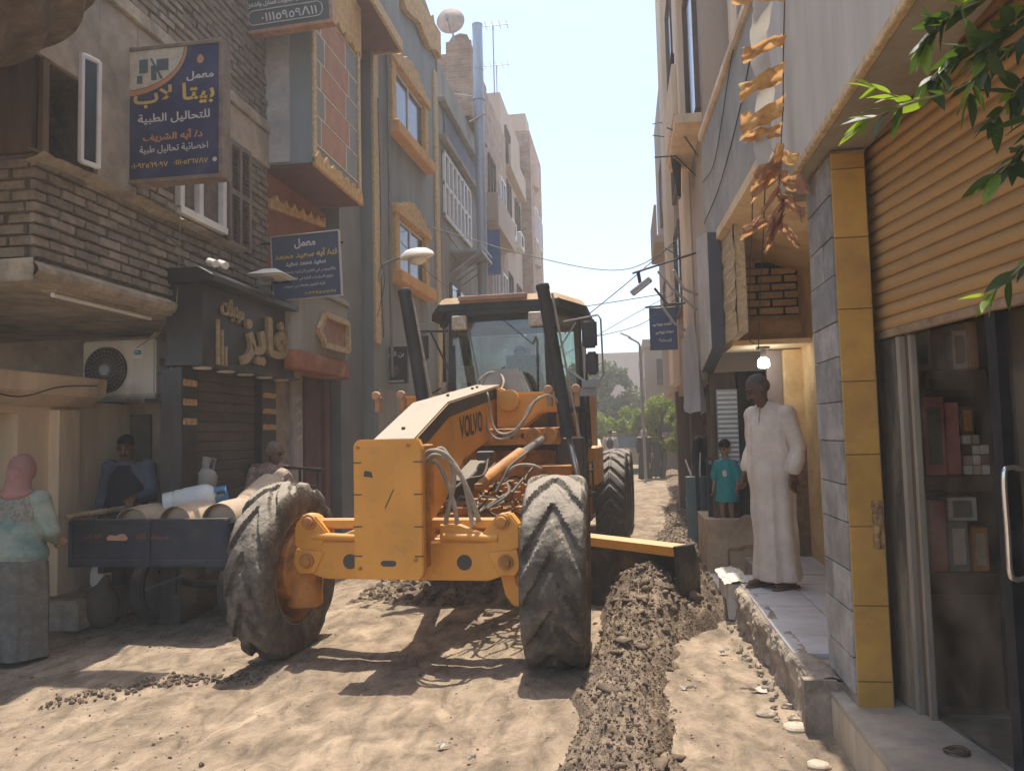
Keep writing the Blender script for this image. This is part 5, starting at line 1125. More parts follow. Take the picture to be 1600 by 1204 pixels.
# shop rows: hanging sheet, goods, barrels, railing
cl = MB(); cl.grid(36, 30, lambda u, v: Vector((.82+.10*math.sin(v*1.6)*(1-u)-.06*math.sin(u*17+v*2)*(.3+v)*.8, 9.05+2.0*u+.12*v*math.sin(u*4), 2.98-.12*u-(1.18-.25*u)*v+.04*math.sin(u*9)*v)))
tag(cl.build('hanging_sheet', mat('pale_sheet', (.50, .47, .44), r=.9, v=.08, sc=4, b=.15), smooth=True), 'large pale cloth sheet hanging as an awning over the right shop', 'cloth')
s5, wr, T = signbox('street_sign', 'blue hanging sign board with white Arabic lines high over the right side of the street', .47, .90, 3.0, 3.69, 13.0, .05, mat('sign_blue', (.03, .07, .17), r=.5, v=.12, sc=3, b=.03), frame=.01, mf=M_blackm)
wr('أحمد بيومى', .1, .9, .56, .68, M_signwhite, .07); wr('محمد بيومى', .2, .9, .36, .47, M_signwhite, .07)
wr('للمحاماة', .3, .8, .18, .26, M_signwhite, .04)
b = MB(); b.bar((.4, 13.02, 3.72), (1.0, 13.02, 3.74), .03); b.build('bracket', M_blackm, s5)
fx = thing('overhead_floodlight', 'grey rectangular street light hanging from a thin rod over the street', 'street light', (.3, 9.6, 3.5))
b = MB(); b.cyl((1.05, 9.5, 3.83), (.15, 9.5, 3.585), .014, 6); b.cyl((.22, 9.5, 3.6), (.24, 9.5, 3.46), .022, 8); b.build('rod', M_blackm, fx)
b = MB(); b.bar((.13, 9.5, 3.33), (.37, 9.46, 3.50), .12, .06); b.build('lamp_head', mat('light_grey_casting', (.33, .34, .36), r=.5), fx, bevel=.012)
b = MB(); b.bar((.16, 9.47, 3.315), (.36, 9.43, 3.455), .09, .01); b.build('lens', M_white, fx)
lp = thing('street_lamp', 'distant tall street lamp post with a bent arm at the end of the street', 'street lamp', (.57, 26, 0))
b = MB(); b.cyl((.62, 26, 0), (.58, 26, 4.5), .05, 8); b.tube(bez([(.58, 26, 4.45), (.52, 26, 4.62), (.2, 26, 4.82)]), .035, 7); b.build('post', M_grey, lp)
b = MB(); b.bar((.28, 26, 4.82), (-.07, 26, 4.98), .12, .05); b.build('lamp_head', M_white, lp, bevel=.01)
for (x, y, h, rr_, c, lab) in ((1.0, 11.3, 1.22, .17, (.12, .2, .2), 'teal plastic barrel full of mop sticks beside the right shops'), (1.12, 12.3, 1.05, .16, (.28, .30, .31), 'grey ribbed bin behind the teal barrel')):
    t = thing('barrel', lab, 'barrel', (x, y, 0)); m = mat('barrel_'+lab[:4], c, r=.6, dust=(DUST, .7, .5))
    prof = [(rr_*.92, 0)]+[(rr_*(1+.04*math.sin(i*1.3)), .05+i*h*.055) for i in range(13)]+[(rr_*1.05, h*.78), (rr_*1.05, h*.8), (rr_*.98, h*.8)]
    b = MB(); b.lathe(prof, (x, y, 0), (0, 0, 1), 20); b.build('body', m, t, smooth=40)
    b = MB(); b.cyl((x-.05, y, h*.7), (x-.16, y+.05, h*1.0), .014, 6); b.cyl((x+.02, y, h*.7), (x+.05, y, h*1.08), .014, 6); b.build('stick', M_white, t)
rl = thing('handrail', 'dark metal handrail post with a sloping silver rail at the porch', 'handrail', (1.0, 9.7, 0))
b = MB(); b.bar((.98, 9.5, 0), (.98, 9.5, 1.3), .06); b.build('post', M_blackm, rl)
b = MB(); b.bar((.93, 10.6, 0), (.93, 10.6, 1.2), .05); b.build('post', M_blackm, rl)
b = MB(); b.bar((.98, 9.48, 1.24), (1.30, 9.25, 1.38), .045); b.build('rail', M_grey, rl)
for i, (x, y, z, c) in enumerate([(1.15, 10.9, .0, (.2, .17, .15)), (1.18, 13.4, 0, (.25, .17, .12)), (1.2, 14.2, 0, (.15, .16, .2))]):
    t = thing('crate', ['low dark crate standing in the doorway behind the handrail', 'brown crate beside the shop pier down the right side', 'bluish crate farther down the right side pavement'][i], 'crate', (x, y, z)); m = mat(f'crate_{i}', c, r=.8)
    b = MB(); b.box(x-.15, x+.15, y-.2, y+.2, z+.0, z+.03)
    for k in range(4): b.box(x-.16, x+.16, y-.21, y-.19, z+.03+k*.11, z+.11+k*.11); b.box(x-.16, x-.14, y-.19, y+.21, z+.03+k*.11, z+.11+k*.11); b.box(x+.14, x+.16, y-.19, y+.21, z+.03+k*.11, z+.11+k*.11); b.box(x-.14, x+.14, y+.19, y+.21, z+.03+k*.11, z+.11+k*.11)
    b.build('slats', m, t)
# ================================================================= THE GRADER
M_yo = mat('machine_orange', (.70, .305, .045), r=.5, v=.1, sc=3, b=.06, bs=18, c2=(.50, .24, .05), thr=.60, sc2=6, soft=.10, dust=((.60, .42, .24), .95, .75), spec=.4)
M_yod = mat('machine_orange_grimy', (.50, .21, .05), r=.65, v=.2, sc=6, b=.2, bs=25, c2=(.17, .085, .035), thr=.6, sc2=5, dust=((.45, .31, .19), 1.0, .7))
M_cast = mat('worn_dark_panel', (.075, .068, .058), r=.6, v=.15, sc=5, b=.1, dust=((.30, .25, .19), .9, .7))
M_tyre = mat('dusty_tyre', (.085, .073, .06), r=.92, v=.3, sc=7, b=.5, bs=45, c2=(.19, .16, .125), thr=.56, sc2=6, dust=((.36, .31, .245), .75, .8))
M_tyre2 = mat('black_tyre', (.05, .045, .042), r=.85, v=.2, sc=7, b=.3, bs=45, dust=((.33, .29, .25), .62, .75))
M_hose = mat('dusty_hose', (.33, .28, .22), r=.7, v=.2, sc=12, b=.1)
M_rod = mat('steel_rod', (.5, .48, .45), r=.25, m=.7, v=.05, b=0)
M_cabglass = glass_mat('cab_glass', (.62, .74, .70), .10, .03, dust=.30)
M_cabgrey = mat('cab_grey', (.22, .21, .20), r=.6, v=.12, sc=5, b=.05, dust=((.4, .34, .28), .9, .5))
M_cap = mat('faded_roof', (.55, .36, .20), r=.6, v=.1, sc=3, b=.08, dust=((.60, .48, .34), .9, .6))
M_mirror = mat('mirror_back', (.045, .045, .048), r=.6, v=.15, dust=((.3, .27, .23), .9, .5))
GL = thing('motor_grader', 'big dusty orange motor grader with long gooseneck, cab and blade in the street', 'motor grader', (-1.61, 5.7, 0), R_(-2.9))
GT = wm(GL)
def gb_(name, b, m, parent=None, **k): return b.build(name, m, parent or GL, **k)
def tyre_mesh(Rr, Wd, m, worn, seed, N=20, lug=.03):
    b = MB(); nt_, npf = 288, 44
    rb_ = Rr*.62
    def pt(u, v):
        th = u*2*math.pi; t = v*2-1                      # across
        w_ = Wd/2; a = abs(t)
        if a < .60: x = t/.60*w_*.86; r = Rr-.018*(a/.60)**2.5; tread = 1
        elif a < .72: k = (a-.60)/.12; x = math.copysign(w_*(.86+.14*math.sin(k*1.57)), t); r = Rr-.018-.075*(1-math.cos(k*1.57)); tread = 1-k
        else: k = (a-.72)/.28; x = math.copysign(w_*(1-.16*k**1.5), t); r = Rr-.093-(Rr-.093-rb_)*k; tread = 0
        cx = x/(w_); ph = th*N/(2*math.pi)+abs(cx)*1.15+(.5 if cx > 0 else 0)*worn*0
        s = math.sin(ph*2*math.pi+ .5*fbm(math.cos(th)*2, math.sin(th)*2, cx*2+seed)*worn)
        g = sm(-.30, .18, s+.35+.25*fbm(math.cos(th)*5, math.sin(th)*5, cx*3+seed))         # 1 on a lug, 0 in the groove
        cen = sm(.0, .10, abs(cx)) if worn < .5 else 1
        h = lug*g*tread*(1-.25*worn*(1+fbm(math.cos(th)*3, math.sin(th)*3, cx*3+seed)))
        if worn > .5: h += .006*fbm(math.cos(th)*4, math.sin(th)*4, x*9+seed, 4)*tread+.003*fbm(math.cos(th)*22, math.sin(th)*22, x*30, 3)
        if worn <= .5: h *= .35+.65*cen
        if tread == 0: h += .004*math.sin(th*N*2)*(k < .25)+.002*fbm(math.cos(th)*6, math.sin(th)*6, x*20, 3)
        rr_ = r-lug*.6+h
        return Vector((x, rr_*math.sin(th), rr_*math.cos(th)))
    b.grid(nt_, npf, pt, wrapu=True); return b.me(m, smooth=35, name='tyre')
def wheel(x, y, R_w, W_, tme, side, lean=0, steer=0):
    """side: +1 the outer face looks to +x"""
    T = GT@Matrix.Translation((x, y, R_w-.015))@Matrix.Rotation(steer, 4, 'Z')@Matrix.Rotation(lean, 4, 'Y')
    rb_ = R_w*.60
    b = MB(T); s = side
    b.lathe([(rb_+.025, -W_*.44), (rb_+.03, -W_*.40), (rb_-.015, -W_*.39), (rb_-.05, -W_*.2), (rb_-.05, W_*.05), (rb_-.05, W_*.2), (rb_-.015, W_*.39), (rb_+.03, W_*.40), (rb_+.025, W_*.44)], (0, 0, 0), (s, 0, 0), 48, closed=True)
    b.lathe([(rb_-.045, .0), (rb_-.09, .03), (.20, .05), (.19, .02), (rb_-.1, .0)], (0, 0, 0), (s, 0, 0), 40, closed=True)
    b.lathe([(.205, .05), (.205, .02)], (0, 0, 0), (s, 0, 0), 24)
    w_ = gb_('wheel', b, M_yod, smooth=35)
    b = MB(T); b.lathe([(rb_+.020, -W_*.455), (rb_+.036, -W_*.45), (rb_+.036, -W_*.43), (rb_+.02, -W_*.42)], (0, 0, 0), (s, 0, 0), 48, closed=True); gb_('rim_lip', b, mat('dusty_rim_lip', (.36, .28, .19), r=.8, v=.2), w_, smooth=35)
    t = lk('tyre', tme, w_); t.matrix_basis = wm(w_).inverted()@T@Matrix.Rotation(random.uniform(0, .3), 4, 'X')
    b = MB(T); b.lathe([(.17, .0), (.17, .09), (.13, .13), (.10, .20), (.05, .21)], (0, 0, 0), (s, 0, 0), 24)
    for i in range(10): a = 2*math.pi*i/10; b.cyl((s*.05, .185*math.cos(a), .185*math.sin(a)), (s*.085, .185*math.cos(a), .185*math.sin(a)), .014, 6)
    gb_('hub', b, M_yod, w_, smooth=35)
    return w_
TF = tyre_mesh(.665, .31, M_tyre, .6, 3, N=12, lug=.042); TF2 = tyre_mesh(.678, .45, M_tyre, .6, 5, N=12, lug=.044); TR = tyre_mesh(.69, .46, M_tyre2, .2, 8, N=20, lug=.036)
wheel(-1.05, 0, .65, .30, TF, -1, lean=R_(1), steer=R_(0)); wheel(1.09, .03, .66, .45, TF2, 1, lean=R_(1), steer=R_(4))
for yy in (6.2, 7.75):
    for s in (-1, 1): wheel(1.08*s, yy, .675, .46, TR, s)
# drum housings just inside the front wheels
for s in (-1, 1):
    b = MB(GT); b.lathe([(.27, 0), (.27, .10), (.20, .14), (.16, .22), (.10, .24)], (s*1.02, 0, .66), (-s, 0, 0), 28); b.box(s*.86-.06, s*.86+.06, -.10, .12, .46, .92)
    gb_('steering_knuckle', b, M_yod, bevel=.01)
    b = MB(GT); b.prism([(s*x_, z_) for x_, z_ in [(.58, .93), (.70, 1.07), (.79, 1.08), (.86, .99), (.86, .84), (.78, .80), (.64, .84)]], lambda u, v, d: (u, d, v), -.23, -.10); kn = gb_('knuckle_plate', b, M_yo, bevel=.012, seg=2)
    for x_, z_ in ((.735, 1.02), (.755, .735)):
        b = MB(GT); b.lathe([(.055, 0), (.055, .03), (.040, .032), (.036, .05), (.015, .055)], (s*x_, -.225, z_), (0, -1, 0), 24); pb = gb_('pin_boss', b, M_yod, kn, smooth=35)
    b = MB(GT); b.prism([(s*x_, z_) for x_, z_ in [(.62, .80), (.84, .82), (.86, .70), (.82, .64), (.70, .64)]], lambda u, v, d: (u, d, v), -.235, -.222); gb_('pivot_plate', b, M_yo, bevel=.006)
    if s > 0: b = MB(GT); b.prism([(.68, .66), (.88, .66), (.88, .40), (.78, .40), (.72, .48)], lambda u, v, d: (u, d, v), -.12, .06); gb_('knuckle_flange', b, M_yo, bevel=.015)
    else: b = MB(GT); b.lathe([(.10, 0), (.135, .02), (.135, .28), (.115, .31)], (-.86, -.06, .36), (0, 0, 1), 24); gb_('knuckle_housing', b, M_yod, smooth=35)
# front axle
b = MB(GT); b.prism([(-.80, .66), (-.62, .60), (.62, .60), (.80, .66), (.80, .80), (.66, .88), (-.66, .88), (-.80, .80)], lambda u, v, d: (u, d, v), -.22, -.02); ax_ = gb_('front_axle', b, M_yo, bevel=.012, seg=2)
b = MB(GT); b.prism([(-.80, .66), (-.62, .60), (.62, .60), (.80, .66), (.80, .80), (.66, .88), (-.66, .88), (-.80, .80)], lambda u, v, d: (u, d, v), .06, .2); gb_('axle_rear_plate', b, M_yod, bevel=.01)
b = MB(GT)
for x in (-.42, .45): b.lathe([(.055, 0), (.055, .004)], (x, -.221, .73), (0, -1, 0), 20)
gb_('axle_hole', b, M_cast, ax_)
b = MB(GT); b.bar((-.76, -.14, 1.0), (.76, -.14, 1.0), .07, .075); gb_('lean_bar', b, M_yo, bevel=.012)
for x0, x1 in ((-.72, -.28), (.30, .70)):
    b = MB(GT); b.cyl((x0, -.22, .915), (x1, -.22, .90), .028, 12); gb_('tie_rod', b, M_yo, smooth=35)
b = MB(GT); b.prism([(.27, .88), (.27, 1.0), (.42, 1.0), (.60, .93), (.62, .88)], lambda u, v, d: (u, d, v), -.225, -.12); gb_('axle_bracket', b, M_yo, bevel=.008)
b = MB(GT); b.prism([(-.27, .88), (-.27, .96), (-.40, .96), (-.5, .92), (-.55, .88)], lambda u, v, d: (u, d, v), -.225, -.12); gb_('axle_bracket', b, M_yo, bevel=.008)
# push plate
b = MB(GT); b.prism([(-.245, .70), (-.215, .665), (.225, .665), (.255, .70), (.255, 1.56), (.225, 1.625), (-.21, 1.625), (-.245, 1.59)], lambda u, v, d: (u, d, v), -.56, -.49); pt_ = gb_('push_plate', b, M_yo, bevel=.008, seg=2)
b = MB(GT)
for z in (.82, 1.02, 1.24, 1.46):
    for s in (-1, 1): b.box(-.247 if s < 0 else .195, -.185 if s < 0 else .257, -.5625, -.5585, z, z+.009)
gb_('slot', b, M_cast, pt_)
b = MB(GT); b.prism([(u*.055+.005, v*.02+.775) for u, v in [(-.7, -1), (.7, -1), (1, -.5), (1, .5), (.7, 1), (-.7, 1), (-1, .5), (-1, -.5)]], lambda u, v, d: (u, d, v), -.562, -.5601); gb_('tow_slot', b, M_cast, pt_)
b = MB(GT)
for (x, z) in ((-.21, 1.57), (.16, 1.58), (-.2, .74), (.2, .80)): b.cyl((x, -.56, z), (x, -.575, z), .012, 8)
gb_('bolt', b, M_yod, pt_)
b = MB(GT); b.mesh([(-.02, -.5612, 1.15), (.045, -.5612, 1.28), (.055, -.5612, 1.28), (-.01, -.5612, 1.15)], [(0, 1, 2, 3)]); b.mesh([(-.17, -.5612, 1.37), (-.10, -.5612, 1.36), (-.11, -.5612, 1.40), (-.16, -.5612, 1.41)], [(0, 1, 2, 3)]); gb_('scratch', b, M_cast, pt_)
b = MB(GT); b.box(-.16, .20, -.49, -.10, .70, 1.58); gb_('front_bolster', b, M_yod, bevel=.01)
# gooseneck
TOPP = [(-.47, 1.60), (.48, 1.915), (3.0, 2.235), (3.35, 2.25)]
b = MB(GT); pr = [(-.47, 1.12), (-.10, .95), (.35, 1.12), (.9, 1.42), (3.35, 1.80)]+TOPP[::-1]
b.prism(pr, lambda u, v, d: (d, u, v), -.155, .155); gn = gb_('gooseneck', b, M_yo, bevel=.012, seg=2)
b = MB(GT)                                            # paler plates along the top of the beam
for (y0, z0), (y1, z1) in zip(TOPP, TOPP[1:-1]+[TOPP[-1]]):
    b.mesh([(-.15, y0, z0+.004), (.15, y0, z0+.004), (.15, y1, z1+.004), (-.15, y1, z1+.004), (-.15, y0, z0-.01), (.15, y0, z0-.01), (.15, y1, z1-.01), (-.15, y1, z1-.01)], [(0, 1, 2, 3), (0, 4, 5, 1), (1, 5, 6, 2), (2, 6, 7, 3), (3, 7, 4, 0)])
gb_('top_plate', b, mat('pale_top_plate', (.40, .345, .28), r=.7, v=.1, sc=3, b=.1, c2=(.38, .28, .18), thr=.58, sc2=3), gn)
b = MB(GT)                                            # dark band along the upper side
for (y0, z0), (y1, z1) in zip(TOPP, TOPP[1:]):
    for s in (-1, 1): b.mesh([(s*.1575, y0, z0-.012), (s*.1575, y1, z1-.012), (s*.1575, y1, z1-.125), (s*.1575, y0, z0-.125)], [(0, 1, 2, 3)])
gb_('dark_band', b, M_cast, gn)
ux = GT.to_3x3()@Vector((0, 1, .09)).normalized(); uz = GT.to_3x3()@Vector((0, -.09, 1)).normalized()
lettering('VOLVO', M_cast, gn, GT@Vector((.157, .80, 1.60)), ux, uz, .85, .20, bold=.022, ar=False)
b = MB(GT)
for y, z in ((1.9, 2.10), (2.1, 2.125), (1.0, 1.99), (-.2, 1.69)): b.cyl((.0, y, z), (.0, y, z+.02), .015, 8)
gb_('bolt', b, M_cast, gn)
# saddle, link bar, lift arms
b = MB(GT); b.box(-.80, .86, 1.95, 2.12, 1.53, 1.70); lb = gb_('link_bar', b, M_yod, bevel=.01)
b = MB(GT)
for x in (.26, .38, .5): b.lathe([(.028, 0), (.028, .004)], (x, 1.949, 1.62), (0, -1, 0), 14)
gb_('hole', b, M_cast, lb)
for x in (.60, .76):
    b = MB(GT); b.lathe([(.085, 0), (.085, .05), (.05, .052), (.05, .03), (.02, .03)], (x, 1.95, 1.615), (0, -1, 0), 22); gb_('pivot', b, M_yod, lb, smooth=35)
for s in (-1, 1):
    b = MB(GT); b.prism([(.16, 1.70), (.42, 1.70), (.62, 1.86), (.86, 1.86), (.86, 2.07), (.30, 2.07), (.16, 2.14)] , lambda u, v, d: (s*u+(.03), d, v), 2.15, 2.45); gb_('saddle_arm', b, M_yo, bevel=.02, seg=2)
    b = MB(GT); b.lathe([(.11, 0), (.11, .06), (.08, .07)], (s*.30+.03, 2.14, 1.99), (0, -1, 0), 24); gb_('saddle_boss', b, M_yo, smooth=35)
    for dx in (-.14, .13):
        b = MB(GT); x = s*.90+.02+dx; b.box(x-.025, x+.025, 1.90, 2.0, 1.90, 2.06); b.lathe([(.045, 0), (.045, .05)], (x, 1.91, 2.07), (0, -1, 0), 16); gb_('trunnion', b, mat('pinkish_lug', (.48, .27, .14), r=.7, v=.2, dust=((.5, .38, .27), .9, .6)), bevel=.008)
# lift cylinders, leaning to the right with the shifted blade
for p, q, e in (((-.70, 1.88, 3.16), (-.47, 1.88, 1.72), (-.30, 1.95, 1.0)), ((.745, 1.88, 3.12), (.965, 1.88, 1.60), (1.10, 1.95, .92))):
    p, q, e = Vector(p), Vector(q), Vector(e); d = (q-p).normalized()
    b = MB(GT); b.lathe([(.062, 0), (.069, .01), (.069, .05), (.064, .06), (.066, (q-p).length-.1), (.078, (q-p).length-.1), (.078, (q-p).length)], p, d, 24); cy = gb_('lift_cylinder', b, M_mirror, smooth=35)
    b = MB(GT); b.cyl(q, e, .028, 12); gb_('rod', b, M_rod, cy, smooth=True)
    b = MB(GT); b.cyl(p+Vector((.10, -.02, -.1)), q+Vector((.11, -.03, 0)), .012, 6); gb_('hose_pipe', b, M_hose, cy)
# drawbar, circle, swing cylinder
b = MB(GT); b.bar((0, .1, .95), (-.45, 2.2, .85), .14, .16); b.bar((0, .1, .95), (.6, 2.2, .85), .14, .16); b.box(-.62, .78, 2.1, 2.3, .80, .95); gb_('drawbar', b, M_yod, bevel=.01)
b = MB(GT); b.lathe([(.72, -.05), (.78, -.05), (.78, .05), (.62, .05), (.62, -.05)], (.1, 2.75, .82), (0, 0, 1), 40, closed=True); gb_('circle', b, M_yod, smooth=35)
b = MB(GT); b.lathe([(.06, 0), (.06, .85), (.05, .86)], (.28, .75, 1.18), Vector((.42, 1.15, .42)), 20); sc_ = gb_('swing_cylinder', b, M_yod, smooth=35)
b = MB(GT); b.cyl((.28+.27, .75+.74, 1.18+.27), (.72, 1.95, 1.60), .035, 10); gb_('rod', b, M_rod, sc_)
b = MB(GT); b.bar((.20, .6, 1.2), (.28, 1.0, 1.36), .16, .14); b.box(.30, .44, .8, .9, 1.42, 1.5); b.build('valve_block', M_cast, GL, bevel=.01)
rg_ = random.Random(4)
b = MB(GT)
for i in range(46):
    x, y, z = rg_.uniform(.2, .75), rg_.uniform(.5, 1.7), rg_.uniform(.98, 1.22); s_ = rg_.uniform(.015, .05)
    if rg_.random() < .5: b.box(x-s_, x+s_, y-s_, y+s_, z-s_*.7, z+s_*.7)
    else: b.cyl((x-s_, y, z), (x+s_*1.2, y+rg_.uniform(-.05, .05), z+rg_.uniform(-.03, .03)), s_*.6, 10)
b.build('pump_cluster', M_yod, GL, bevel=.003)['kind'] = 'stuff'
b = MB(GT)
for i in range(26):
    x, y = rg_.uniform(.18, .7), rg_.uniform(.3, 1.5); p = [(x, y, rg_.uniform(.95, 1.2))]
    for k in range(3): p.append((p[-1][0]+rg_.uniform(-.12, .14), p[-1][1]+rg_.uniform(0, .25), max(.9, p[-1][2]+rg_.uniform(-.12, .14))))
    b.tube(bez(p, 5), .011, 6)
gb_('hydraulic_lines', b, M_cast)['kind'] = 'stuff'
# hoses
hs = [[(.17, -.30, 1.44), (.24, -.34, 1.53), (.36, -.32, 1.50), (.46, -.25, 1.32), (.50, -.2, 1.05), (.52, -.2, .98)], [(.17, -.25, 1.40), (.26, -.3, 1.50), (.40, -.3, 1.44), (.50, -.26, 1.24), (.56, -.2, 1.02)],
      [(.2, -.2, 1.50), (.3, -.2, 1.54), (.38, -.2, 1.36), (.34, -.2, 1.12), (.30, -.2, .99)], [(.2, -.2, 1.46), (.28, -.22, 1.42), (.36, -.2, 1.2), (.40, -.2, 1.0)]]
for h in hs: b = MB(GT); b.tube(bez(h, 7), .017, 8); gb_('hose', b, M_hose, smooth=True)
hs = [[(.14, 1.9, 2.07), (.17, 1.86, 2.02), (.20, 1.84, 1.80), (.27, 1.82, 1.66), (.42, 1.8, 1.66), (.56, 1.8, 1.80), (.66, 1.82, 1.96), (.80, 1.84, 2.01), (.90, 1.84, 1.90), (.93, 1.84, 1.7)],
      [(.13, 1.9, 2.06), (.14, 1.84, 1.9), (.16, 1.82, 1.72), (.26, 1.8, 1.60), (.40, 1.8, 1.62), (.52, 1.8, 1.74), (.60, 1.82, 1.90), (.70, 1.84, 2.0)],
      [(-.1, 2.6, 2.24), (.02, 2.6, 2.32), (.14, 2.6, 2.30), (.2, 2.5, 2.2), (.18, 2.4, 2.1)], [(.2, 2.62, 2.2), (.24, 2.6, 2.28), (.30, 2.6, 2.18), (.30, 2.6, 2.0)],
      [(.5, 1.1, 1.30), (.6, 1.1, 1.36), (.72, 1.15, 1.36), (.8, 1.2, 1.32)]]
for h in hs: b = MB(GT); b.tube(bez(h, 8), .014, 8); gb_('hose', b, M_hose if h[0][0] != .5 else M_hose, smooth=True)
# blade
BD = Vector((-.78, .626, 0)).normalized(); P0 = Vector((2.04, 1.30, -.09)); BN = Vector((-.626, -.78, 0))
b = MB(GT)
cr = [(.10, .66), (.0, .60), (-.05, .45), (-.05, .25), (0, .10), (.09, 0.0), (.07, -.02), (-.03, .08), (-.09, .25), (-.09, .45), (-.04, .62), (.08, .69)]
b.prism(cr, lambda u, v, d: tuple(P0+BD*d+BN*(u)+Vector((0, 0, v))), 0, 3.6); bl = gb_('blade', b, mat('blade_steel', (.05, .045, .04), r=.45, v=.25, sc=6, b=.1, m=.3, c2=(.2, .13, .08), thr=.6), bevel=.004)
b = MB(GT); b.prism([(.10, .64), (.12, .64), (.12, .72), (-.02, .735), (-.02, .70), (.08, .70)], lambda u, v, d: tuple(P0+BD*d+BN*u+Vector((0, 0, v))), .02, 3.58); gb_('blade_top_rail', b, M_yo, bl)
b = MB(GT); b.prism([(.18, .74), (.14, .30), (.10, -.02), (-.12, -.02), (-.13, .5), (-.06, .74)], lambda u, v, d: tuple(P0-BD*.02+BD*d+BN*u+Vector((0, 0, v))), -.02, .03); gb_('end_bit', b, mat('blade_steel', (.05, .045, .04)), bl, bevel=.006)
# main body below and behind the cab
b = MB(GT); b.box(-.45, .62, 3.0, 5.0, .95, 1.55); gb_('cab_base', b, M_yo, bevel=.015)
b = MB(GT); b.box(-.2, .9, 2.55, 3.0, .98, 1.30); gb_('front_frame_box', b, M_yod, bevel=.012)
b = MB(GT); b.box(.20, .88, 2.50, 2.54, 1.05, 1.60) if False else b.box(-.4, .9, 2.98, 3.02, 1.30, 1.62); gb_('floor_front', b, M_yod, bevel=.006)
b = MB(GT); b.box(.64, .98, 3.2, 4.3, 1.02, 1.24); b.box(.5, 1.0, 4.6, 5.6, .95, 1.45); gb_('tank', b, M_yo, bevel=.02)
b = MB(GT); b.prism([(2.9, 1.60), (3.2, 1.58), (3.35, 1.2), (3.3, .9), (3.0, .85), (2.85, 1.1)], lambda u, v, d: (d, u-.2, v), .72, 1.02); gb_('step_box', b, M_cast, bevel=.02)
b = MB(GT); b.box(-.62, .68, 4.95, 8.5, 1.1, 2.35); gb_('engine_hood', b, M_yo, bevel=.06, seg=2)
for s in (-1, 1):
    b = MB(GT); b.box(s*.70-.12, s*.70+.12, 5.6, 8.3, .42, .95); b.cyl((s*.6, 6.97, .7), (s*.9, 6.97, .7), .3, 24); gb_('tandem_case', b, M_yo, bevel=.03)
    b = MB(GT); b.lathe([(.16, 0), (.16, .12), (.2, .14), (.2, .2)], (s*.86 if s < 0 else .62, 6.2, .675+.0), (1, 0, 0), 22); gb_('hub_flange', b, M_yo)
b = MB(GT); b.cyl((.84, 5.86, .96), (.98, 5.86, .96), .12, 20); gb_('axle_cap', b, mat('pale_orange', (.62, .40, .2), r=.6, v=.15), smooth=35)
b = MB(GT); b.cyl((-.3, 6.8, 2.3), (-.3, 6.8, 3.05), .06, 12); gb_('exhaust', b, M_cast)
# ---- cab
cab = MB(GT)
posts = [(-.53, 3.0, -.50, 3.05), (.66, 3.0, .60, 3.05), (-.83, 3.75, -.78, 3.75), (.92, 3.75, .87, 3.75), (-.80, 4.75, -.76, 4.7), (.88, 4.75, .83, 4.7)]
for xb, yb, xt, yt in posts: cab.bar((xb, yb, 1.45), (xt, yt, 3.10), .075, .085)
for (a, c) in (((-.53, 3.0), (.66, 3.0)), ((-.53, 3.0), (-.83, 3.75)), ((.66, 3.0), (.92, 3.75)), ((-.83, 3.75), (-.80, 4.75)), ((.92, 3.75), (.88, 4.75)), ((-.80, 4.75), (.88, 4.75))):
    cab.bar((*a, 1.50), (*c, 1.50), .08); cab.bar((*a, 1.93), (*c, 1.93), .045)
    cab.bar((*a, 3.06), (*c, 3.06), .09)
cb0 = gb_('cab_frame', cab, M_mirror, bevel=.008)
b = MB(GT); b.box(-.5, .63, 3.02, 3.05, 2.90, 3.10); gb_('visor_panel', b, M_mirror, cb0)
gl_ = lambda a, c, z0, z1, nm='pane': (lambda b: gb_(nm, b, M_cabglass, cb0))(MB(GT).mesh([(*a, z0), (*c, z0), (*c, z1), (*a, z1)], [(0, 1, 2, 3)]))
gl_((-.50, 3.0), (.62, 3.0), 1.96, 2.95, 'windscreen'); gl_((.69, 3.06), (.90, 3.70), 1.55, 3.02); gl_((.92, 3.80), (.88, 4.70), 1.55, 3.02, 'door_pane'); gl_((-.56, 3.06), (-.81, 3.70), 1.55, 3.02)
gl_((-.83, 3.80), (-.80, 4.70), 1.55, 3.02, 'door_pane'); gl_((-.48, 3.0), (.60, 3.0), 1.54, 1.90, 'lower_pane'); gl_((-.74, 4.74), (.82, 4.74), 1.95, 3.0, 'rear_pane')
b = MB(GT)
out = [(-.66, 2.93), (.78, 2.93), (1.03, 3.6), (1.0, 4.85), (-.92, 4.85), (-.95, 3.6)]
n = 6; vs = [(x, y, 3.10) for x, y in out]+[(x*1.0, y, 3.15) for x, y in out]+[(x*.92+.003, (y-3.9)*.93+3.9, 3.25) for x, y in out]
b.mesh(vs[n:], [tuple(range(n))[::-1], tuple(range(n, 2*n))]+[(i, (i+1) % n, (i+1) % n+n, i+n) for i in range(n)]); gb_('roof', b, M_cap, cb0, bevel=.02, seg=2)
b = MB(GT); b.mesh([(x*.985, (y-3.9)*.985+3.9, 3.08) for x, y in out]+[(x*.985, (y-3.9)*.985+3.9, 3.175) for x, y in out], [tuple(range(n))[::-1], tuple(range(n, 2*n))]+[(i, (i+1) % n, (i+1) % n+n, i+n) for i in range(n)]); gb_('roof_rim', b, M_mirror, cb0, bevel=.006)
b = MB(GT); b.box(-.40, .40, 2.90, 3.2, 3.19, 3.245); gb_('roof_strip', b, mat('roof_rose', (.40, .24, .18), r=.7), cb0, bevel=.006)
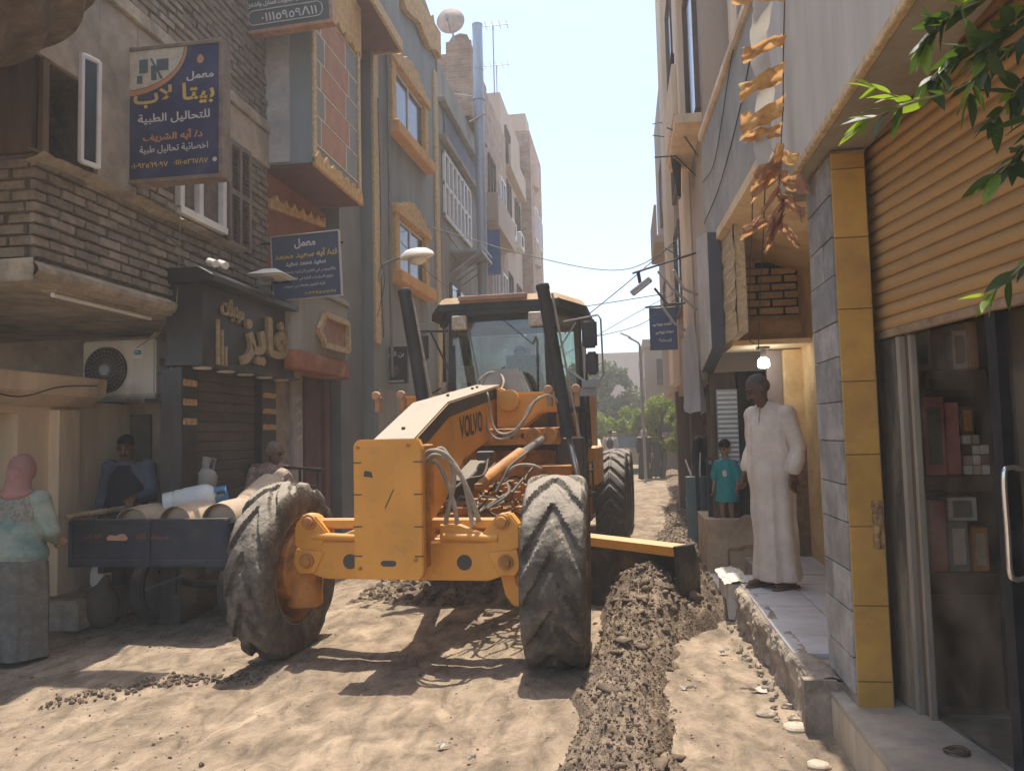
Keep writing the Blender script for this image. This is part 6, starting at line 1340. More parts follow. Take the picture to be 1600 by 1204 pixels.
for x in (-.40, .50): b = MB(GT); b.box(x-.085, x+.085, 2.90, 2.99, 2.86, 3.02); gb_('headlight', b, mat('lamp_glass_cream', (.50, .43, .34), r=.3, v=.25, sc=25, b=.2), cb0, bevel=.01)
b = MB(GT); b.bar((.12, 2.97, 2.95), (.45, 2.97, 2.66), .02, .012); b.bar((.45, 2.97, 2.66), (.49, 2.965, 2.75), .012); b.bar((-.10, 2.97, 2.25), (.12, 2.97, 2.42), .014, .01); b.bar((.50, 2.96, 2.72), (.49, 2.96, 1.98), .012); gb_('wiper', b, M_black, cb0)
b = MB(GT); b.mesh([(-.14, 2.5, 2.0), (.5, 2.5, 2.0), (.36, 2.6, 2.36), (.0, 2.6, 2.36), (-.14, 2.96, 2.0), (.5, 2.96, 2.0), (.34, 2.96, 2.36), (.02, 2.96, 2.36)],
                   [(0, 1, 2, 3), (7, 6, 5, 4), (0, 4, 5, 1), (1, 5, 6, 2), (2, 6, 7, 3), (3, 7, 4, 0)]); gb_('front_cowl', b, M_cabgrey, cb0, bevel=.03, seg=2)
b = MB(GT); b.box(-.5, .6, 3.3, 3.55, 1.55, 2.0); b.cyl((.05, 3.55, 1.9), (.05, 3.5, 2.32), .06, 12)
b.lathe([(.19, -.012), (.205, 0), (.19, .012), (.175, 0)], (.05, 3.5, 2.36), (0, -.35, 1), 24, closed=True); b.box(-.2, .3, 4.1, 4.55, 1.6, 1.95); b.box(-.18, .28, 4.5, 4.62, 1.9, 2.7); gb_('seat_and_console', b, M_mirror, cb0, bevel=.02)
b = MB(GT); b.mesh([(-.45, 3.02, 2.25), (-.25, 3.02, 2.25), (-.25, 3.03, 2.45), (-.45, 3.03, 2.45)], [(0, 1, 2, 3)]); gb_('sticker', b, mat('tan_cover', (.35, .28, .2), r=.8, v=.3, sc=15), cb0)
# mirrors
def mirror(s, x, y, z0, z1, w_):
    b = MB(GT); b.box(x-w_/2, x+w_/2, y-.03, y+.03, z0, z1); gb_('mirror', b, M_mirror, mr_, bevel=.025, seg=3)
b = MB(GT); b.tube([(.80, 3.0, 2.90), (1.20, 2.95, 2.95), (1.23, 2.95, 2.90), (1.24, 2.95, 2.28), (1.20, 2.95, 2.23), (1.08, 2.95, 2.22)], .011, 7); b.bar((.72, 3.0, 2.45), (1.02, 2.95, 2.22), .02); b.bar((.72, 3.0, 2.55), (.95, 2.95, 2.88), .015)
b.box(1.0, 1.2, 2.92, 3.02, 2.14, 2.22); b.box(.95, 1.15, 2.98, 3.06, 2.05, 2.14); mr_ = gb_('mirror_bracket', b, M_grey, cb0)
mirror(1, 1.10, 2.95, 2.58, 2.90, .17); mirror(1, 1.12, 2.95, 2.28, 2.54, .14)
b = MB(GT); b.bar((-.55, 3.0, 2.86), (-.98, 2.95, 2.87), .025); b.bar((-.76, 2.97, 2.86), (-.52, 3.0, 2.33), .022); b.bar((-.96, 2.95, 2.87), (-.99, 2.95, 2.62), .012); b.bar((-.54, 3, 2.25), (-.78, 2.95, 2.12), .02); mr_ = gb_('mirror_bracket', b, M_mirror, cb0)
mirror(-1, -.86, 2.95, 2.52, 2.84, .16)
b = MB(GT); b.box(-.63, -.56, 2.9, 2.97, 2.14, 2.26); gb_('work_light', b, M_hose, cb0, bevel=.01)
# ladder, grab rails on the right
b = MB(GT); b.tube(bez([(.97, 3.5, 1.3), (1.0, 3.45, 1.8), (1.0, 3.45, 2.3)]), .013, 7); b.bar((.92, 3.4, 1.0), (1.02, 3.4, 1.0), .03); b.bar((1.0, 3.35, .6), (1.0, 3.35, 1.3), .02); b.bar((1.0, 3.9, .6), (1.0, 3.9, 1.3), .02)
for z in (.62, .9, 1.18): b.box(.95, 1.02, 3.35, 3.9, z, z+.02)
gb_('ladder', b, M_mirror)
# ================================================================= people
def skin(n, c): return mat('skin_'+n, c, r=.6, v=.08, sc=8, b=.05, local=True)
def cloth(n, c, **k): return mat('cloth_'+n, c, r=.9, local=True, **{**dict(v=.1, sc=5, b=.25, bs=60), **k})
def rotz(v, a): c, s = math.cos(a), math.sin(a); return Vector((v[0]*c-v[1]*s, v[0]*s+v[1]*c, v[2]))
def head_parts(c, yaw=0, pitch=0, r=1.0):
    """head with nose, brow, chin, ears; faces -Y turned by yaw, pitched down by pitch"""
    c = Vector(c)
    def P(x, y, z):
        cp, sp_ = math.cos(pitch), math.sin(pitch); v = Vector((x, y*cp-z*-sp_*1, z*cp+y*sp_)) ; v = Vector((x, y*cp+z*-sp_, z*cp+y*sp_)); return c+rotz(v*r, yaw)
    e = (pitch, 0, yaw)
    return [('e', P(0, .012, .03), .076*r, .094*r, .092*r, e), ('e', P(0, -.022, -.045), .058*r, .070*r, .075*r, e), ('e', P(0, -.045, -.098), .030*r, .028*r, .022*r, e),
            ('c', P(0, -.085, .015), P(0, -.108, -.028), .010*r, .017*r), ('e', P(0, -.084, -.062), .026*r, .014*r, .012*r, e), ('e', P(.03, -.078, .038), .03*r, .012*r, .01*r, e), ('e', P(-.03, -.078, .038), .03*r, .012*r, .01*r, e),
            ('e', P(.078, .012, -.01), .012*r, .022*r, .034*r, e), ('e', P(-.078, .012, -.01), .012*r, .022*r, .034*r, e)], P
def hand_parts(w_, dr, side, spread=(0, 0, -1), curl=.5, s=1.0):
    """palm, four bent fingers and a thumb; dr: finger direction, spread: across the palm"""
    w_ = Vector(w_); dr = Vector(dr).normalized(); sp_ = Vector(spread); sp_ = (sp_-dr*sp_.dot(dr)).normalized(); nn = dr.cross(sp_)*side
    o = [('c', w_, w_+dr*.03*s, .026*s, .030*s)]
    for i in range(4):
        k = (i-1.5)/1.5; b0 = w_+dr*.02*s+sp_*k*.022*s; b1 = w_+dr*.09*s+sp_*k*.030*s
        o.append(('c', b0, b1, .017*s, .012*s))
        L1 = [.042, .048, .045, .034][i]*s; m_ = b1+(dr*math.cos(curl)+nn*math.sin(curl)).normalized()*L1; t = m_+(dr*math.cos(curl*2)+nn*math.sin(curl*2)).normalized()*L1*.75
        o += [('c', b1, m_, .0105*s, .0095*s), ('c', m_, t, .0095*s, .008*s)]
    t0 = w_+dr*.015*s-sp_*.022*s; t1 = t0+(dr*.6-sp_*.8).normalized()*.045*s; o += [('c', t0, t1, .014*s, .012*s), ('c', t1, t1+(dr*.95-sp_*.2+nn*.3).normalized()*.035*s, .0115*s, .009*s)]
    return o
def body_parts(h, sho, elb, wri, hips, knees, ank, feetdir=(0, -1, 0), chest=None, pel=None, fem=False, s=1.0):
    o = []
    pel = Vector(pel); chest = Vector(chest)
    o += [('e', pel, .15*s, .11*s, .12*s), ('e', chest, .165*s, .11*s, .17*s), ('c', pel, chest, .12*s, .13*s), ('c', chest+Vector((0, 0, .12*s)), h+Vector((0, .015, -.06)), .06*s, .05*s)]
    for i in (0, 1):
        S_, E, W_ = Vector(sho[i]), Vector(elb[i]), Vector(wri[i]); o += [('c', chest+Vector((0, 0, .12*s)), S_, .07*s, .062*s), ('c', S_, E, .052*s, .040*s), ('c', E, W_, .040*s, .027*s)]
        Hp, K, A = Vector(hips[i]), Vector(knees[i]), Vector(ank[i]); o += [('c', Hp, K, .085*s, .055*s), ('c', K, A, .055*s, .036*s)]
        f = Vector(feetdir).normalized(); o += [('c', A+Vector((0, 0, -.045*s))-f*.03*s, A+f*.15*s+Vector((0, 0, -.055*s)), .035*s, .024*s)]
    return o
def person(label, body, loc, yaw, m, voxel, group=None):
    me = blob(body, m, voxel, 3, 'person'); o = bpy.data.objects.new('person', me); COL.objects.link(o); tag(o, label, 'person', group)
    T = Matrix.Translation(loc)@Matrix.Rotation(yaw, 4, 'Z'); WM[o.name] = Matrix.Identity(4); o.location = loc; o.rotation_euler = (0, 0, yaw)
    return o
def wear(p, nm, parts, m, voxel=.012, smooth=5, fn=None, label=None):
    me = blob(parts, m, voxel, smooth, nm, fn) if not isinstance(parts, bpy.types.Mesh) else parts
    o = bpy.data.objects.new(nm, me); COL.objects.link(o); o.parent = p; return o
def face_bits(p, P, moustache=None, eyes=True, s=1.0, brow=(.03, .022, .018)):
    b = MB()
    for x in (-.030, .030): b.lathe([(.001, -.004), (.011, -.002), (.011, .004), (.001, .006)], P(x, -.088, .012), (P(x, -.2, .012)-P(x, -.088, .012)), 10)
    me = b.me(mat('eye_dark', (.03, .022, .018), r=.3, b=0)); o = bpy.data.objects.new('eyes', me); COL.objects.link(o); o.parent = p
    pr = [('c', P(-.048, -.086, .044), P(-.014, -.095, .042), .006, .007), ('c', P(.048, -.086, .044), P(.014, -.095, .042), .006, .007)]
    if moustache: pr += [('c', P(0, -.104, -.046), P(.034, -.092, -.058), .012, .008), ('c', P(0, -.104, -.046), P(-.034, -.092, -.058), .012, .008)]
    wear(p, 'brows', pr, mat('hair_dark', (.022, .018, .015), r=.8, b=.3, bs=90, local=True), .005, 1)
M_hair = mat('hair_dark', (.022, .018, .015)); M_hairgrey = mat('hair_grey', (.09, .08, .075), r=.9, v=.25, sc=40, b=.5, bs=90, local=True)
SK1, SK2, SK3 = skin('brown', (.20, .10, .06)), skin('dark', (.12, .062, .04)), skin('tan', (.34, .19, .12))

# ---- man in the long robe
hc = Vector((0, -.15, 1.64)); hp_, P = head_parts(hc, -.35, .52)
B = body_parts(hc, [(.175, -.02, 1.43), (-.175, -.02, 1.43)], [(.255, .03, 1.16), (-.23, 0, 1.17)], [(.26, -.06, .93), (-.20, -.12, .95)], [(.09, 0, .9), (-.09, 0, .9)], [(.1, -.02, .5), (-.1, -.03, .5)], [(.10, .02, .09), (-.11, -.06, .09)], chest=(0, -.02, 1.32), pel=(0, 0, .95))
B += hp_+hand_parts((.26, -.06, .93), (.02, -.25, -1), -1, (0, -1, .1), .55)+hand_parts((-.20, -.12, .95), (-.02, -.2, -1), 1, (0, -1, 0), .5)
man = person('standing man in a long cream robe looking down from the tiled pavement', B, (1.22, 6.74, .32), R_(-52), SK2, .007)
face_bits(man, P, True)
wear(man, 'hair', [('e', P(0, .022, .052), .079, .092, .078, (.52, 0, -.35)), ('e', P(0, .05, .01), .078, .07, .07, (.52, 0, -.35))], M_hairgrey, .007, 3)
def fold(t, f):
    return (1-t)**.9*(.06*math.cos(5*f+1.3*math.sin(3*t))+.045*math.cos(9*f+2+2*t)+.03*math.cos(14*f+3*t))+.018*math.cos(7*f+9*t)+.012*math.cos(12*f-6*t)
rings = [((0, .0, .06), .195, .185), ((0, .0, .10), .195, .188), ((0, .0, .3), .185, .175), ((0, -.01, .55), .185, .17), ((0, -.01, .8), .195, .172), ((0, -.02, .98), .200, .180), ((0, -.025, 1.15), .200, .172), ((0, -.02, 1.32), .205, .145), ((0, -.02, 1.43), .215, .115), ((0, -.025, 1.485), .16, .095), ((0, -.03, 1.52), .11, .08), ((0, -.045, 1.545), .075, .07)]
def lerp_r(rs, k=5):
    o = []
    for a, c in zip(rs, rs[1:]):
        for i in range(k): t = i/k; o.append((Vector(a[0]).lerp(Vector(c[0]), t), a[1]+(c[1]-a[1])*t, a[2]+(c[2]-a[2])*t))
    return o+[(Vector(rs[-1][0]), rs[-1][1], rs[-1][2])]
M_robe = cloth('cream_robe', (.66, .56, .46), c2=(.58, .47, .37), thr=.55, sc2=3, b=.2, bs=25)
def sleeve(S_, E, W_, r0, r1, r2): return [('c', S_, E, r0, r1), ('c', E, W_, r1, r2)]
rb2 = [('r', lerp_r(rings), fold)]+sleeve((.185, -.02, 1.435), (.25, .03, 1.15), (.262, -.05, .99), .076, .055, .062)+sleeve((-.185, -.02, 1.435), (-.225, 0, 1.17), (-.20, -.10, 1.0), .076, .055, .062)
def wr_(v):
    a = .010*fbm(v.x*6, v.y*6, v.z*4, 3); 
    if abs(v.x) > .2: a += .004*math.sin(v.z*34+v.x*12+v.y*15)
    return v+Vector((v.x, v.y, 0)).normalized()*a
robe = wear(man, 'robe', rb2, M_robe, .010, 3, wr_)
wear(man, 'placket', [('c', (0, -.128, 1.50), (.01, -.168, 1.27), .007, .007)], cloth('placket', (.38, .31, .24)), .005, 1)
wear(man, 'sandals', [('c', (.11, .08, .008), (.10, -.15, .008), .035, .035), ('c', (-.10, .02, .008), (-.11, -.22, .008), .035, .035)], M_brownwood, .008, 1, lambda v: Vector((v.x, v.y, max(min(v.z, .018), .0))))
# ---- woman, seen from behind
hc = Vector((0, .02, 1.44)); hp_, P = head_parts(hc, math.pi, .2, .95)
B = body_parts(hc, [(.15, 0, 1.20), (-.15, 0, 1.20)], [(.235, .02, .98), (-.235, .02, .98)], [(.15, .2, .88), (-.17, .2, .9)], [(.09, 0, .82), (-.09, 0, .82)], [(.1, 0, .45), (-.1, 0, .45)], [(.10, .0, .08), (-.09, .03, .08)], feetdir=(0, 1, 0), chest=(0, 0, 1.1), pel=(0, 0, .82), s=.93)
B += hp_+hand_parts((.15, .2, .88), (-.2, 1, -.2), 1, (0, 0, 1), .6, .9)+hand_parts((-.17, .2, .9), (.2, 1, -.2), -1, (0, 0, 1), .6, .9)
wo = person('woman in a pink headscarf, teal and cream top and long grey skirt seen from behind', B, (-4.70, 5.42, .0), R_(6), SK3, .009)
wear(wo, 'headscarf', [('e', (0, .02, 1.455), .098, .112, .125), ('c', (0, -.01, 1.40), (0, -.03, 1.29), .085, .10), ('e', (0, -.05, 1.275), .13, .09, .045, (.25, 0, 0)), ('e', (0, -.035, 1.42), .07, .09, .09)], cloth('pink_scarf', (.42, .22, .19), c2=(.34, .17, .15), b=.3), .008, 5, lambda v: v+Vector((0, 0, .004*math.sin(v.x*60+v.z*40))))
wr2 = lambda v: v+Vector((v.x, v.y, 0)).normalized()*(.007*math.sin(v.z*38+v.x*10)*sm(1.1, .95, v.z)+.008*fbm(v.x*8, v.y*8, v.z*6, 2))
M_top = cloth('teal_cream_top', (.34, .36, .29), c2=(.13, .22, .195), thr=.52, sc2=3.2, soft=.1)
nt = M_top.node_tree
trings = lerp_r([((0, 0, .74), .215, .165), ((0, -.01, .80), .225, .175), ((0, 0, .92), .185, .140), ((0, 0, 1.04), .165, .122), ((0, 0, 1.16), .185, .125), ((0, 0, 1.24), .17, .105), ((0, 0, 1.31), .09, .075)])
wear(wo, 'top', [('r', trings, lambda t, f: .015*math.cos(6*f+4*t))]+sleeve((.165, 0, 1.22), (.24, .02, .98), (.17, .18, .89), .082, .058, .046)+sleeve((-.165, 0, 1.22), (-.24, .02, .98), (-.19, .18, .91), .082, .056, .046), M_top, .010, 4, wr2)
yk = lerp_r([((0, 0, 1.06), .169, .127), ((0, 0, 1.16), .190, .130), ((0, 0, 1.24), .176, .111), ((0, 0, 1.30), .10, .08)])
wear(wo, 'lace_yoke', [('r', yk, None)], cloth('grey_lace', (.20, .19, .16), c2=(.30, .285, .24), thr=.5, sc2=38, soft=.05), .010, 3)
srings = lerp_r([((0, 0, .02), .235, .20), ((0, 0, .2), .225, .185), ((0, 0, .5), .225, .18), ((0, -.01, .72), .222, .175), ((0, 0, .80), .20, .155)])
wear(wo, 'skirt', [('r', srings, lambda t, f: (1-t*.6)*(.05*math.cos(6*f+t)+.035*math.cos(11*f+1-2*t)+.02*math.cos(17*f)))], cloth('brown_grey_skirt', (.13, .115, .095), c2=(.2, .185, .155), thr=.56, sc2=14), .012, 4)
# ---- man behind the cart in a navy waistcoat
hc = Vector((.0, -.06, 1.60)); hp_, P = head_parts(hc, .25, .25)
B = body_parts(hc, [(.18, 0, 1.39), (-.18, 0, 1.39)], [(.26, -.05, 1.16), (-.27, .03, 1.15)], [(.18, -.24, 1.13), (-.27, -.08, .92)], [(.09, 0, .9), (-.09, 0, .9)], [(.1, -.02, .5), (-.1, -.03, .5)], [(.10, .0, .09), (-.10, 0, .09)], chest=(0, -.02, 1.28), pel=(0, 0, .93))
B += hp_+hand_parts((.18, -.24, 1.13), (.1, -1, -.45), -1, (1, 0, 0), .7)+hand_parts((-.27, -.08, .92), (0, -.2, -1), 1, (0, -1, 0), .5)
m1 = person('dark haired man in a navy waistcoat resting one hand on the cart rail', B, (-4.87, 7.0, 0), R_(6), SK1, .009)
face_bits(m1, P, True)
wear(m1, 'hair', [('e', P(0, .015, .055), .080, .096, .075, (.25, 0, .25)), ('e', P(0, .05, .01), .078, .07, .07, (.25, 0, .25))], M_hair, .009, 2)
ts = lerp_r([((0, 0, .86), .185, .135), ((0, 0, 1.0), .18, .13), ((0, -.01, 1.2), .195, .138), ((0, -.01, 1.36), .20, .12), ((0, -.01, 1.43), .14, .095), ((0, -.02, 1.465), .075, .07)])
wear(m1, 'shirt', [('r', ts, None)]+sleeve((.19, 0, 1.41), (.262, -.05, 1.16), (.2, -.2, 1.13), .082, .054, .04)+sleeve((-.19, 0, 1.41), (-.272, .03, 1.15), (-.272, -.07, .95), .082, .054, .04), cloth('blue_shirt', (.13, .155, .20), c2=(.09, .11, .15), thr=.5), .010, 3, wr_)
ts = lerp_r([((0, -.006, .84), .192, .145), ((0, -.008, 1.0), .188, .142), ((0, -.02, 1.2), .195, .15), ((0, -.02, 1.34), .165, .13), ((0, -.02, 1.43), .10, .10)])
wear(m1, 'waistcoat', [('r', ts, None)], cloth('navy_waistcoat', (.026, .03, .042)), .010, 3, wr_)
wear(m1, 'trousers', [('c', (.09, 0, .9), (.1, -.02, .5), .11, .085), ('c', (-.09, 0, .9), (-.1, -.03, .5), .11, .085), ('c', (.1, -.02, .5), (.1, 0, .1), .085, .07), ('c', (-.1, -.03, .5), (-.1, 0, .1), .085, .07)], cloth('dark_trousers', (.05, .05, .05)), .014, 3)
# ---- older man beyond the cart, pinkish checked shirt
hc = Vector((.05, -.16, 1.47)); hp_, P = head_parts(hc, 1.15, .35)
B = body_parts(hc, [(.16, -.06, 1.28), (-.20, -.04, 1.30)], [(.24, -.15, 1.05), (-.27, -.08, 1.05)], [(.16, -.34, 1.0), (-.2, -.30, 1.0)], [(.09, 0, .85), (-.09, 0, .85)], [(.1, -.02, .48), (-.1, -.03, .48)], [(.10, .0, .09), (-.10, 0, .09)], chest=(0, -.06, 1.17), pel=(0, 0, .88))
B += hp_+hand_parts((.16, -.34, 1.0), (.1, -1, -.2), -1, (1, 0, 0), .6)+hand_parts((-.2, -.3, 1.0), (0, -1, -.2), 1, (1, 0, 0), .6)
m2 = person('older grey haired man in a faded pink checked shirt leaning beyond the cart', B, (-3.84, 8.02, .03), R_(12), SK1, .009)
face_bits(m2, P)
wear(m2, 'hair', [('e', P(0, .024, .042), .082, .094, .082, (.35, 0, 1.15)), ('e', P(0, .055, .0), .078, .065, .07, (.35, 0, 1.15))], mat('hair_sandy_grey', (.20, .165, .135), r=.9, v=.2, sc=30, b=.4, local=True), .009, 2)
ts = lerp_r([((0, 0, .82), .19, .14), ((0, -.02, .98), .19, .14), ((0, -.05, 1.12), .20, .14), ((0, -.07, 1.25), .20, .12), ((0, -.08, 1.32), .15, .10), ((.01, -.1, 1.37), .085, .08)])
wear(m2, 'shirt', [('r', ts, None)]+sleeve((.15, -.06, 1.27), (.24, -.15, 1.05), (.17, -.31, 1.0), .075, .062, .045)+sleeve((-.19, -.04, 1.28), (-.27, -.08, 1.05), (-.21, -.27, 1.0), .075, .062, .045), cloth('pink_check', (.36, .20, .16), c2=(.45, .36, .3), thr=.5, sc2=26, soft=.06), .010, 3, wr_)
wear(m2, 'trousers', [('c', (.09, 0, .85), (.1, -.02, .5), .11, .085), ('c', (-.09, 0, .85), (-.1, -.03, .5), .11, .085), ('c', (.1, -.02, .5), (.1, 0, .1), .085, .07), ('c', (-.1, -.03, .5), (-.1, 0, .1), .085, .07)], cloth('dark_trousers', (.05, .05, .05)), .014, 3)
# ---- boy in teal
s = .68
hc = Vector((0, -.02, 1.07)); hp_, P = head_parts(hc, 0, .25, .9)
B = body_parts(hc, [(.12, 0, .88), (-.12, 0, .88)], [(.16, .02, .70), (-.16, .0, .70)], [(.16, -.05, .54), (-.16, -.06, .54)], [(.06, 0, .5), (-.06, 0, .5)], [(.06, -.02, .28), (-.06, -.03, .28)], [(.06, .0, .06), (-.06, 0, .06)], chest=(0, 0, .78), pel=(0, 0, .54), s=.66)+hp_
B += hand_parts((.16, -.05, .54), (0, -.2, -1), -1, (0, -1, 0), .5, .7)+hand_parts((-.16, -.06, .54), (0, -.2, -1), 1, (0, -1, 0), .5, .7)
boy = person('small boy in a teal shirt with a pale printed badge, standing by the handrail', B, (1.13, 9.15, .50), R_(-30), SK3, .009); boy.scale = (.86,)*3
face_bits(boy, P)
wear(boy, 'hair', [('e', P(0, .018, .05), .080, .094, .078, (.25, 0, 0))], M_hair, .009, 2)
ts = lerp_r([((0, 0, .36), .16, .12), ((0, 0, .5), .15, .11), ((0, 0, .66), .13, .095), ((0, 0, .80), .135, .095), ((0, 0, .89), .10, .075), ((0, 0, .93), .055, .05)])
wear(boy, 'shirt', [('r', ts, lambda t, f: .03*(1-t)*math.cos(5*f))]+sleeve((.115, 0, .87), (.165, .01, .72), (.165, .0, .68), .05, .055, .055)+sleeve((-.115, 0, .87), (-.165, .0, .72), (-.165, 0, .68), .05, .055, .055), cloth('teal', (.02, .26, .25), c2=(.015, .20, .20)), .010, 3)
wear(boy, 'badge', [('e', (.02, -.098, .74), .035, .006, .05)], M_signwhite, .005, 1)
# ---- driver in the cab
dT = GT@Vector((.10, 4.15, 1.05)); hc = Vector((0, -.1, 1.60)); hp_, P = head_parts(hc, .1, .2)
B = body_parts(hc, [(.20, 0, 1.38), (-.20, 0, 1.38)], [(.28, -.25, 1.15), (-.28, -.25, 1.15)], [(.14, -.52, 1.30), (-.14, -.52, 1.30)], [(.1, 0, .85), (-.1, 0, .85)], [(.14, -.42, .86), (-.14, -.42, .86)], [(.14, -.5, .5), (-.14, -.5, .5)], chest=(0, 0, 1.22), pel=(0, .02, .92))+hp_
B += hand_parts((.14, -.52, 1.30), (-.3, -1, .1), -1, (0, 0, 1), .8)+hand_parts((-.14, -.52, 1.30), (.3, -1, .1), 1, (0, 0, 1), .8)
dv = person('driver behind the dusty windscreen in the cab of the grader', B, dT, R_(-2.9), SK1, .011)
wear(dv, 'hair', [('e', P(0, .018, .05), .080, .094, .078, (.2, 0, 0))], M_hair, .009, 2)
ts = lerp_r([((0, 0, .86), .185, .135), ((0, 0, 1.2), .195, .138), ((0, 0, 1.34), .20, .12), ((0, 0, 1.42), .12, .09), ((0, -.02, 1.48), .07, .065)])
wear(dv, 'shirt', [('r', ts, None)]+sleeve((.19, 0, 1.38), (.285, -.25, 1.15), (.16, -.48, 1.28), .074, .062, .045)+sleeve((-.19, 0, 1.38), (-.285, -.25, 1.15), (-.16, -.48, 1.28), .074, .062, .045), cloth('tan_shirt', (.30, .22, .15)), .012, 3)
# ---- far figures
def far_person(label, loc, yaw, top, low, hairm, sk, robe_=False, hgt=1.0, stride=.12, bag=None, scarf=None):
    hc = Vector((0, 0, 1.60)); hp_, P = head_parts(hc, 0, .1)
    B = body_parts(hc, [(.2, 0, 1.42), (-.2, 0, 1.42)], [(.25, .04, 1.15), (-.25, -.02, 1.15)], [(.25, -.08, .92), (-.25, -.12, .92)], [(.09, 0, .9), (-.09, 0, .9)], [(.1, -stride, .5), (-.1, stride*.3, .5)], [(.10, -stride, .09), (-.10, stride, .09)], chest=(0, 0, 1.28), pel=(0, 0, .93))+hp_
    B += hand_parts((.25, -.08, .92), (0, -.2, -1), -1, (0, -1, 0), .4)+hand_parts((-.25, -.12, .92), (0, -.2, -1), 1, (0, -1, 0), .4)
    p = person(label, B, loc, yaw, sk, .016)
    p.scale = (hgt,)*3
    if scarf: wear(p, 'headscarf', [('e', (0, .015, 1.62), .10, .11, .125), ('c', (0, .02, 1.52), (0, .02, 1.42), .09, .12)], scarf, .014, 3)
    else: wear(p, 'hair', [('e', P(0, .02, .05), .082, .096, .08)], hairm, .012, 2)
    ts = lerp_r([((0, 0, .05 if robe_ else .84), .24 if robe_ else .185, .2 if robe_ else .135), ((0, 0, .9), .20, .15), ((0, 0, 1.2), .19, .135), ((0, 0, 1.38), .195, .12), ((0, 0, 1.46), .12, .09), ((0, 0, 1.5), .07, .065)])
    wear(p, 'robe' if robe_ else 'shirt', [('r', ts, (lambda t, f: (1-t)*.06*math.cos(6*f)) if robe_ else None)]+sleeve((.19, 0, 1.41), (.255, .04, 1.15), (.255, -.07, .95), .07, .06, .05)+sleeve((-.19, 0, 1.41), (-.255, -.02, 1.15), (-.255, -.11, .95), .07, .06, .05), top, .015, 3)
    if not robe_: wear(p, 'trousers', [('c', (.09, 0, .92), (.1, -stride, .5), .105, .08), ('c', (-.09, 0, .92), (-.1, stride*.3, .5), .105, .08), ('c', (.1, -stride, .5), (.1, -stride, .1), .08, .065), ('c', (-.1, stride*.3, .5), (-.1, stride, .1), .08, .065)], low, .016, 3)
    if bag: wear(p, 'backpack', [('e', (0, .17, 1.24), .13, .09, .2), ('c', (.1, .0, 1.44), (.12, -.12, 1.3), .02, .02), ('c', (-.1, .0, 1.44), (-.12, -.12, 1.3), .02, .02)], bag, .014, 3)
    return p
CB, CW, CG = cloth('black', (.03, .03, .035)), cloth('whiteish', (.48, .46, .45)), cloth('grey', (.16, .15, .15))
far_person('distant person in a white shirt with a dark backpack walking away down the street', (-.55, 27.5, 0), math.pi, CW, CG, M_hair, SK1, bag=CB)
far_person('distant woman in a long black robe walking at the far end of the street', (.62, 26.5, 0), .3, CB, CG, M_hair, SK3, True, scarf=CW)
far_person('second distant figure in black robe right beside the first at the end of the street', (1.10, 27.6, 0), -.2, CB, CG, M_hair, SK1, True, scarf=CB)
far_person('person in dark clothes standing in the shop doorway behind the teal barrel', (1.22, 11.6, .08), .4, CB, CW, M_hair, SK1)
far_person('tall person in a dark jacket behind the handrail among the hanging goods', (1.38, 12.6, .30), -.3, cloth('dark_maroon', (.06, .035, .035)), CG, M_hair, SK2)

# ================================================================= the cart
M_cart = mat('navy_cart_paint', (.028, .033, .05), r=.5, v=.2, sc=4, b=.12, c2=(.06, .055, .05), thr=.56, sc2=3, dust=((.33, .27, .2), .95, .5))
ct = thing('cargo_cart', 'dark navy cargo tricycle box loaded with gas cylinders, its rack behind, at the left', 'cart', (-4.05, 7.0, 0))
x0, x1, y0, y1 = -4.72, -3.30, 6.02, 7.90
b = MB(); b.box(x0, x1, y0, y0+.03, .60, .985); fp = b.build('front_panel', M_cart, ct, bevel=.006)
b = MB(); b.box(x0+.02, x1-.02, y0-.012, y0, .62, .66); b.box(x0-.008, x1+.008, y0-.012, y0+.04, .965, 1.0)
for x in (x0, -4.0, x1): b.box(x-.018, x+.018, y0-.018, y0, .60, .99)
b.build('rib', M_cart, fp, bevel=.003)
b = MB(); b.prism([(-4.39, .845), (-4.36, .868), (-4.30, .862), (-4.26, .878), (-4.22, .875), (-4.19, .84), (-4.21, .82), (-4.38, .824)], lambda u, v, d: (u, d, v), y0-.0035, y0-.0005); b.build('torn_sticker', mat('peach_sticker', (.60, .30, .19), r=.7, b=0), fp)
lettering('الله اكبر', mat('faded_orange_paint', (.22, .10, .055), b=0), fp, (-4.60, y0-.001, .83), (1, 0, 0), (0, 0, 1), .16, .05, bold=.03)
lettering('سبحان الله', mat('faded_orange_paint', (.22, .10, .055)), fp, (-4.12, y0-.001, .82), (1, 0, 0), (0, 0, 1), .30, .06, bold=.03)
b = MB(); b.box(x0, x0+.03, y0+.03, y1, .60, .97); b.build('side_panel', M_cart, ct, bevel=.005)
b = MB(); b.box(x1-.03, x1, y0+.03, y1, .60, .95); b.build('side_panel', M_cart, ct, bevel=.005)
b = MB(); b.box(x0+.03, x1-.03, y0+.03, y1, .60, .63); b.build('floor', M_cart, ct)
b = MB(); b.box(x0, x1, y1, y1+.03, .60, 1.0); b.build('rear_panel', M_cart, ct, bevel=.005)
b = MB(); b.tube(bez([(x0-.02, y0-.03, 1.025), (x0+.0, 6.6, 1.03), (x0+.01, 7.2, 1.035), (x0+.03, 7.9, 1.04)], 6), .026, 10); b.build('wooden_rail', mat('pale_pole', (.50, .36, .20), r=.8, v=.3, sc=9, b=.3, c2=(.3, .2, .12), thr=.6), ct, smooth=True)
b = MB()
b.bar((x0-.05, 7.93, 1.42), (-3.24, 7.93, 1.31), .03)
for x in (-4.7, -4.3, -3.9, -3.5, -3.3): b.bar((x, 7.93, .98), (x, 7.93, 1.42-(x+4.77)*.075), .022)
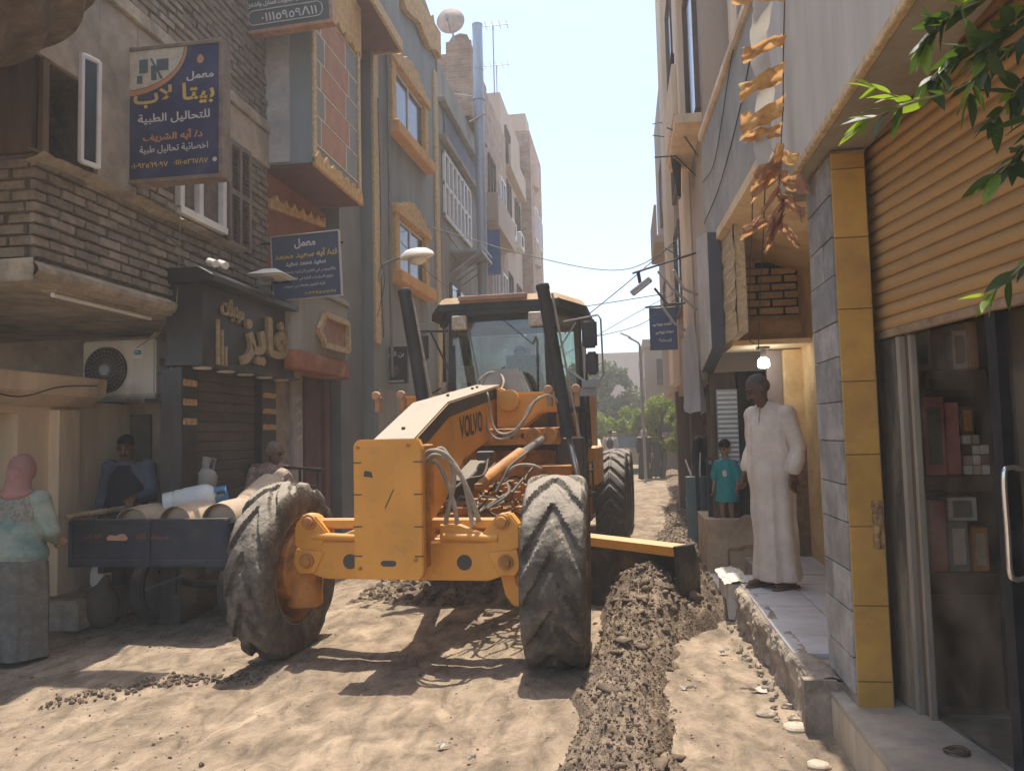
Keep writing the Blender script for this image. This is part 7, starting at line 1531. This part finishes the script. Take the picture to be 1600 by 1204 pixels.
b.bar((x0, 7.93, 1.2), (-3.3, 7.93, 1.13), .02); b.build('rack', M_blackm, ct)
def cwheel(x, y, r=.33):
    b = MB(); b.lathe([(r-.07, -.05), (r-.02, -.06), (r, -.04), (r, .04), (r-.02, .06), (r-.07, .05)], (x, y, r), (1, 0, 0), 32, closed=True)
    w_ = b.build('wheel', M_tyre2, ct, smooth=35)
    b = MB(); b.lathe([(r-.07, -.04), (r-.07, .04), (.05, .06), (.05, -.06)], (x, y, r), (1, 0, 0), 28); b.build('rim', M_grey, w_, smooth=35)
cwheel(-4.38, 6.72); cwheel(-3.55, 6.72); cwheel(-4.0, 8.15, .3)
b = MB(); b.cyl((-4.4, 6.72, .33), (-3.5, 6.72, .33), .035, 10); b.bar((-4.5, 6.1, .56), (-4.5, 7.9, .56), .06); b.bar((-3.5, 6.1, .56), (-3.5, 7.9, .56), .06)
b.bar((-4.45, 6.5, .5), (-4.2, 6.9, .38), .04, .02); b.bar((-3.6, 6.5, .5), (-3.7, 6.9, .38), .04, .02); b.bar((-4.0, 6.4, .3), (-4.0, 6.4, .58), .03); b.bar((-4.15, 6.2, .38), (-3.8, 6.3, .5), .03, .02); b.build('chassis', M_blackm, ct)
# gas cylinders
M_gas1 = mat('cyl_beige', (.46, .36, .26), r=.6, v=.12, sc=6, b=.08, c2=(.36, .24, .15), thr=.6, sc2=5, local=True)
M_gas2 = mat('cyl_grey', (.38, .36, .32), r=.5, v=.1, sc=6, b=.08, c2=(.28, .24, .2), thr=.6, sc2=5, local=True)
M_gas3 = mat('cyl_pale_blue', (.50, .56, .57), r=.45, v=.1, sc=5, b=.06, c2=(.62, .62, .58), thr=.5, sc2=3, local=True)
M_bluecap = mat('blue_collar', (.06, .19, .36), r=.45, v=.1, b=0, local=True)
def gas(label, loc, rot, m, capm=None, sc=1.0):
    r = thing('gas_cylinder', label, 'gas cylinder', (0, 0, 0), group=None); WM[r.name] = Matrix.Identity(4)
    b = MB(); b.lathe([(.06, .035), (.13, .05), (.155, .09), (.158, .12), (.158, .36), (.15, .42), (.11, .47), (.05, .49)], (0, 0, 0), (0, 0, 1), 32); b.build('body', m, r, smooth=35)
    b = MB(); b.lathe([(.142, -.03), (.148, -.03), (.150, .07), (.142, .07)], (0, 0, 0), (0, 0, 1), 32, closed=True); b.build('foot_ring', m, r, smooth=35)
    b = MB(); b.lathe([(.02, .49), (.022, .54), (.012, .56)], (0, 0, 0), (0, 0, 1), 12); b.build('valve', M_goldtile, r)
    b = MB()
    for k in range(3):
        a0 = k*2.094; n = 8
        vs = [(rr_*math.cos(a0+1.5*i/n), rr_*math.sin(a0+1.5*i/n), z) for z in (.46, .60) for rr_ in (.092, .098) for i in range(n+1)]; q = n+1
        b.mesh(vs, [f for i in range(n) for f in ((i, i+1, 2*q+i+1, 2*q+i), (q+i+1, q+i, 3*q+i, 3*q+i+1), (2*q+i, 2*q+i+1, 3*q+i+1, 3*q+i), (i+1, i, q+i, q+i+1))]+[(0, 2*q, 3*q, q), (n, q+n, 3*q+n, 2*q+n)])
    b.lathe([(.092, .585), (.100, .585), (.100, .60), (.092, .60)], (0, 0, 0), (0, 0, 1), 24, closed=True)
    b.build('collar', capm or m, r, smooth=35)
    r.location = loc; r.rotation_euler = rot; r.scale = (sc,)*3; return r
PI = math.pi
gas('rusty beige gas cylinder lying with its hollow foot towards the viewer, left in the cart', (-4.20, 6.10, .94), (-PI/2-.0, 0, .05), M_gas1, sc=1.02)
gas('beige gas cylinder lying foot first in the middle of the cart beside the left one', (-3.79, 6.09, .95), (-PI/2, 0, -.04), M_gas1, sc=1.04)
gas('beige gas cylinder lying foot first at the right end of the cart by the tyre', (-3.40, 6.10, .97), (-PI/2, 0, .08), M_gas1, sc=1.02)
gas('pale blue and white gas cylinder lying across the others with a blue collar', (-4.14, 6.52, 1.06), (R_(-80), 0, R_(-66)), M_gas3, M_bluecap, .86)
gas('grey gas cylinder standing upright and tilted at the back of the load', (-4.18, 7.0, .95), (R_(-8), R_(10), 0), M_gas2, sc=.92)
gas('dull beige gas cylinder half hidden behind the big tyre, tilted', (-3.5, 6.7, .98), (R_(-60), 0, R_(-20)), M_gas1)
# things in the shade under and beside the cart
t = thing('stone_block', 'rough stone block beside the woman at the left edge', 'stone', (-4.85, 5.3, 0))
b = MB(); b.grid(16, 12, lambda u, v: Vector((-4.86+.13*math.sin(v*PI)*math.cos(u*2*PI)*1.1*(1+.2*nz(u*3, v*3)), 5.15+.13*math.sin(v*PI)*math.sin(u*2*PI)*(1+.2*nz(u*3, v*3, 4)), .09+.13*math.cos(v*PI))), wrapu=True); b.build('stone', M_riser, t)
bg = blob([('e', (-4.80, 6.5, .42), .09, .08, .14), ('e', (-4.76, 6.48, .30), .08, .08, .10), ('c', (-4.80, 6.5, .5), (-4.77, 6.48, .60), .04, .02)], mat('white_plastic_bag', (.55, .54, .53), r=.5, b=.6, bs=25), .012, 2, 'plastic_bag', lambda v: v+Vector((.015*fbm(v.x*20, v.y*20, v.z*20, 3), 0, 0)))
o = bpy.data.objects.new('plastic_bag', bg); COL.objects.link(o); tag(o, 'crumpled white plastic bag on the low ledge left of the cart', 'plastic bag')
t = thing('low_ledge', 'low dark stone ledge in the shade behind the woman and the cart', 'ledge', (-4.95, 6.6, 0)); b = MB(); b.box(-5.27, -4.80, 6.2, 7.2, 0, .27); b.build('ledge', M_concreteL, t, bevel=.02)
t = thing('sack', 'dark sack leaning by the doorway behind the cart', 'sack', (-4.9, 6.9, 0)); me = blob([('e', (-4.75, 6.45, .18), .16, .14, .2), ('c', (-4.75, 6.45, .3), (-4.72, 6.47, .42), .08, .04)], cloth('sack', (.12, .095, .07)), .014, 3, 'sack'); lk('bag', me, t)
# ================================================================= vegetation, garland, wires, vehicles, litter
M_leafy = [mat('leaf_fresh', (.16, .24, .025), r=.5, v=.2, sc=9, b=.1, rnd=.25, spec=.4), mat('leaf_dark', (.045, .075, .022), r=.5, v=.2, sc=9, b=.1, rnd=.25, spec=.4)]
for m_ in M_leafy: m_.node_tree.nodes['Principled BSDF'].inputs['Subsurface Weight'].default_value = 0
def translucent(m_, c, k=.45):
    nt = m_.node_tree; P = nt.nodes['Principled BSDF']; out = nt.nodes['Material Output']; tr = nt.nodes.new('ShaderNodeBsdfTranslucent'); tr.inputs[0].default_value = (*c, 1)
    mx = nt.nodes.new('ShaderNodeMixShader'); mx.inputs[0].default_value = k; nt.links.new(P.outputs[0], mx.inputs[1]); nt.links.new(tr.outputs[0], mx.inputs[2]); nt.links.new(mx.outputs[0], out.inputs['Surface'])
translucent(M_leafy[0], (.35, .5, .03)); translucent(M_leafy[1], (.10, .18, .02), .35)
def leaf_me(m_):
    b = MB(); n = 7; rows = []
    for i in range(n):
        t = i/(n-1); w_ = .17*math.sin(math.pi*min(1, t*.98+.02)**.8)+.002; z = -.12*t*t
        rows.append([(-w_, t, z+.04*w_*3), (0, t, z-.015), (w_, t, z+.04*w_*3)])
    b.mesh([v for r in rows for v in r], [(i*3+j, i*3+j+1, i*3+j+4, i*3+j+3) for i in range(n-1) for j in range(2)]); return b.me(m_, smooth=True, name='leaf')
LM = [leaf_me(M_leafy[0]), leaf_me(M_leafy[1])]
br = thing('overhanging_branch', 'leafy branch hanging into the top right corner in front of the orange shutter', 'branch', (1.3, 2.3, 2.9))
M_twig = mat('twig', (.28, .22, .13), r=.8, b=.2)
rl_ = random.Random(12)
twigs = [[(1.50, 2.35, 3.05), (1.22, 2.28, 2.80), (1.02, 2.24, 2.60), (.84, 2.22, 2.53), (.72, 2.20, 2.56)], [(1.50, 2.35, 3.05), (1.30, 2.2, 2.70), (1.22, 2.15, 2.50), (1.08, 2.12, 2.42)], [(1.45, 2.3, 2.95), (1.15, 2.25, 2.82), (1.0, 2.22, 2.83), (.93, 2.2, 2.86)],
         [(.84, 2.22, 2.53), (.76, 2.2, 2.50), (.68, 2.2, 2.47)], [(1.25, 2.3, 2.2), (1.12, 2.28, 2.08), (1.0, 2.25, 1.98)], [(1.5, 2.35, 3.05), (1.42, 2.4, 2.7), (1.3, 2.3, 2.2)], [(1.42, 2.4, 2.7), (1.24, 2.35, 2.62), (1.12, 2.3, 2.56)], [(1.4, 2.35, 2.9), (1.2, 2.3, 2.95), (1.04, 2.28, 3.0)],
  [(1.3, 2.3, 2.85), (1.14, 2.25, 2.76), (1.02, 2.2, 2.66), (.95, 2.18, 2.52)], [(1.3, 2.35, 2.75), (1.15, 2.3, 2.60), (1.04, 2.26, 2.46)], [(1.14, 2.25, 2.80), (1.02, 2.2, 2.79), (.90, 2.18, 2.73), (.84, 2.16, 2.66)], [(1.3, 2.3, 2.85), (1.12, 2.3, 2.70), (.98, 2.28, 2.68), (.88, 2.26, 2.60)], [(1.2, 2.25, 2.5), (1.1, 2.22, 2.38), (1.02, 2.2, 2.30)]]
b = MB()
for tw_ in twigs: b.tube(bez(tw_, 5), .0045, 5, r1=.002)
b.build('twigs', M_twig, br)
nl = 0
for ti, tw_ in enumerate(twigs):
    pts = bez(tw_, 6)
    for i in range(2, len(pts)):
        tip = i/len(pts); 
        if rl_.random() < (.92 if tip > .4 else .6):
            for k in range((2 if ti > 7 else 1) if tip < .9 else 3):
                fresh = (ti in (0, 3, 4) and tip > .7) or (ti == 2 and tip > .75) or rl_.random() < .12
                o = bpy.data.objects.new('leaf', LM[0 if fresh else 1]); COL.objects.link(o); o.parent = br
                d = (pts[i]-pts[i-1]).normalized()+Vector((rl_.gauss(0, .5), rl_.gauss(0, .5), rl_.gauss(-.15, .5))); d.normalize()
                L_ = rl_.uniform(.065, .115)*(.85 if fresh else 1)
                o.matrix_basis = wm(br).inverted()@Matrix.Translation(pts[i])@d.to_track_quat('Y', 'Z').to_matrix().to_4x4()@Matrix.Rotation(rl_.uniform(-1, 1), 4, 'Y')@Matrix.Diagonal((L_, L_, L_, 1)); nl += 1
# garland of crumpled orange bunting
gl = thing('bunting_garland', 'string of faded crumpled orange paper bunting hanging across the right balcony', 'bunting', (.95, 4.3, 3.3))
M_bunt = [mat('bunting_orange', (.62, .26, .07), r=.7, v=.3, sc=14, b=.2, c2=(.66, .46, .15), thr=.5, sc2=14), mat('bunting_dull', (.30, .15, .12), r=.7, v=.3, sc=14, b=.2, c2=(.52, .27, .12), thr=.55, sc2=12)]
for m_ in M_bunt: translucent(m_, (.7, .38, .16), .5)
st_ = bez([(1.24, 4.4, 4.2), (1.22, 4.4, 4.02), (1.13, 4.4, 3.75), (1.07, 4.4, 3.5), (1.04, 4.4, 3.25), (1.03, 4.4, 3.1), (1.0, 4.4, 2.9), (.97, 4.4, 2.75)], 8)
# keep it in front of the fascia
st_ = [Vector((p.x-.10 if p.x > 1.0 else p.x-.06, p.y, p.z)) for p in st_]
sc0 = .93
def onbal(px_, z): return Vector((px_, 4.15, z))
b = MB(); b.tube([(.93+.0*i, 4.2-.0*i, p.z) if False else (min(p.x, .96)*.98, p.y-1.1*(max(0, p.x-.96)), p.z) for i, p in enumerate(st_)], .004, 5); b.build('string', M_brownwood, gl)
M_plst = mat('pale_plastic', (.55, .52, .46), r=.5, v=.15, sc=8, b=.2); translucent(M_plst, (.6, .56, .48), .5)
b = MB(); b.grid(8, 50, lambda u, v: Vector((.80+.10*u-.02*v+.012*math.sin(v*13)+.012*fbm(u*3, v*14), 4.42+.02*math.sin(v*17+u*2), 4.25-1.15*v))); b.build('plastic_strip', M_plst, gl, smooth=True)
SG = [Vector((min(p.x, .96)*.98, p.y-1.1*(max(0, p.x-.96)), p.z)) for p in st_]
rb3 = random.Random(21)
for i, (k, sx, L_) in enumerate([(3, -1, .30), (9, -1, .30), (15, -1, .24), (20, -1, .26), (26, -1, .27), (30, -1, .2), (34, -1, .22), (37, 1, .14), (39, -1, .22), (41, -1, .2), (43, 1, .16), (45, -1, .22), (46, 1, .18), (48, -1, .22), (50, -1, .2), (52, -1, .22), (54, -1, .16), (55, 1, .12)]):
    k = min(k, len(SG)-1); a = SG[k]; dirn = Vector((sx*(.9 if i < 6 else .5), rb3.uniform(-.3, .1), rb3.uniform(-.35, .25) if i < 6 else rb3.uniform(-.9, -.1))).normalized(); w_ = rb3.uniform(.07, .11) if i < 6 else rb3.uniform(.06, .09); sd = rb3.uniform(0, 50)
    up = Vector((0, 0, 1)) if i < 6 else Vector((rb3.uniform(-.3, .3), rb3.uniform(-.4, .4), 1)).normalized()
    b = MB(); b.grid(12, 8, lambda u, v: a+dirn*(u*L_)+up*((v-.5)*w_*(1-.25*u*math.sin(u*5+sd))-.03*u)+Vector((.3, -1, .2))*(.04*fbm(u*3.5, v*3.5, sd, 4)+.012*math.sin(u*13+sd+v*3)))
    b.build('paper_flag', M_bunt[0 if i < 7 or rb3.random() < .3 else 1], gl, smooth=True)
# trees with single leaves clumped in an uneven crown
M_fol = [mat('foliage_a', (.060, .085, .025), r=.6, v=.25, sc=1.2, b=0), mat('foliage_b', (.10, .13, .035), r=.6, v=.25, sc=1.2, b=0), mat('foliage_lime', (.20, .26, .04), r=.6, v=.25, sc=1.2, b=0)]
for m_, c in zip(M_fol, ((.1, .15, .03), (.16, .2, .04), (.34, .42, .05))): translucent(m_, c, .3)
M_bark = mat('bark', (.12, .09, .065), r=.95, v=.3, sc=6, b=.5)
def tree(label, loc, h, crowns, mi, nleaf, ls, seed, trunk=.18, nm='tree'):
    r = thing(nm, label, 'tree' if nm == 'tree' else 'shrub', loc); rd = random.Random(seed); L0 = Vector(loc)
    b = MB(); b.tube(bez([L0, L0+Vector((.1, 0, h*.3)), L0+Vector((-.05, .1, h*.6)), L0+Vector((.1, 0, h*.85))], 5), trunk, 8, r1=trunk*.35)
    for c, rr_ in crowns: b.tube([L0+Vector((0, 0, h*.35)), L0+Vector(c)*.6+Vector((0, 0, h*.15)), L0+Vector(c)], trunk*.4, 6, r1=trunk*.1)
    b.build('trunk', M_bark, r)
    vs, fs = [], []
    for i in range(nleaf):
        c, rr_ = crowns[rd.randrange(len(crowns))]
        d = Vector((rd.gauss(0, 1), rd.gauss(0, 1), rd.gauss(0, .85))).normalized(); q = rr_*(.45+.6*rd.random()**.6)*(1+.35*noise.noise(d*2.2+Vector((seed, 0, 0))))
        p = L0+Vector(c)+d*q
        if noise.noise(p*1.1+Vector((seed, 3, 1))) < -.16: continue
        a = Vector((rd.gauss(0, 1), rd.gauss(0, 1), rd.gauss(0, 1))).normalized(); e = a.cross(Vector((rd.gauss(0, 1), rd.gauss(0, 1), rd.gauss(0, 1)))).normalized(); s = ls*rd.uniform(.6, 1.4)
        n = len(vs); vs += [p-a*s, p+e*s*.45, p+a*s, p-e*s*.45]; fs.append((n, n+1, n+2, n+3))
    me = bpy.data.meshes.new('crown'); me.from_pydata([tuple(v) for v in vs], [], fs); me.materials.append(M_fol[mi]); o = lk('crown', me, r)
    return r
tree('large hazy green tree spreading across the end of the street', (-1.3, 44, 0), 5.5, [((0, 0, 3.6), 1.5), ((1.2, .5, 3.2), 1.3), ((-1.3, 0, 3.4), 1.4), ((.5, 0, 4.5), 1.1), ((-1.0, .4, 4.7), 1.0), ((1.7, 0, 2.2), .9), ((-1.5, 0, 2.2), 1.0), ((.1, 0, 2.4), 1.1)], 0, 26000, .13, 5)
tree('rounder darker tree left of the large one, mostly behind the grader cab', (-5.0, 50, 0), 5, [((0, 0, 3.4), 1.6), ((1.8, 0, 3.6), 1.3), ((-1.5, 0, 3.2), 1.4), ((2.6, 0, 2.4), 1.1)], 1, 12000, .15, 9)
tree('leafy lime green street shrub growing over a fence at the right end of the street', (1.25, 27.5, 0), 2.8, [((0, 0, 2.4), .55), ((.5, .3, 2.1), .5), ((-.1, 0, 1.7), .45), ((.5, 0, 1.3), .4)], 2, 9000, .07, 14, .08, 'shrub')
tree('smaller lime green shrub left of the taller one', (-.1, 31, 0), 2.4, [((.3, 0, 2.1), .55), ((.9, 0, 2.0), .5), ((-.3, 0, 1.9), .4)], 2, 6000, .08, 15, .07, 'shrub')
tree('low pale green shrub beside the parked cars', (-2.1, 36, 0), 2.2, [((0, 0, 2.0), .8), ((.8, 0, 1.9), .6)], 2, 5000, .1, 16, .07, 'shrub')
# vehicles at the far end
def car(label, loc, rz, m_, boxy, nm='parked_car', cat='car'):
    r = thing(nm, label, cat, (0, 0, 0)); WM[r.name] = Matrix.Identity(4); w_, L_ = .82, 2.1
    b = MB()
    if boxy: prof = [(-L_, .35), (-L_, .95), (-L_*.93, 1.65), (L_*.35, 1.68), (L_*.55, 1.05), (L_, .98), (L_, .35)]
    else: prof = [(-L_, .35), (-L_*1.0, .80), (-L_*.75, .92), (-L_*.45, 1.38), (L_*.2, 1.40), (L_*.5, .95), (L_*.97, .85), (L_, .35)]
    b.prism(prof, lambda u, v, d: (d*(1 if v < 1 else .88), u, v), -w_, w_); b.build('body', m_, r, bevel=.05, seg=2)
    b = MB(); yb = -L_*.985 if boxy else -L_*.62; b.mesh([(-w_*.72, yb-.03, 1.02), (w_*.72, yb-.03, 1.02), (w_*.65, (-L_*.945 if boxy else -L_*.47)-.03, 1.5 if boxy else 1.32), (-w_*.65, (-L_*.945 if boxy else -L_*.47)-.03, 1.5 if boxy else 1.32)], [(0, 1, 2, 3)]); b.build('rear_window', M_glassd, r)
    for s in (-1, 1):
        b = MB(); b.box(s*w_*.82-.07, s*w_*.82+.07, -L_-.02, -L_+.02, .62, .82); b.build('tail_light', mat('tail_red', (.4, .03, .02), b=0), r)
        b = MB(); b.mesh([(s*w_*.93, -L_*.7, .98), (s*w_*.93, L_*.3, .98), (s*w_*.9, L_*.15, 1.36), (s*w_*.9, -L_*.5, 1.36)], [(0, 1, 2, 3)]); b.build('side_window', M_glassd, r)
        for y in (-L_*.62, L_*.62):
            b = MB(); b.lathe([(.2, -.09), (.30, -.09), (.31, 0), (.30, .09), (.2, .09)], (s*w_*.88, y, .31), (1, 0, 0), 20); b.build('wheel', M_tyre2, r)
    b = MB(); b.box(-w_*.9, w_*.9, -L_-.05, -L_+.02, .40, .55); b.build('bumper', M_grey, r)
    r.location = loc; r.rotation_euler = (0, 0, rz); return r
car('dusty beige boxy van seen from behind at the end of the street', (.05, 33, 0), 0, mat('van_beige', (.36, .29, .21), r=.6, v=.15), True, 'parked_van', 'van')
car('pale yellowish car in the haze left of the boxy van', (-2.0, 35.5, 0), .15, mat('car_pale', (.46, .40, .28), r=.5, v=.1), False)
car('white car in the haze behind the pale yellowish one', (-3.4, 41, 0), .3, mat('car_white', (.55, .54, .52), r=.5, v=.1), False)
# wires
def wire(label, pts, r=.008, col=None): b = MB(); b.tube(bez(pts, 8), r, 5); return tag(b.build('overhead_wire', col or M_blackm), label, 'wire')
wire('long overhead wire sagging from the blue house window to the right houses', [(-3.6, 13.8, 5.6), (-1.6, 13.6, 4.85), (.0, 13.6, 4.5), (1.0, 13.6, 4.9)])
wire('upper overhead wire climbing to the right beside the floodlight', [(-.9, 12, 3.2), (.1, 12, 3.95), (.9, 12, 4.6)])
wire('nearly level overhead wire just under the floodlight', [(-3.5, 13, 3.6), (-1.0, 13, 3.75), (.9, 13, 3.95)])
wire('thin overhead wire rising from the cab roof to the right houses', [(-1.2, 14, 3.0), (.2, 14, 3.75), (.95, 14, 4.1)], .006)
wire('lowest slack overhead wire in front of the blue street sign', [(-.6, 12, 3.1), (.3, 12, 3.3), (.95, 12, 3.75)], .006)
wire('wire from the blue house down past the cab roof', [(-3.7, 12.4, 5.0), (-3.2, 13, 4.4), (-2.6, 14, 4.1)], .006)
wire('thin vertical wire hanging in front of the yellow porch, left one', [(1.02, 5.9, 5.2), (1.02, 5.92, 3.6), (1.05, 6.6, 2.5), (1.10, 6.7, 2.35)], .0045)
wire('thin vertical wire hanging in front of the yellow porch, right one', [(1.0, 5.3, 5.2), (1.01, 5.32, 3.6), (1.12, 6.5, 2.55), (1.14, 6.72, 2.3)], .0045)
wire('dark cable sagging across the grey parapet of the porch house', [(.985, 5.15, 4.5), (.985, 6.0, 4.2), (.985, 7.5, 4.0), (.985, 9.0, 4.02)], .006)
wire('second thinner cable across the grey parapet', [(.985, 5.4, 4.7), (.985, 6.4, 4.75), (.985, 7.8, 4.35), (.985, 9.0, 4.5)], .005)
for i, (y, z, l) in enumerate(((10.2, 3.2, .9), (10.6, 2.9, .8), (9.7, 3.3, .6), (11.4, 3.5, .9))):
    t = thing('bare_pole', ['pale bare pole jutting over the street above the hanging sheet', 'second pale pole crossing above the sheet', 'short pale pole nearest the signboard', 'thin dark pole farthest along the right facade'][i], 'pole', (.9, y, z))
    b = MB(); b.tube([(.98, y, z), (.98-l*.35, y-.1, z+.28-.1*i), (.98-l*.55, y-.2, z+.5-.1*i)], .018, 6); b.build('stick', M_raw if i < 3 else M_blackm, t)
# litter and loose stones on the right verge
rs_ = random.Random(31)
def rock(label, loc, r, m_, cat='stone', nm='stone', seed=0):
    b = MB(); b.grid(14, 10, lambda u, v: Vector(loc)+Vector((r*1.3*math.sin(v*PI)*math.cos(u*2*PI)*(1+.3*noise.noise(Vector((math.cos(u*6.28)*1.5, math.sin(u*6.28)*1.5, v*3+seed)))), r*math.sin(v*PI)*math.sin(u*2*PI), r*.5*math.cos(v*PI)*(1+.2*noise.noise(Vector((u*3, v*3, seed)))))), wrapu=True)
    return tag(b.build(nm, m_), label, cat)
rock('rounded white stone at the foot of the marble riser by the bottom edge', (.96, 3.62, .03), .055, M_white, seed=1)
rock('beige broken tile piece lying on the sand near the riser', (.86, 3.95, .02), .045, M_riser, seed=2)
rock('flat beige fragment at the bottom edge of the sandy verge', (.84, 3.70, .015), .06, M_riser, seed=3)
rock('small tan stone below the crumbling pavement edge', (.74, 4.62, .02), .05, M_rough, seed=4)
rock('flat pale stone against the crumbling edge', (.86, 4.42, .02), .06, M_riser, seed=5)
def litter(label, loc, sz, rz, seed):
    b = MB(); c, s_ = math.cos(rz), math.sin(rz); sz *= .75
    b.grid(8, 6, lambda u, v: Vector(loc)+Vector(((u-.5)*sz*c-(v-.5)*sz*.5*s_, (u-.5)*sz*s_+(v-.5)*sz*(.3+.3*math.sin(u*4+seed))*c, .010+.022*fbm(u*3, v*3, seed, 3)+(.004 if v > .9 else 0))))
    return tag(b.build('litter', mat('white_litter', (.50, .46, .40), r=.8, b=.3, c2=(.4, .33, .26), thr=.5, sc2=20)), label, 'litter')
litter('torn white paper scrap lying on the sand right of the soil ridge', (.34, 5.05, .01), .13, .2, 2); litter('long white plastic strip lying on the right verge', (.73, 5.05, .01), .22, -.1, 4); litter('small pale scrap near the crumbling edge', (.66, 5.9, .01), .10, .5, 6)
litter('small white scrap on the road in front of the right tyre', (-1.0, 4.05, .01), .09, .7, 7); litter('pale crumpled scrap on the road in the sun, bottom centre', (-.82, 3.9, .01), .06, .2, 8)
# dusty air over the street
hz = MB(); hz.box(-30, 32, -6, 96, -2.0, 16.0); hz = hz.build('haze', mat('tmp', (.5, .5, .5))); tag(hz, 'thin dusty haze hanging in the street air', kind='stuff')
hm = bpy.data.materials.new('haze_air'); hm.use_nodes = True; nt = hm.node_tree; nt.nodes.remove(nt.nodes['Principled BSDF'])
pv = nt.nodes.new('ShaderNodeVolumePrincipled'); pv.inputs['Color'].default_value = (.97, .94, .90, 1); pv.inputs['Density'].default_value = .0055; pv.inputs['Anisotropy'].default_value = .25
nt.links.new(pv.outputs[0], nt.nodes['Material Output'].inputs['Volume']); hz.data.materials.clear(); hz.data.materials.append(hm)
